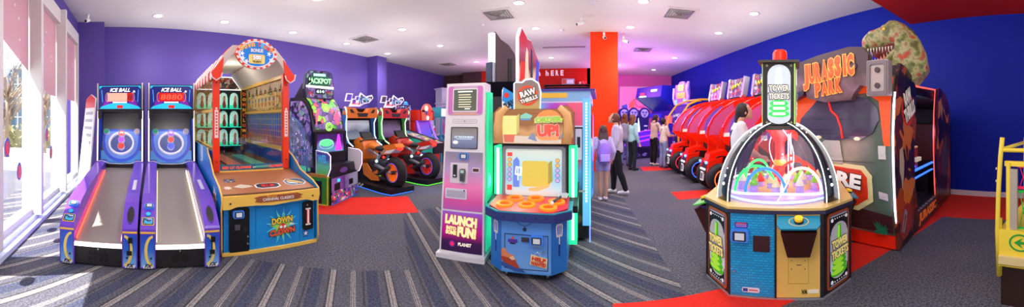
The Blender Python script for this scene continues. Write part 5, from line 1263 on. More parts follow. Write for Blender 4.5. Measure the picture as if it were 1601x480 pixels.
def shooter():
    t = thing('shooter_cabinet', 'tall two player cabinet behind the kiosk with high brown and red header boards', 'arcade machine', (-1.36, 4.25, 0), R(8))
    q = B(mat('1c1a24', .4)); q.prism([(0, 0), (0, .8), (.25, .95), (.35, 1.85), (.1, 2.05), (1.3, 2.05), (1.3, 0)], 'x', -.42, .40); bd = q.build('body', t)
    q = B(mat('20181c', .4)); q.box(.15, .2, .0, .04, 1.7, 1.75)
    q.build('bolt', bd)
    # white and blue side board with the maker's mark
    K = plane((.10, -.30, 1.15), (.42, .10, 0), (-.10, 0, 1))
    O = [(0, 0), (.30, 0), (.33, .5), (.28, .62), (.02, .78), (0, .74)]
    q = B(mat('e8ecf4', .35, 0, .3), K); q.poly(O, -.02, 0); q.m(mat('2888d0', .4, 0, .3)); q.poly([(0, .6), (.2, .45), (.33, .5), (.28, .62), (.02, .78)], 0, .003); q.poly([(.22, 0), (.30, 0), (.33, .5), (.27, .3)], 0, .003); q.m(mat('e02c20', .4, 0, .3)); q.poly([(.0, .32), (.22, .44), (.2, .36), (.08, .28)], .003, .006); q.disc(.06, .67, .035, .003, .006); q.build('side_board', t)
    for i, (s_, v) in enumerate((('RAW', .56), ('THRILLS', .47))): text(s_, mat('1c1c24', .4), t, K, .12, v, .085 if i == 0 else .05, .2, bold=.05, rot=.45, w0=.008)
    q = B(BLACK); q.box(.1, .14, -.28, .0, .0, 1.2) if False else q.box(-.4, .4, .02, .06, .9, 1.0); q.build('console', t)
    # header boards standing on top
    K1 = plane((-.10, .30, 1.95), (.55, .75, 0), (0, 0, 1))
    O1 = [(0, 0), (.48, 0), (.50, .35), (.44, .62), (.3, .74), (.12, .80), (0, .90)]
    q = B(mat('4c343c', .6), K1); q.poly(O1, -.05, 0); hb = q.build('header_board', t, 'plain brown back of a header board')
    q = B(mat('0c0c0e', .6), K1); q.rect(.28, .36, .02, .52, 0, .01); q.build('slot', hb)
    q = B(mat('e4e4ec', .4, 0, .3)); q.M = K1; q.box(-.06, 0, .1, .88, -.10, .0); q.m(mat('28304c', .4)); q.box(-.09, .02, .0, .42, -.12, .0); q.m(CHROME)
    q.build('board_edge', hb, 'white board edge with dark bracket')
    K2 = plane((.26, .25, 1.95), (.5, .55, 0), (0, 0, 1))
    O2 = [(0, 0), (.42, 0), (.46, .45), (.36, .6), (.26, .78), (.18, .80), (.06, .95), (0, .8)]
    q = B(mat('e8e4f0', .4, 0, .3), K2); q.poly(O2, -.06, 0); q.m(blend(['3c48b0', 'c83c38', 'e8c8a0', '902838', 'b85878', 'c82038'], 'z', 1.95, 2.9, emit=.4, warp=.35)); q.poly([(.02+u*.94, .02+v*.96) for u, v in O2], 0, .004)
    q.m(mat('f0d0b0', .4, 0, .3)); q.poly([(.12, .0), (.22, .0), (.2, .6), (.17, .66), (.15, .55)], .004, .007); q.m(mat('d82820', .4, 0, .4)); q.poly([(.02, .12), (.13, .18), (.14, .42), (.06, .44)], .004, .008); q.m(mat('4c3cc0', .4, 0, .4)); q.poly([(.36, .1), (.42, .1), (.45, .45), (.38, .5)], .004, .007); q.m(mat('303048', .4, 0, .2)); q.poly([(.25, .2), (.3, .2), (.29, .62), (.26, .66)], .004, .007); q.build('header_board', t, 'red blue and flesh coloured header picture with a white edge')
    # small blue seat-like part on the right
    q = B(mat('3848c8', .4, 0, .4)); q.prism([(-.2, 1.2), (-.25, 1.6), (-.1, 1.85), (.1, 1.8), (.1, 1.2)], 'x', .42, .47); q.m(glow('90c0ff', 1.5)); q.tube([(.47, -.2, 1.2), (.47, -.25, 1.6), (.47, -.1, 1.85), (.47, .1, 1.8)], .012, 6); q.m(art(['c8b0e8', '5878d0', '8060c8', 'e0d8f0', '304090'], 14, .4)); q.box(.40, .43, -.1, .3, 1.2, 1.95); q.build('side_wing', t)
shooter()

# ---- sign on the red wall, shelf with boxes, service counter
M = plane((-2.75, 15.198, 3.78), (1, 0, 0), (0, 0, 1))
rt = thing('wall_sign', 'white playful HERE lettering high on the dark red back wall', 'sign', (0, 0, 0))
for i, (ch, u) in enumerate((('n', 0), ('h', .42), ('E', .68), ('R', .92), ('E', 1.16))):
    text(ch, mat('e8d8e0', .5, 0, .3), rt, M, u, .0 if ch != 'n' else -.03, .27 if ch != 'n' else .2, .15, bold=.04, name='letter')
t = thing('wall_shelf', 'dark shelf on the red wall behind the burger game', 'shelf', (-1.3, 15.19, 2.9)); q = B(mat('2c1418', .5))
for z in (0, .12, .24): q.box(-1.1, 1.1, -.5, 0, z-.015, z+.015)
q.box(-1.1, -1.07, -.5, 0, 0, .25); q.box(1.07, 1.1, -.5, 0, 0, .25); q.build('shelf_board', t)
t = thing('boxed_toy', 'grey and white boxed toy on top of the wall shelf', 'toy', (-1.25, 14.9, 3.155)); q = B(mat('a8a4b8', .4)); q.box(-.3, .3, -.12, .12, 0, .28); q.m(mat('c8302c', .4)); q.box(-.28, -.1, -.125, -.12, .03, .25); q.m(mat('e8e4f0', .3)); q.box(-.05, .25, -.125, -.12, .05, .22); q.build('box', t)
t = thing('stuffed_toy', 'small red and white stuffed toy on top of the wall shelf', 'toy', (-.55, 14.9, 3.155)); q = B(mat('e04040', .7)); q.ball((0, 0, .09), .1, (1.3, .8, .9)); q.ball((.14, 0, .12), .06); q.m(mat('f0e0d8', .7)); q.ball((-.12, 0, .08), .07); q.build('body', t)
t = thing('service_counter', 'dark red service counter along the back wall', 'counter', (-2.6, 14.2, 0)); q = B(mat('701414', .5)); q.box(-2.2, 2.2, 0, .7, 0, 1.05); q.build('base', t); q = B(DARK); q.box(-2.25, 2.25, -.05, .75, 1.05, 1.1); q.build('worktop', t)
# ================================================================ TICKET TOWER MERCHANDISER
def tower():
    t = thing('ticket_tower_game', 'large yellow and blue ticket tower game with neon lit clear dome and red beacon', 'arcade machine', (1.827, 2.665, 0), R(-37.2))
    YE = mat('f6c864', .4, coat=.2); H, a, c = .671, .395, .671
    octo = [(-a, -c), (a, -c), (c, -a), (c, a), (a, c), (-a, c), (-c, a), (-c, -a)]
    q = B(mat('2c1c20', .4)); q.prism(octo, 'z', .02, .72); cab = q.build('cabinet', t)
    q = B(mat('b8b4b8', .4, .5)); q.prism([(x*1.005, y*1.005) for x, y in octo], 'z', 0, .02); q.build('base_trim', cab)
    big = [(x*1.035, y*1.035) for x, y in octo]
    q = B(mat('2c2848', .4)); q.prism(big, 'z', .715, .745); q.m(mat('e4c070', .35, coat=.3)); q.prism([(x*.995, y*.995) for x, y in big], 'z', .745, .765); top = q.build('table_top', t)
    # the four wide faces
    BRICK = None
    m, nt, bb = newmat('blue_brick_print'); tc = nt.nodes.new('ShaderNodeTexCoord'); br = nt.nodes.new('ShaderNodeTexBrick')
    mp = nt.nodes.new('ShaderNodeMapping'); mp.inputs['Rotation'].default_value = (R(90), 0, 0); nt.links.new(tc.outputs['Object'], mp.inputs[0]); nt.links.new(mp.outputs[0], br.inputs['Vector'])
    br.inputs['Color1'].default_value = lin('20b4ec'); br.inputs['Color2'].default_value = lin('209cd8'); br.inputs['Mortar'].default_value = lin('1478b0'); br.inputs['Scale'].default_value = 12; br.inputs['Mortar Size'].default_value = .03
    nt.links.new(br.outputs[0], bb.inputs['Base Color']); bb.inputs['Roughness'].default_value = .35; BRICK = m
    for k in range(4):
        ang = k*pi/2
        Rz = Matrix.Rotation(ang, 4, 'Z')
        M = Rz @ plane((-a, -c-.001, 0))
        # matching local frame for the print direction
        q = B(BRICK, M); q.rect(.012, a-.012, .025, .71, 0, .006); q.m(DARK); q.rect(0, .012, .02, .715, 0, .008); q.rect(a-.012, a+.006, .02, .715, 0, .01); f = q.build('brick_panel', cab)
        q = B(YE, M); q.rect(a+.006, 2*a-.03, .025, .71, 0, .006); q.m(mat('c89838', .4)); q.frame(rrect(a+.1, a+.27, .14, .36, .002, 1), rrect(a+.103, a+.267, .143, .357, .002, 1), 'z', .006, .008); q.m(DARK); q.rect(2*a-.03, 2*a, .02, .715, 0, .008)
        for uu, vv in ((a+.13, .33), (a+.24, .33), (a+.13, .26), (a+.24, .26)): q.disc(uu, vv, .004, .006, .01, n=8)
        q.rect(a+.17, a+.21, .292, .297, .006, .008); g = q.build('yellow_panel', cab)
        q = B(mat('3c140c', .5), M)
        u0, u1 = a+.045, 2*a-.065
        # pod: tapering box with sloped teal top
        P = lambda u, v, w: (u, v, w)
        q.bm.verts.ensure_lookup_table()
        V = [q._v(p) for p in ((u0, .63, 0), (u1, .63, 0), (u1, .61, .15), (u0, .61, .15), (u0+.05, .375, 0), (u1-.05, .375, 0), (u1-.05, .375, .05), (u0+.05, .375, .05))]
        for ix in ((0, 1, 2, 3), (4, 7, 6, 5), (3, 2, 6, 7), (0, 3, 7, 4), (2, 1, 5, 6), (1, 0, 4, 5)): q._f([V[i] for i in ix])
        q.m(mat('1c1c60', .4)); q.prism([(u0-.02, .63), (u1+.02, .63), (u1+.02, .655), (u0-.02, .655)], 'z', 0, .07); pod = q.build('joystick_pod', t)
        Mp = M @ plane((u0-.02, .70, .015), (1, 0, 0), (0, .055, -.13))
        Mp = M @ plane((0, .645, .165), (1, 0, 0), (0, .055, -.155))
        q = B(mat('1890b4' if k != 3 else '58c840', .35), Mp); q.poly([(u0+.0, 0), (u1-.0, 0), (u1+.03, .05), (u1+.03, .16), (u0-.03, .16), (u0-.03, .05)], -.01, .004); q.m(YEL); q.ring((u0+u1)/2, .09, .075, .082, .004, .006, k=.7); q.build('pod_top', pod)
        q = B(DARK, Mp); q.disc((u0+u1)/2, .09, .04, .004, .02); q.m(mat('f4c020', .3, 0, .3)); q.disc((u0+u1)/2, .09, .034, .02, .04); q.build('push_button', pod)
        if k == 0:
            card_reader(f, M @ Matrix.Translation((0, 0, .006)), .095, .53, 1.4)
            q = B(mat('5030a0', .4), M); q.rect(.05, .16, .59, .635, .006, .009); q.m(mat('e0a8f0', .4)); q.rect(.06, .15, .60, .605, .009, .01); q.rect(.06, .15, .613, .618, .009, .01); q.m(mat('f05838', .4)); q.rect(.06, .15, .623, .63, .009, .01); q.build('sticker', f)
            q = B(mat('3c181c', .4), M); q.rect(.205, .345, .40, .53, .006, .014); q.m(mat('e0a040', .4)); q.rect(.06, .12, .485, .497, .006, .01); q.m(CHROME); q.disc(.045, .22, .008, .006, .014); q.build('coin_door', f)
            q = B(mat('e8e4f0', .4), M); q.poly(rrect(.11, .26, .055, .095, .018), .006, .009); q.m(mat('2848a0', .4)); q.rect(.12, .16, .062, .088, .009, .01); q.m(mat('d05858', .4)); q.rect(.17, .245, .07, .08, .009, .01); q.build('maker_sticker', f)
            text('VA', mat('1c1814', .4), g, M, a+.235, .075, .035, .045, bold=.03, shear=.2, w0=.009)
            q = B(mat('fdf2d8', .4), M); q.rect(a+.265, 2*a-.04, .06, .09, .006, .008); q.build('rating_label', g)
    # art panels on the chamfers
    for k in range(4):
        Rz = Matrix.Rotation(k*pi/2, 4, 'Z')
        M = Rz @ plane((a, -c, 0), (1, 1, 0), (0, 0, 1)); w_ = .39
        M = M @ Matrix.Translation((0, 0, .001))
        q = B(mat('c05c20', .4), M); q.poly(rrect(.045, w_-.03, .04, .69, .04), 0, .005); q.m(mat('6868a8', .4)); q.poly(rrect(.065, w_-.05, .06, .67, .03), .005, .007); q.m(blend(['a8a8ac', 'dcdce0', 'b8b8bc'], 'z', 0, .7, emit=.25, warp=.3)); q.poly(rrect(.072, w_-.057, .067, .663, .026), .007, .009); p = q.build('art_panel', cab)
        q = B(mat('141418', .4), M); mid = w_/2+.007
        q.prism([(.075, .52)]+arc(mid, .50, .12, pi, 0, 12, .10)[0:]+[(w_-.06, .52), (w_-.06, .655), (.075, .655)], 'z', .009, .011)
        q.rect(.068, .075, .075, .655, .009, .011); q.prism([(.075, .21)]+arc(mid, .2, .12, pi, 2*pi, 12, .09)+[(w_-.06, .21), (w_-.06, .075), (.075, .075)], 'z', .009, .011)
        q.m(mat('e8e8f0', .3, 0, .3))
        for uu, vv in ((.1, .63), (w_-.085, .63), (.1, .1), (w_-.085, .1)): q.disc(uu, vv, .016, .011, .014)
        for i in range(5): q.disc(.14+i*.033, .637, .006, .011, .013, n=8); q.disc(.14+i*.033, .093, .006, .011, .013, n=8)
        q.build('art_frame', p)
        G1, G2 = mat('48b820', .4, 0, .3), mat('a8e838', .4, 0, .35)
        q = B(G1, M)
        for i, (v, r_) in enumerate(((.165, .115), (.21, .108), (.255, .098), (.295, .088))):
            q.m(G1); q.disc(mid, v, r_, .011+.001*i, .013+.001*i, rv=.034); q.m(G2); q.disc(mid-.02, v+.008, r_*.75, .013+.001*i, .015+.001*i, rv=.022)
        q.m(G1); q.prism([(mid-.035, .40), (mid+.035, .40), (mid+.018, .58), (mid-.018, .58)], 'z', .011, .014); q.m(G2); q.prism([(mid-.03, .42), (mid-.0, .42), (mid-.0, .57), (mid-.018, .57)], 'z', .014, .016)
        q.build('ticket_pile_art', p)
        TX = mat('f0dc88', .4, 0, .3); OL = mat('2c1808', .4)
        text('TOWER', TX, p, M, mid, .425, .075, .225, bold=.05, w0=.02, rot=.06, outline=OL)
        text('TICKETS', TX, p, M, mid, .335, .075, .24, bold=.05, w0=.02, rot=.06, outline=OL)
    # lit playfield under the dome
    q = B(mat('b8a0f0', .3, 0, .5)); q.lathe([(.60, .765), (.60, .79), (.52, .80), (.0005, .80)], n=32); q.m(glow('a8c8ff', 1.6)); q.lathe([(.605, .775), (.615, .785), (.60, .795)], n=32); pf = q.build('playfield', t)
    q = B(mat('e8b878', .4, 0, .35)); q.lathe([(.34, .80), (.34, .83), (.0005, .83)], n=28); q.build('turntable', pf)
    rr = random.Random(3)
    for k in range(22):
        a_ = 2*pi*k/22+.1; r_ = .24 if k % 2 else .40; x, y = r_*cos(a_), r_*sin(a_)
        q = B(mat('b8a0e0', .3, 0, .3)); q.cyl((x, y, .80), (x, y, .88), .042, .038, 12); q.m(mat(rr.choice(['60d020', 'f0e8a0', 'f03020', 'f4f0d0', '80e038', 'f4e8b0']), .4, 0, .35)); q.cyl((x, y, .88), (x, y, .965), .045, .006, 8)
        q.build('ticket_cup', pf)
    for (cx, cy, r_, ang, col, z) in ((-.22, -.28, .20, .3, '28e060', .80), (-.12, -.36, .19, .0, '2878ff', .80), (.18, -.22, .22, -.2, 'ff3828', .82), (.22, -.32, .19, .1, 'ffe8c0', .80), (.1, .2, .22, .5, 'ff3828', .82), (-.25, .15, .2, .9, '28e060', .80)):
        q = B(glow(col, 2.0)); q.tube([(cx+r_*cos(b_)*cos(ang), cy+r_*cos(b_)*sin(ang), z+r_*1.25*sin(b_)) for b_ in [pi*i/16 for i in range(17)]], .014, 8); q.build('neon_arc', pf)
    q = B(glow('d8ffe8', 1.6)); q.tube([(.56*cos(b_), .56*sin(b_), .83+.02*sin(3*b_)) for b_ in [2*pi*i/40 for i in range(40)]], .011, 6, closed=True); q.build('neon_ring', pf)
    q = B(mat('ff3030', .3, 0, .8)); q.lathe([(.08, .83), (.05, .95), (.05, 1.25), (.12, 1.36), (.16, 1.39)], n=16); q.m(mat('e8b040', .3, 0, .6)); q.lathe([(.055, 1.02), (.07, 1.05), (.055, 1.08)], n=16); q.m(glow('ffffff', 2)); q.cyl((.09, -.06, .83), (.09, -.06, 1.36), .006, n=6); q.build('centre_column', t)
    R0, Z0, HH = .60, .78, .66
    q = B(glass('f4e8f4', .05, .02)); q.lathe([(R0*sin(b_), HH*cos(b_)) for b_ in [pi/2*i/14 for i in range(2, 15)]], (0, 0, Z0), 36); q.build('dome', t, 'clear dome')
    q = B(glow('f8f4ff', 2.2))
    for k in range(4):
        a_ = k*pi/2
        q.tube([(R0*.985*sin(b_)*cos(a_+.33*sin(b_*2)), R0*.985*sin(b_)*sin(a_+.33*sin(b_*2)), Z0+HH*.985*cos(b_)) for b_ in [pi/2*i/14 for i in range(3, 15)]], .005, 6)
    q.build('dome_light', t)
    for k in range(4):
        a_ = -pi/4+k*pi/2-pi/2; u = Vector((cos(a_), sin(a_), 0)); v = Vector((-sin(a_), cos(a_), 0))
        q = B(mat('14202c', .3, coat=.4)); W = .07
        po, pi_ = [], []
        for i in range(15):
            b_ = pi/2*(i+1.6)/15.6
            ro = .69*sin(b_)+.01; po.append((ro, Z0-.01+.71*cos(b_))); pi_.append((ro-.035 if i else ro, Z0-.01+.71*cos(b_)-.0))
        def PP(r_, s_, z): return u*r_+v*s_+Vector((0, 0, z))
        ww = [W*(.75+.5*i/14) for i in range(15)]
        O = [[q._v(PP(po[i][0], s_*ww[i], po[i][1])) for s_ in (-1, 1)] for i in range(15)]
        I = [[q._v(PP(po[i][0]-.03, s_*ww[i], po[i][1]-.02)) for s_ in (-1, 1)] for i in range(15)]
        for i in range(14):
            q._f([O[i][0], O[i+1][0], O[i+1][1], O[i][1]], True); q._f([I[i][1], I[i+1][1], I[i+1][0], I[i][0]], True)
            for s_ in (0, 1): q._f([O[i][s_], O[i+1][s_], I[i+1][s_], I[i][s_]])
        q._f(O[0]+I[0][::-1]); q._f(O[-1]+I[-1][::-1]); rb = q.build('dome_rib', t)
        q = B(glow('ffffff', 2))
        for s_ in (-1, 1): q.tube([PP(po[i][0]+.002, s_*ww[i]*1.02, po[i][1]) for i in range(15)], .0045, 6)
        q.build('rib_light', rb)
        q = B(glow('f0f8ff', 3))
        for i, rad in ((2, .014), (3, .010), (4, .007), (10, .007), (11, .011), (12, .014)):
            p = PP(po[i][0], 0, po[i][1]); q.ball(p, rad, n=10, h=6)
        q.build('rib_stud', rb)
    # lit tower
    h = .165; z0, z1 = 1.43, 2.07
    q = B(mat('282420', .4)); q.box(-h, h, -h, h, z0, z1, .01); q.m(mat('484038', .4)); q.prism([(-h-.03, -h-.03), (h+.03, -h-.03), (h+.03, h+.03), (-h-.03, h+.03)], 'z', z0-.04, z0); q.prism([(-h-.04, -h-.04), (h+.04, -h-.04), (h+.04, h+.04), (-h-.04, h+.04)], 'z', z1-.012, z1+.012); q.m(mat('706860', .4)); q.cyl((0, 0, z0-.1), (0, 0, z0), .05); tw = q.build('tower_box', t)
    for k in range(4):
        M = Matrix.Rotation(k*pi/2, 4, 'Z') @ plane((0, -h-.001, z0))
        q = B(mat('c8d4dc', .3, 0, .4), M); O = [(-.115, .09)]+arc(0, .09, .115, pi, 2*pi, 10, .07)+[(.115, .5)]+arc(0, .5, .115, 0, pi, 10, .11); q.poly(O, 0, .006); p = q.build('lit_panel', tw)
        q = B(mat('b8a878', .4), M)
        for sx in (-1, 1):
            for vv in (.035, .60): q.prism(star(sx*.12, vv, .006, .018, 6), 'z', 0, .004)
        q.m(mat('a8e060', .3, 0, 1.0)); q.rect(.150, .160, .02, .62, 0, .004); q.build('corner_trim', tw)
        q = B(glow('ffffff', 1.6), M); q.prism([(-.035, .42), (.035, .42), (.02, .58), (-.02, .58)], 'z', .006, .009)
        for i, (v, r_) in enumerate(((.12, .105), (.175, .10), (.225, .092))):
            q.m(mat('30c050', .3, 0, .9)); q.disc(0, v, r_, .006+.002*i, .009+.002*i, rv=.033); q.m(mat('f4fff4', .3, 0, 1.0)); q.rect(-r_*.6, r_*.6, v-.012, v+.014, .009+.002*i, .011+.002*i)
        q.build('ticket_pile', p)
        text('TOWER', mat('f8f0e0', .4, 0, .4), p, M, 0, .375, .06, .2, bold=.03, w0=.016, outline=mat('382818', .4), ol=.016)
        text('TICKETS', mat('f8f0e0', .4, 0, .4), p, M, 0, .295, .06, .205, bold=.03, w0=.016, outline=mat('382818', .4), ol=.016)
    q = B(mat('f02810', .3, 0, .6)); q.lathe([(.075, 0), (.075, .10), (.06, .13), (.0005, .135)], (0, 0, z1+.015), 20); q.m(DARK); q.lathe([(.085, 0), (.085, .015), (.0005, .016)], (0, 0, z1+.01), 20); q.build('beacon', t)
tower()

# ================================================================ DINOSAUR RIDE CABIN
def dino_cabin():
    loc, rz = pair((2.62, 3.38), (2.898, 1.965))
    t = thing('dinosaur_shooter_cabin', 'big dark enclosed dinosaur shooting ride with wooden name sign, white light strip and red base', 'arcade machine', loc, rz)
    W = .725
    JUNG = art(['241014', '702818', '381418', 'a04018', '180c10', '582018', 'c86820', '2c1418', '40201c'], 3.2, .12, dist=.9)
    GREYG = blend(['5c6c60', '8c8c7c', '6c7c6c', '9c9080', '546458'], 'x', -.7, .7, emit=.12, warp=.5)
    RD = mat('f42a12', .35, coat=.2)
    bul = [(0, .17), (-.05, .5), (-.09, .9), (-.11, 1.3), (-.08, 1.7), (0, 2.0)]
    q = B(RD); q.box(-W, W, 0, .08, .02, .17); q.m(mat('1c1014', .5)); q.box(-W, W, .08, 2.6, .02, .28); q.m(mat('f8e8e0', .4)); q.box(-.5, -.2, -.002, 0, .11, .118); q.build('base', t)
    # bulging front shell
    q = B(GREYG); P = [[(-W+2*W*j/6, y, z) for j in range(7)] for y, z in bul]; q.grid(P); fs = q.build('front_shell', t, 'grey green vehicle picture on the bulging front', solid=.03)
    def F(u, z, off=.012):
        y = 0
        for (ya, za), (yb, zb) in zip(bul, bul[1:]):
            if za <= z <= zb: y = ya+(yb-ya)*(z-za)/(zb-za)
        return (-W+u, y-off, z)
    def face_poly(pts, m, name, off, parent=fs):
        # cut outline into strips that follow the bulge
        q = B(m); us = [p[0] for p in pts]; zs = sorted(set([round(z, 3) for _, z in pts]+[z for _, z in bul if min(p[1] for p in pts) < z < max(p[1] for p in pts)]+[min(p[1] for p in pts)+k*.05 for k in range(60) if min(p[1] for p in pts)+k*.05 < max(p[1] for p in pts)]))
        def span(z):
            xs = []
            n = len(pts)
            for i in range(n):
                (ua, za), (ub, zb) = pts[i], pts[(i+1) % n]
                if (za <= z < zb) or (zb <= z < za): xs.append(ua+(ub-ua)*(z-za)/(zb-za))
            xs.sort(); return xs
        for za, zb in zip(zs, zs[1:]):
            A, Bq = span(za+1e-4), span(zb-1e-4)
            if len(A) >= 2 and len(A) == len(Bq):
                for i in range(0, len(A)-1, 2):
                    q._f([q._v(F(A[i], za, off)), q._v(F(A[i+1], za, off)), q._v(F(Bq[i+1], zb, off)), q._v(F(Bq[i], zb, off))])
        return q.build(name, parent, solid=.006)
    OR = mat('e84c18', .4, 0, .45)
    face_poly([(.0, 1.25), (.10, 1.2), (.15, 1.5), (.45, 1.78), (1.1, 1.8), (1.28, 1.7), (1.36, 1.2), (1.43, 1.2), (1.43, 1.98), (.0, 1.98)], OR, 'orange_frame', .012)
    face_poly([(.12, 1.29), (.16, 1.5), (.42, 1.74), (.62, 1.76), (.75, 1.70), (1.0, 1.76), (1.14, 1.74), (1.27, 1.62), (1.3, 1.5), (1.22, 1.34), (1.05, 1.25), (.9, 1.27), (.6, 1.22), (.5, 1.29), (.4, 1.25)], mat('484056', .15, 0, .12), 'windscreen', .024)
    q = B(mat('f02820', .4, 0, .9)); q.tube([Vector(F(u, z, .035)) for u, z in ((.60, 1.72), (.65, 1.6), (.74, 1.53), (.80, 1.4), (.83, 1.27))], .012, 6); q.build('red_tube', fs)
    q = B(mat('e8dcb8', .4, 0, .3)); 
    for u in (.46, 1.02): q.ball(F(u, 1.27, .02), .035, (1.4, .4, .7), 10, 6)
    q.build('light_spot', fs)
    face_poly([(.52, .95), (.5, 1.2), (.6, 1.26), (.78, 1.24), (.82, .95)], mat('b8b0a8', .4, 0, .1), 'seat_picture', .02)
    face_poly([(.02, .2), (1.43, .2), (1.43, .40), (.9, .46), (.02, .42)], mat('48202c', .4), 'dark_band', .012)
    face_poly([(.62, .98), (1.1, .96), (1.2, .85), (1.2, .55), (1.0, .42), (.62, .44)], mat('d8cc94', .4, 0, .15), 'crest_border', .02)
    face_poly([(.65, .93), (1.06, .91), (1.14, .82), (1.14, .58), (.97, .47), (.65, .49)], mat('c83010', .4, 0, .2), 'crest', .028)
    Mr = plane(F(0, .7, .055), (1, 0, 0), (0, 0, 1))
    text('RE', mat('e8e4dc', .4, 0, .2), fs, Mr, .90, .08, .17, .34, bold=.05, w0=.0, rot=-.1, outline=mat('1c1418', .4))
    face_poly([(1.28, .60), (1.39, .58), (1.39, .66), (1.28, .68)], mat('d8d4d8', .4), 'notice', .02)
    face_poly([(1.29, 1.05), (1.38, 1.05), (1.38, 1.2), (1.29, 1.2)], mat('c8ccc8', .4), 'notice', .02)
    face_poly([(.62, .985), (1.25, 1.0), (1.25, 1.01), (.62, .995)], mat('4c504c', .4), 'panel_seam', .02)
    q = B(mat('0c7c58', .6)); rr = random.Random(9)
    for i in range(40):
        a_ = rr.uniform(.2, 2.9); r_ = rr.uniform(.08, .17); b0 = Vector(F(1.27, .18, .03)); b1 = Vector(F(1.27+r_*cos(a_)*.9, min(.4, .18+r_*sin(a_)), .04)); s_ = (b1-b0).cross(Vector((0, 1, 0))).normalized()*.012
        mid = (b0+b1)/2; q._f([q._v(b0), q._v(mid+s_), q._v(b1), q._v(mid-s_)])
    q.build('painted_fern', fs)
    # side panels: front one and rear one with an entrance between
    front = [(0, .02)]+[(y-.01, z) for y, z in bul]+[(.05, 2.14), (.22, 2.12), (.42, 2.05), (.58, 1.92), (.60, 1.5), (.52, 1.1), (.55, .7), (.66, .34), (.66, .02)]
    rear = [(1.60, .02), (1.55, .5), (1.5, 1.0), (1.52, 1.6), (1.60, 1.98), (1.8, 2.02), (2.2, 1.95), (2.5, 1.75), (2.6, 1.3), (2.62, .02)]
    for sx in (-1, 1):
        for nm, pr in (('front_side_panel', front), ('rear_side_panel', rear)):
            x = sx*W; q = B(JUNG); q.prism(pr, 'x', min(x, x+sx*.04), max(x, x+sx*.04)); sp = q.build(nm, t)
            if sx > 0 and nm[0] == 'f':
                M = plane((x+.041, 0, 0), (0, 1, 0), (0, 0, 1))
                text('RAW\nTHRILLS', mat('e8dcd0', .4, 0, .15), sp, M, .28, 1.68, .36, .38, bold=.05, w0=.01, rot=.45, outline=mat('181014', .4))
                q = B(mat('c82818', .4, 0, .2), M); q.ring(.28, 1.62, .17, .2, .001, .004); q.build('red_ring', sp)
                q = B(mat('d86820', .4), M); q.prism([(.05, .9), (.2, 1.15), (.28, 1.05), (.36, 1.15), (.5, .95), (.3, .55), (.1, .5)], 'z', 0, .002) if False else q.prism([(.0, 1.35), (.16, 1.2), (.24, 1.0), (.2, 1.22), (.04, 1.38)], 'z', 0, .002)
                q.prism([(.5, 1.35), (.34, 1.2), (.28, 1.0), (.3, 1.22), (.46, 1.38)], 'z', 0, .002); q.m(mat('c8a890', .4)); q.prism([(.02, 1.15), (.1, 1.18), (.16, 1.0), (.14, .8), (.1, .68), (.08, .8), (.02, .9)], 'z', 0, .002); q.build('painted_beast', sp)
                q = B(mat('a0302c', .4), M); q.prism([(.03, .2), (.12, .45), (.25, .5), (.4, .42), (.42, .2), (.3, .1), (.1, .08)], 'z', 0, .003); q.m(mat('8c8488', .4)); q.frame([(.08, .2), (.18, .44), (.26, .38), (.16, .16)], [(.11, .22), (.18, .38), (.22, .34), (.15, .21)], 'z', .003, .006); q.build('painted_vehicle', sp)
            if sx > 0 and nm[0] == 'r':
                M = plane((x+.041, 0, 0), (0, 1, 0), (0, 0, 1)); q = B(mat('c88c58', .4), M); q.prism([(1.75, 1.75), (1.85, 1.82), (2.0, 1.7), (1.92, 1.5), (1.88, 1.66), (1.8, 1.55)], 'z', 0, .002); q.m(mat('5c4858', .4)); q.prism([(1.9, .9), (2.2, 1.2), (2.4, .9), (2.3, .5), (2.0, .45)], 'z', 0, .002); q.m(mat('701c08', .4)); q.prism([(1.56, 1.0), (1.66, 1.3), (1.7, 1.85), (1.62, 1.92), (1.54, 1.6)], 'z', 0, .002); q.build('painted_beast', sp)
        q = B(glow('e8e8ff', 3.5)); x = sx*(W+.02)
        q.tube([(x, y-.02, z) for y, z in [(-.005, .33), (-.05, .5), (-.09, .9), (-.11, 1.3), (-.08, 1.65), (-.045, 1.8)]], .012, 6); q.build('light_strip', t)
        q = B(glow('ff6050', 1.2)); q.tube([(x, 1.585, .25), (x, 1.535, .5), (x, 1.485, 1.0), (x, 1.5, 1.6), (x, 1.57, 1.96)], .008, 6); q.tube([(x, .60, 1.93), (x, 1.58, 1.97)], .012, 6); q.build('entrance_light', t)
    # roof, rear wall, inside
    q = B(mat('2c1014', .5)); q.prism([(0, 2.0), (.05, 2.12), (.5, 1.98), (2.55, 1.72), (2.55, 1.68), (.5, 1.9), (.02, 1.95)], 'x', -W, W); q.m(BLACK); q.box(-W, W, .60, 1.6, 1.82, 1.95); q.build('roof', t)
    q = B(mat('1c0c10', .5)); q.box(-W, W, 2.5, 2.58, .28, 1.72); q.build('rear_wall', t)
    q = B(BLACK); q.box(-.6, .6, 1.66, 2.3, .28, .75); q.m(mat('5c1410', .5)); q.box(-.6, .6, 2.2, 2.4, .5, 1.4); q.build('bench', t)
    q = B(mat('141014', .4)); q.box(-.68, .68, .03, .35, .28, 1.9); q.m(blend(['301848', '5c7cc8', 'b8c8e8', '58307c', '984868', '241838'], 'z', 1.1, 1.85, emit=.9, warp=.5)); q.box(-.62, .62, .35, .36, 1.12, 1.82); q.build('screen', t)
    q = B(mat('8c1c10', .4, 0, .15)); q.box(-.68, .68, .36, .9, .80, 1.10); q.m(mat('d8a060', .4, 0, .4)); q.box(-.68, .68, .5, .9, 1.10, 1.12); q.m(mat('d8d4d8', .35, 0, .2))
    for x in (-.35, .35): q.tube([(x, .6, 1.18), (x, .95, 1.2), (x, 1.1, 1.12)], .04, 8)
    q.m(mat('e8d0b0', .4, 0, .3)); q.box(.60, .735, .7, .9, .92, .97); q.build('gun_console', t)
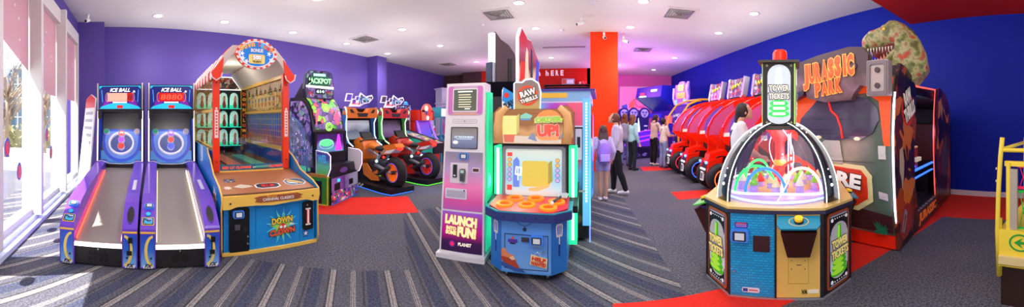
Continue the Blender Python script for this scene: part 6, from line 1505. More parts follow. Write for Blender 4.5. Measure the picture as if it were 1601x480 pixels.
    q = B(glow('2858ff', 3)); q.box(-.70, .735, .62, .64, .86, .885); q.box(.70, .735, .64, 1.5, .80, .822); q.box(.70, .735, .64, 1.5, .70, .712); q.build('neon_bar', t)
    # step and lettering
    q = B(mat('302830', .4)); q.box(-W-.02, W+.04, .66, 1.60, .02, .26); q.m(mat('b0a8a8', .4, .4))
    for k in range(7): q.box(.3, W+.04, .70+k*.125, .76+k*.125, .26, .268)
    st = q.build('step', t)
    text('JURASSIC', mat('d06028', .4, 0, .25), st, plane((W+.041, 0, 0), (0, 1, 0), (0, 0, 1)), 1.12, .14, .17, .85, bold=.05, w0=.004)
    # wooden name sign
    S = plane((-W, -.20, 0), (1, 0, 0), (0, 0, 1))
    WDM = blend(['4c3038', '70505c', '5c3c44', '846470', '503840'], 'z', 1.7, 2.3, emit=.12, warp=.5)
    q = B(WDM, S); O = [(-.03, 1.83), (.02, 1.78), (.30, 1.86), (.34, 1.76), (.62, 1.70), (.98, 1.72), (1.02, 1.80), (1.1, 1.88), (1.2, 1.86), (1.2, 2.22), (1.12, 2.31), (.95, 2.33), (.5, 2.28), (.14, 2.22), (.06, 2.14), (-.03, 2.12)]
    q.poly(O, -.10, 0); q.m(mat('28203c', .4)); q.poly([(-.05, 1.76), (.0, 1.71), (.28, 1.80), (.30, 1.86), (.02, 1.82)], -.1, .02); sg = q.build('name_sign', t)
    q = B(mat('b0a09c', .4, .3), S); q.poly(rrect(1.20, 1.46, 1.75, 2.14, .02), -.08, .03); q.m(mat('786c70', .4)); q.frame(rrect(1.21, 1.45, 1.76, 2.13, .02), rrect(1.245, 1.415, 1.80, 2.09, .02), 'z', .03, .045); q.m(mat('403438', .4)); q.disc(1.335, 2.03, .03, .03, .05); q.disc(1.335, 1.86, .03, .03, .05); q.build('metal_bracket', sg)
    q = B(mat('584850', .4, .3), S); q.disc(1.02, 2.1, .04, 0, .02); q.rect(.04, .08, 1.86, 2.12, 0, .015); q.build('bolt', sg)
    OT = mat('f05020', .4, 0, .55); OO = mat('f8a848', .4, 0, .5)
    for i, ch in enumerate('JURASSIC'):
        hh = [.32, .24, .24, .24, .24, .24, .24, .25][i]; uu = .33+.096*i+(-.02 if i == 7 else 0); vv = [2.02, 2.06, 2.07, 2.085, 2.10, 2.115, 2.12, 2.12][i]
        text(ch, OT, sg, S, uu, vv-.0, hh, .088 if ch != 'I' else .035, bold=.06, w0=.02, rot=.06, outline=OO, ol=.022)
    for i, ch in enumerate('PARK'):
        text(ch, OT, sg, S, .52+.10*i, 1.86+.012*i, .17, .088, bold=.06, w0=.02, rot=.08, outline=OO, ol=.02)
    # dinosaur head rearing over the roof
    m, nt, bb = newmat('dinosaur_skin'); tc = nt.nodes.new('ShaderNodeTexCoord'); no = nt.nodes.new('ShaderNodeTexNoise'); no.inputs['Scale'].default_value = 9; no.inputs['Detail'].default_value = 6
    cr = nt.nodes.new('ShaderNodeValToRGB'); e = cr.color_ramp.elements; e[0].position = .35; e[0].color = lin('5c5c30'); e[1].position = .68; e[1].color = lin('c83818')
    for p_, c_ in ((.45, '8c9050'), (.52, 'b8b080'), (.6, '9c7850')):
        z_ = e.new(p_); z_.color = lin(c_)
    nt.links.new(tc.outputs['Object'], no.inputs['Vector']); nt.links.new(no.outputs[0], cr.inputs[0]); nt.links.new(cr.outputs[0], bb.inputs['Base Color']); bb.inputs['Roughness'].default_value = .45
    vo = nt.nodes.new('ShaderNodeTexVoronoi'); vo.inputs['Scale'].default_value = 60; bu = nt.nodes.new('ShaderNodeBump'); bu.inputs['Strength'].default_value = .5; nt.links.new(tc.outputs['Object'], vo.inputs['Vector']); nt.links.new(vo.outputs[0], bu.inputs['Height']); nt.links.new(bu.outputs[0], bb.inputs['Normal'])
    SK = m
    C0 = Vector((.43, .45, 2.45))
    def Lf(rings, q, n=16):
        V = []
        for (c, rx, rz, up) in rings:      # ring in the plane across the snout direction (y,z)
            V.append([q._v(C0+Vector((c[0]+up*rz*sin(2*pi*i/n), c[1]+rx*cos(2*pi*i/n), c[2]+rz*sin(2*pi*i/n)))) for i in range(n)])
        for A, Bq in zip(V, V[1:]):
            for i in range(n): q._f([A[i], A[(i+1) % n], Bq[(i+1) % n], Bq[i]], True)
        q._f(V[0][::-1]); q._f(V[-1])
    q = B(SK)
    Lf([((-.36, 0, .02), .05, .06, 0), ((-.345, 0, .05), .09, .11, 0), ((-.26, 0, .09), .12, .135, 0), ((-.14, 0, .11), .125, .135, 0), ((-.04, 0, .13), .135, .145, 0), ((.04, 0, .16), .155, .165, 0), ((.12, 0, .15), .16, .165, 0), ((.18, 0, .09), .15, .17, .3), ((.20, .02, -.03), .14, .19, .8),
        ((.22, .06, -.18), .15, .21, 1.0), ((.24, .1, -.36), .16, .23, 1.1), ((.25, .15, -.56), .17, .24, 1.1)], q)
    hd = q.build('dinosaur_head', t, 'mottled olive and orange dinosaur head and neck')
    q = B(SK); Lf([((-.25, 0, -.235), .03, .02, 0), ((-.23, 0, -.235), .07, .035, 0), ((-.10, 0, -.22), .09, .04, 0), ((.02, 0, -.17), .10, .05, 0), ((.12, 0, -.09), .11, .07, 0), ((.22, 0, .0), .11, .09, 0)], q); q.build('lower_jaw', hd)
    q = B(mat('6c1814', .5)); Lf([((-.20, 0, -.08), .07, .05, 0), ((-.05, 0, -.08), .08, .09, 0), ((.08, 0, -.05), .09, .11, 0), ((.18, 0, -.02), .09, .12, 0)], q); q.build('mouth', hd)
    q = B(mat('d03020', .4)); Lf([((-.21, 0, -.19), .05, .012, 0), ((-.05, 0, -.16), .065, .02, 0), ((.08, 0, -.04), .07, .05, 0), ((.16, 0, .03), .07, .04, 0)], q); q.build('tongue', hd)
    q = B(mat('e8e4d0', .35))
    for k in range(11):
        x = -.33+k*.042
        for s_ in (-1, 1):
            y = s_*(.075 if k < 1 else .10)
            q.cyl(C0+Vector((x, y, -.03)), C0+Vector((x, y, -.085-.02*(k % 2))), .012, .002, 6)
            if k < 8: zz = -.215+max(0, k-3)*.022; q.cyl(C0+Vector((x+.10, y*.8, zz)), C0+Vector((x+.09, y*.82, zz+.055)), .010, .002, 6)
    q.build('tooth', hd)
    q = B(mat('f0c030', .2, 0, .3)); 
    for s_ in (-1, 1): q.ball(C0+Vector((-.0, s_*.13, .19)), .022, n=10, h=8)
    q.m(SK)
    for s_ in (-1, 1): q.ball(C0+Vector((.01, s_*.12, .22)), .045, (1.3, .7, .6), 10, 6)
    q.build('eye', hd)
dino_cabin()

# ================================================================ YELLOW FRAMED GAME AT THE RIGHT EDGE
def yellow_game():
    t = thing('netted_ball_game', 'yellow framed ball game with red and green netting at the right edge', 'arcade machine', (2.40, .63, 0), R(-93))
    YE = mat('ecd040', .4)
    q = B(mat('2c1410', .5)); q.box(.0, 1.3, .02, .9, .0, .33); bs = q.build('base', t)
    q = B(YE); q.box(-.005, 1.3, -.02, .9, .33, .62); q.m(mat('d8c088', .45)); q.prism([(-.02, .42), (-.05, .42), (-.05, .36), (-.02, .34)], 'x', 0, 1.3); cb = q.build('cabinet', t)
    M = plane((0, -.021, 0)); q = B(mat('2c9838', .4), M); q.ring(.17, .53, .075, .09, 0, .003, k=.75); q.poly([(.12, .53), (.19, .57), (.17, .54), (.26, .54), (.26, .52), (.17, .52), (.19, .49)], 0, .003); q.build('arrow_mark', cb)
    q = B(CHROME, M); q.disc(.05, .38, .01, 0, .01); q.build('lock', cb)
    q = B(YE)
    q.tube([(-.01, .0, .24), (-.02, -.01, .6), (-.015, .0, .9), (.0, .01, 1.2), (.012, .02, 1.35)], .02, 8); q.box(-.03, .01, .0, .03, .24, .7)
    q.m(WHITE)
    for z in (.4, .6, .8, 1.0, 1.1): q.cyl((-.035, .0, z), (-.03, .0, z+.0001), .01, n=8)
    q.build('corner_post', t)
    q = B(YE); q.tube([(0, .02, 1.25), (1.3, .02, 1.25)], .018, 8); q.box(.03, 1.3, .02, .06, 1.12, 1.16); q.tube([(0, .02, 1.25), (0, .9, 1.25)], .018, 8); q.tube([(0.0, .9, .6), (0, .9, 1.3)], .02, 8); q.box(.05, .08, .0, .03, .62, 1.15); q.build('top_rail', t)
    q = B(mat('a89c8c', .5)); q.box(.08, .14, .0, .03, .62, 1.1); q.build('side_strip', t)
    for z0, z1, col, nm in ((.95, 1.12, 'd01848', 'red_net'), (.62, .92, '18a038', 'green_net')):
        q = B(mat(col, .5, 0, .3))
        for k in range(16):
            u = .15+k*.075; q.tube([(u, .04, z0), (u+.06, .05, z1)], .004, 4); q.tube([(u+.06, .04, z0), (u, .05, z1)], .004, 4)
        q.box(.14, 1.3, .03, .05, z0-.01, z0+.01); q.box(.14, 1.3, .03, .05, z1-.01, z1+.01); q.build(nm, t)
    q = B(mat('0c3018', .5)); q.box(.1, 1.3, .5, .52, .62, 1.2); q.build('inner_board', t)
yellow_game()

# ================================================================ RACING SEATS ALONG THE BLUE WALL
def racer():
    t = thing('racing_simulator', 'x', 'arcade machine', (2.12, 8.5, 0), R(-90), 'red racing car games in a row')
    RD = mat('fa2408', .25, 0, .12, coat=.5); W = .42
    q = B(mat('141216', .4)); q.box(-W, W, .25, 1.95, .04, .16); q.build('platform', t)
    # rear tyres with a glowing rim
    for sx in (-1, 1):
        Mw = plane((sx*.30, .27, .31), (0, 1, 0), (0, 0, 1)); q = B(mat('121114', .6), Mw); q.lathe([(.17, -.12), (.24, -.13), (.29, -.10), (.30, 0), (.29, .10), (.24, .13), (.17, .12)], n=28); ty = q.build('rear_wheel', t)
        q = B(mat('28242c', .3, .4), Mw); q.lathe([(.0005, .07), (.06, .08), (.16, .05), (.175, .10)], n=20); q.lathe([(.0005, -.07), (.06, -.08), (.16, -.05), (.175, -.10)], n=20)
        for i in range(5):
            a_ = 2*pi*i/5
            q.m(mat('c83828', .3)); q.prism([(.03*cos(a_+1), .03*sin(a_+1)), (.16*cos(a_-.12), .16*sin(a_-.12)), (.16*cos(a_+.12), .16*sin(a_+.12)), (.03*cos(a_-1), .03*sin(a_-1))], 'z', -.09, .09)
        q.build('rim', ty)
    # tail section with plate, light bar, fins
    q = B(mat('18141c', .4)); q.prism([(.02, .30), (-.02, .42), (.06, .62), (.3, .74), (.6, .72), (.6, .2), (.1, .2)], 'x', -.17, .17); tl = q.build('tail', t)
    Mt = plane((0, -.01, .30), (1, 0, 0), (0, .05, .5)); q = B(mat('e4e0e4', .4, 0, .25), Mt); q.rect(-.07, .07, -.06, .12, .0, .03); q.m(mat('181418', .4)); q.rect(-.04, .0, -.03, .09, .03, .033); q.rect(.02, .05, -.03, .09, .03, .033); q.build('number_plate', tl)
    q = B(glow('ffffff', 2), Mt); q.rect(-.12, .12, .16, .19, .0, .03); q.build('light_bar', tl)
    q = B(RD); q.prism([(.05, .60), (.1, .78), (.45, .86), (.6, .72), (.3, .70)], 'x', -.13, .13)
    for sx in (-1, 1): q.prism([(.0, .40), (.05, .66), (.35, .72), (.3, .5)], 'x', min(sx*.15, sx*.22), max(sx*.15, sx*.22))
    q.build('red_fin', tl)
    q = B(glow('60a0ff', 2.5)); 
    for sx in (-1, 1): q.ball((sx*.18, .0, .62), .03, n=8, h=6)
    q.build('tail_lamp', tl)
    # seat
    q = B(mat('1c1418', .5)); q.prism([(.62, .2), (.62, 1.0), (.74, 1.02), (.86, .5), (1.3, .42), (1.3, .2)], 'x', -.25, .25); q.build('seat', t)
    # arching side frames with tinted windows
    outer = [(.48, .70), (.50, 1.14), (.62, 1.40), (.82, 1.64), (1.08, 1.84), (1.42, 1.98), (1.8, 2.02)]
    inner = [(.70, .70), (.72, 1.10), (.84, 1.31), (1.02, 1.50), (1.24, 1.66), (1.52, 1.78), (1.8, 1.81)]
    rim = [(.22, 1.14), (.25, 1.33), (.38, 1.55), (.60, 1.75), (.90, 1.91), (1.18, 2.0), (1.45, 2.05), (1.45, 1.97), (1.10, 1.85), (.90, 1.72), (.86, 1.85), (.62, 1.70), (.42, 1.52), (.30, 1.31), (.27, 1.14)]
    for sx in (-1, 1):
        x = sx*.37
        q = B(RD); q.prism(outer+inner[::-1], 'x', min(x, x+sx*.06), max(x, x+sx*.06)); q.prism([(.46, .72), (.34, .2), (.75, .16), (.68, .72)], 'x', min(x, x+sx*.06), max(x, x+sx*.06)); q.prism(rim, 'x', min(x, x+sx*.05), max(x, x+sx*.05)); q.prism([(.20, 1.15), (.56, 1.15), (.52, .98), (.48, .9), (.26, 1.07)], 'x', min(x, x+sx*.05), max(x, x+sx*.05)); sf = q.build('side_frame', t)
        q = B(glass('e868a8', .06, .8, .2)); q.prism([(.24, 1.14), (.27, 1.33), (.40, 1.54), (.61, 1.72), (.87, 1.86), (.92, 1.73), (.82, 1.64), (.62, 1.40), (.50, 1.14)], 'x', min(x, x+sx*.015), max(x, x+sx*.015)); q.build('tinted_window', sf)
        q = B(mat('7058c8', .25, 0, .25)); q.prism([(.46, 1.16), (.56, 1.40), (.76, 1.64), (.88, 1.74), (.84, 1.82), (.62, 1.66), (.46, 1.46), (.38, 1.16)], 'x', min(x+sx*.016, x+sx*.02), max(x+sx*.016, x+sx*.02)); q.m(mat('d8e8e0', .3, 0, .4)); q.prism([(.26, 1.15), (.27, 1.225), (.42, 1.225), (.42, 1.15)], 'x', min(x+sx*.016, x+sx*.022), max(x+sx*.016, x+sx*.022)); q.build('window_graphic', sf)
        q = B(mat('ff8c68', .3, 0, .5)); q.tube([(x+sx*.065, y+.0, z) for y, z in [(.58, 1.15), (.70, 1.37), (.89, 1.59), (1.14, 1.78), (1.46, 1.91), (1.78, 1.94)]], .009, 5); q.build('frame_highlight', sf)
        q = B(mat('e8e4f0', .4, 0, .2)); 
        for k in range(5): q.box(min(x+sx*.061, x+sx*.065), max(x+sx*.061, x+sx*.065), .60, .645, .34+k*.075, .39+k*.075)
        q.build('white_letter', sf)
    # console, wheel, screen
    q = B(RD); q.prism([(1.35, .16), (1.3, .62), (1.42, .86), (1.75, .92), (1.9, .16)], 'x', -.40, .40); q.m(mat('2c1c20', .4)); q.prism([(1.40, .84), (1.72, .93), (1.72, .96), (1.42, .88)], 'x', -.36, .36); q.build('console', t)
    q = B(DARK); q.tube([(.14*cos(b_), 1.30-.03*sin(b_), .86+.14*sin(b_)) for b_ in [2*pi*i/20 for i in range(20)]], .018, 8, closed=True); q.cyl((0, 1.30, .86), (0, 1.42, .84), .03); q.box(-.13, .13, 1.295, 1.315, .85, .87); q.build('steering_wheel', t)
    q = B(BLACK); q.box(-.42, .42, 1.72, 1.95, .9, 1.86); sc = q.build('screen_housing', t)
    q = B(blend(['302860', '58a0d8', 'e060a0', '4878b8', 'd0a860', '282048'], 'z', 1.0, 1.8, emit=.6, warp=.5)); q.box(-.39, .39, 1.71, 1.72, 1.0, 1.75); q.build('screen', sc)
    # silver backed header
    Mh = plane((0, 1.42, 2.06), (1, 0, 0), (0, .16, 1))
    q = B(art(['c8c8cc', 'c8ccd0', '8c9098', 'b82838', '282834', '7068a0', '343440', 'd8d8dc', 'a02840', '383844'], 11, .12), Mh); q.poly([(-.36, 0), (.36, 0), (.38, .48), (-.38, .48)], 0, .03); hd = q.build('header', t)
    q = B(mat('f0d838', .4, 0, .6), Mh); q.tube([(-.25, .22, .035), (-.2, .33, .035), (-.14, .25, .035), (-.08, .33, .035), (-.02, .26, .035), (.06, .35, .035), (.14, .29, .035), (.24, .38, .035)], .015, 5); q.m(mat('e03848', .4, 0, .5)); q.ball((-.15, .1, .03), .045, (1, 1, .4), 8, 6); q.ball((.05, .1, .03), .05, (1, 1, .4), 8, 6); q.build('header_script', hd)
    for sx in (-1, 1):
        q = B(mat('d8d8dc', .2, .7), Mh); q.poly([(sx*.37, -.04), (sx*.47, .04), (sx*.49, .50), (sx*.39, .52)][::sx], -.08, .05); q.build('silver_pillar', hd)
    q = B(mat('281c3c', .4)); q.prism([(1.35, 1.9), (1.45, 2.07), (1.85, 2.07), (1.85, 1.85)], 'x', -.36, .36); q.build('header_base', t)
    # coloured ring on the near wheel is added per seat
    return t
def rim_ring(t, col):
    q = B(glow(col, 2.2)); 
    for sx in (-1, 1): q.tube([(sx*.435, .27+.185*cos(b_), .31+.185*sin(b_)) for b_ in [2*pi*i/24 for i in range(24)]], .009, 5, closed=True)
    q.build('rim_light', t)
rp = racer()
LAB = ['red racing car game farthest along the blue wall, beside the boy in a cream shirt', 'second red racing car game from the far end, blue lit rear wheel', 'third red racing car game from the far end, orange lit rear wheel', 'red racing car game nearest the ticket tower, partly behind the woman in a white tee']
cars = [rp]
for k in range(3): cars.append(copy_tree(rp))
for k, (c_, x, y, col) in enumerate(zip(cars, (2.10, 2.14, 2.2, 2.3), (8.5, 7.22, 5.98, 4.72), ('c02040', '3060ff', 'ff6830', 'ff6830'))):
    c_.location = (x, y, 0); c_['label'] = LAB[k]; rim_ring(c_, col)

# ================================================================ MACHINES AT THE FAR RIGHT
def far_right():
    t = thing('arch_framed_game', 'game with a thin orange yellow arch behind the last red racer', 'arcade machine', (2.75, 10.5, 0), R(-80))
    q = B(mat('f0a020', .35, 0, .4))
    for x in (-.5, .5): q.tube([(x, 0, .3), (x, -.05, 1.0), (x, .05, 1.6), (x, .35, 2.0), (x, .8, 2.18), (x, 1.4, 2.2)], .035, 8)
    q.tube([(-.5, .8, 2.18), (.5, .8, 2.18)], .03, 8); q.build('arch_frame', t)
    q = B(mat('382878', .4, 0, .2)); q.prism([(0, 0), (0, .35), (1.1, .5), (1.2, 1.9), (1.5, 1.9), (1.5, 0)], 'x', -.48, .48); q.m(art(['8c48c8', 'e0d8f0', '38288c', 'c050c0', '5878d8', '281850'], 7, .6)); q.box(-.40, .40, 1.1, 1.13, .7, 1.8); q.m(art(['b8a8d8', '6038a8', 'e8e0f8', '40206c'], 10, .4)); q.box(-.50, -.485, .2, 1.2, .3, 1.7); q.box(.485, .50, .2, 1.2, .3, 1.7); q.build('body', t)
    q = B(BLACK); q.prism([(.2, .3), (.2, .9), (.32, .95), (.4, .45), (.8, .42), (.8, .3)], 'x', -.25, .25); q.build('seat', t)
    # purple robot topper game
    t = thing('robot_shooter', 'purple cabinet with a robot shaped orange and purple header high at the back right', 'arcade machine', (3.15, 12.2, 0), R(-72))
    q = B(mat('2c1c78', .4, 0, .15)); q.prism([(0, 0), (0, .8), (.4, 1.0), (.5, 2.1), (1.2, 2.1), (1.2, 0)], 'x', -.55, .55); q.build('body', t)
    q = B(blend(['301c60', '5890d8', '8c70e0', '48307c'], 'z', 1.1, 2.0, emit=.8, warp=.5)); q.box(-.45, .45, .42, .46, 1.15, 2.0); q.build('screen', t)
    M = plane((0, .45, 2.1)); q = B(mat('8c58d8', .35, 0, .4), M); q.poly([(-.45, 0), (.45, 0), (.5, .5), (.42, .9), (.3, .78), (.15, .95), (-.1, .95), (-.3, .8), (-.44, .85), (-.5, .5)], -.1, 0); h_ = q.build('header', t)
    q = B(mat('f08830', .35, 0, .8), M); q.rect(-.3, .3, .25, .5, 0, .04); q.rect(-.2, .22, .55, .82, 0, .05); q.m(mat('60d8ff', .3, 0, 1)); q.ball((.3, .15, .05), .07, n=10, h=6); q.rect(-.42, -.34, .0, .2, 0, .04); q.m(mat('c090ff', .3, 0, .7)); q.tube([(.42, 0, .05), (.55, .3, .05), (.48, .6, .05), (.58, .9, .05)], .05, 8); q.tube([(-.42, 0, .05), (-.55, .3, .05), (-.5, .7, .05)], .04, 8); q.build('robot_figure', h_)
    # dark blue deluxe cabinet
    t = thing('space_cabin', 'large dark blue lit cabin with small red and white light panels at the back', 'arcade machine', (2.55, 14.2, 0), R(-60))
    q = B(mat('1c1c98', .4, 0, .25)); q.prism([(0, 0), (0, .35), (.9, .5), (1.0, 1.9), (-.1, 2.5), (.0, 3.0), (1.6, 3.1), (1.8, 0)], 'x', -.9, .9); bd = q.build('body', t)
    q = B(art(['241c90', '4830c8', '1c1460', '6838d8', '2828b0'], 3, .5)); q.prism([(0.05, .36), (.9, .51), (.99, 1.88), (-.05, 2.46), (.05, 2.9), (1.5, 3.0), (1.7, .1), (.05, .1)], 'x', -.93, -.905); q.build('side_art', bd)
    q = B(glow('ff3850', 1.6)); q.box(-.5, -.2, -.13, -.1, 2.6, 2.72); q.m(glow('d0e8ff', 1.8)); q.box(-.6, -.1, -.12, -.09, 2.52, 2.58); q.box(.2, .6, -.06, -.03, 2.75, 2.85); q.m(glow('ff5858', 1.2)); q.box(.1, .55, .93, .96, 1.3, 1.65); q.m(glow('7fd8e8', 1.2)); q.tube([(-.93, .2, 2.7), (-.93, .5, 2.95), (-.93, .9, 2.85)], .03, 6); q.build('light_panel', bd)
    q = B(mat('2c20a8', .4, 0, .5)); q.box(-.88, .88, -.05, 0, 1.55, 1.75); q.build('cross_bar', t)
    # motion ride: purple lit platform with three round headed seats
    t = thing('motion_ride', 'purple lit motion ride with three round headed seats near the back window', 'arcade machine', (1.75, 11.6, 0), R(20))
    q = B(mat('241c50', .4)); q.box(-.9, 1.0, 0, 1.6, 0, .45); q.m(art(['3c3878', '6c60b8', '28204c', '8878d0', '1c1840'], 5, .2)); q.box(-.88, .98, -.02, 0, .05, .42); pl = q.build('platform', t)
    q = B(glow('8c28ff', 2.2)); q.tube([(-.9, -.03, .50), (-.2, -.03, .62), (.3, -.03, .70), (1.0, -.03, .80)], .035, 6); q.tube([(-.9, -.03, .62), (.0, -.03, .82), (1.0, -.03, .95)], .025, 6); q.tube([(-.6, -.02, .9), (.2, -.02, 1.05), (1.0, -.02, 1.1)], .02, 6); q.m(mat('5820b8', .4, 0, .8)); q.prism([(-.9, .45), (1.0, .45), (1.0, 1.1), (.2, 1.05), (-.6, .9), (-.9, .65)], 'y', 0, .05); q.build('glowing_rail', pl)
    for k, (x, y) in enumerate(((-.25, .9), (.05, .65), (.40, .4))):
        q = B(mat('20186c', .35, 0, .15)); Mx = plane((x, y, 0)); q.M = Mx
        q.poly([(-.08, .5), (.12, .5), (.2, 1.5)]+arc(.0, 1.72, .24, -.3, pi+.5, 14)+[(-.16, 1.3)], -.12, 0); q.m(mat('b0a0e8', .3, 0, .35)); q.disc(0, 1.72, .165, 0, .02); q.m(mat('3830a0', .4)); q.ring(0, 1.72, .05, .07, .02, .03)
        for a_ in range(3): q.disc(.1*cos(a_*2.1+.5), 1.72+.1*sin(a_*2.1+.5), .03, .02, .03)
        q.m(mat('c8d0f0', .3, 0, .4)); q.rect(-.02, .12, 1.2, 1.25, 0, .02); q.rect(.0, .1, 1.05, 1.08, 0, .02); q.build('seat_back', t)
    q = B(mat('f0387c', .4, 0, 1.5)); q.tube([(-.9, -.05, .1), (-.8, -.1, .5), (-.88, -.05, .85)], .05, 8); q.build('pink_light', t)
    # two tall flags
    t = thing('tall_banner', 'pair of leaning blue and orange upright blades in front of the pink window', 'banner', (1.55, 14.0, 0), 0)
    q = B(mat('2848a8', .5, 0, .15)); q.prism([(-.22, 1.45), (.02, 1.4), (-.05, 2.2), (-.3, 2.1)], 'y', 0, .04); q.m(mat('e85020', .5, 0, .25)); q.prism([(.06, 1.4), (.26, 1.4), (.30, 2.45), (.05, 2.2)], 'y', .02, .06); q.build('blade', t)
    q = B(DARK); q.cyl((-.08, .05, 0), (-.1, .03, 1.5), .03); q.cyl((.16, .06, 0), (.16, .04, 1.5), .03); q.cyl((.05, .05, 0), (.05, .05, .04), .35); q.build('stand', t)
far_right()

# ---- leaning rules board by the windows
t = thing('price_board', 'tall narrow white board with a red top leaning between window and purple pier', 'sign board', (-6.75, -.55, 0), R(26))
q = B(mat('e8e4ea', .4)); M = plane((0, 0, 0), (1, 0, 0), (0, .10, 1)); q.M = M; q.poly([(-.32, .02), (.32, .02), (.26, 1.95), (0, 2.05), (-.26, 1.95)], 0, .03); bd = q.build('board', t)
q = B(mat('e04850', .4), M); q.poly([(-.262, 1.75), (.262, 1.75), (.255, 1.94), (0, 2.04), (-.255, 1.94)], .03, .034); q.build('red_heading', bd)
q = B(mat('a8a4b0', .4), M)
for k in range(9): q.poly([(-.2, 1.6-k*.16), (.2, 1.6-k*.16), (.2, 1.66-k*.16), (-.2, 1.66-k*.16)], .03, .033)
q.build('text_lines', bd)

# colour spilled into the room by the machines' own lights
lamp(2.2, 12.3, 2.6, 160, (.55, .15, 1), .5); lamp(.8, 14.5, 3.2, 110, (1, .25, .75), .4); lamp(-4.5, 13.0, 3.0, 60, (.8, .3, .8), .5)
lamp(1.0, 10.6, 2.9, 60, (.6, .25, 1), .4); lamp(-3.3, 5.6, .35, 5, (.3, .5, 1)); lamp(.2, 4.8, 1.2, 14, (.35, .55, 1)); lamp(1.85, 2.6, 1.1, 8, (1, .7, .8))
lamp(-.15, 3.3, .6, 5, (.3, 1, .7)); lamp(-1.1, 3.3, .8, 4, (.3, 1, .7)); lamp(4.2, 2.3, 1.3, 8, (.4, .5, 1))
# ================================================================ PEOPLE
def remesh(q, name, parent, vox, smooth=2, label=None):
    o = q.build(name, parent, label)
    md = o.modifiers.new('r', 'REMESH'); md.mode = 'VOXEL'; md.voxel_size = vox; md.use_smooth_shade = True
    sm = o.modifiers.new('s', 'SMOOTH'); sm.iterations = smooth; sm.factor = .6
    dg = bpy.context.evaluated_depsgraph_get(); me = bpy.data.meshes.new_from_object(o.evaluated_get(dg))
    o.modifiers.clear(); old = o.data; o.data = me; bpy.data.meshes.remove(old); me.name = name
    for p in me.polygons: p.use_smooth = True
    return o
def limb(q, pts):
    """tapered limb: list of (point, radius)"""
    for (a, ra), (b, rb) in zip(pts, pts[1:]):
        a = Vector(a); b = Vector(b); n = 5
        for i in range(n+1):
            f = i/n; q.ball(a.lerp(b, f), ra+(rb-ra)*f, n=12, h=8)
        q.tube([a, b], [ra, rb], 12)
def torso(q, rings):
    n = 18; V = []
    for (c, rx, ry) in rings: V.append([q._v((c[0]+rx*cos(2*pi*i/n), c[1]+ry*sin(2*pi*i/n), c[2])) for i in range(n)])
    for A, Bq in zip(V, V[1:]):
        for i in range(n): q._f([A[i], A[(i+1) % n], Bq[(i+1) % n], Bq[i]], True)
    q._f(V[0][::-1]); q._f(V[-1])
def hand(q, w, d, s, k, side):
    """palm and five bent fingers; w wrist point, d direction the hand hangs, side = thumb direction"""
    w = Vector(w); d = Vector(d).normalized(); side = Vector(side).normalized(); nrm = d.cross(side).normalized()
    palm = w+d*.045*s
    for f in (-1, 0, 1): limb(q, [(w+side*f*.008*s, .017*s), (w+d*.075*s+side*f*.022*s, .014*s)])
    for i, L in enumerate((.066, .076, .072, .056)):
        b = w+d*.08*s+side*(.030-.02*i)*s; m_ = b+d*L*.5*s+nrm*k*.006*s; e = m_+d*L*.42*s+nrm*k*.022*s
        limb(q, [(b, .0088*s), (m_, .008*s), (e, .007*s)])
    b = w+d*.02*s+side*.022*s; m_ = b+d*.03*s+side*.028*s; limb(q, [(b, .011*s), (m_, .010*s), (m_+d*.032*s+side*.006*s, .0085*s)])
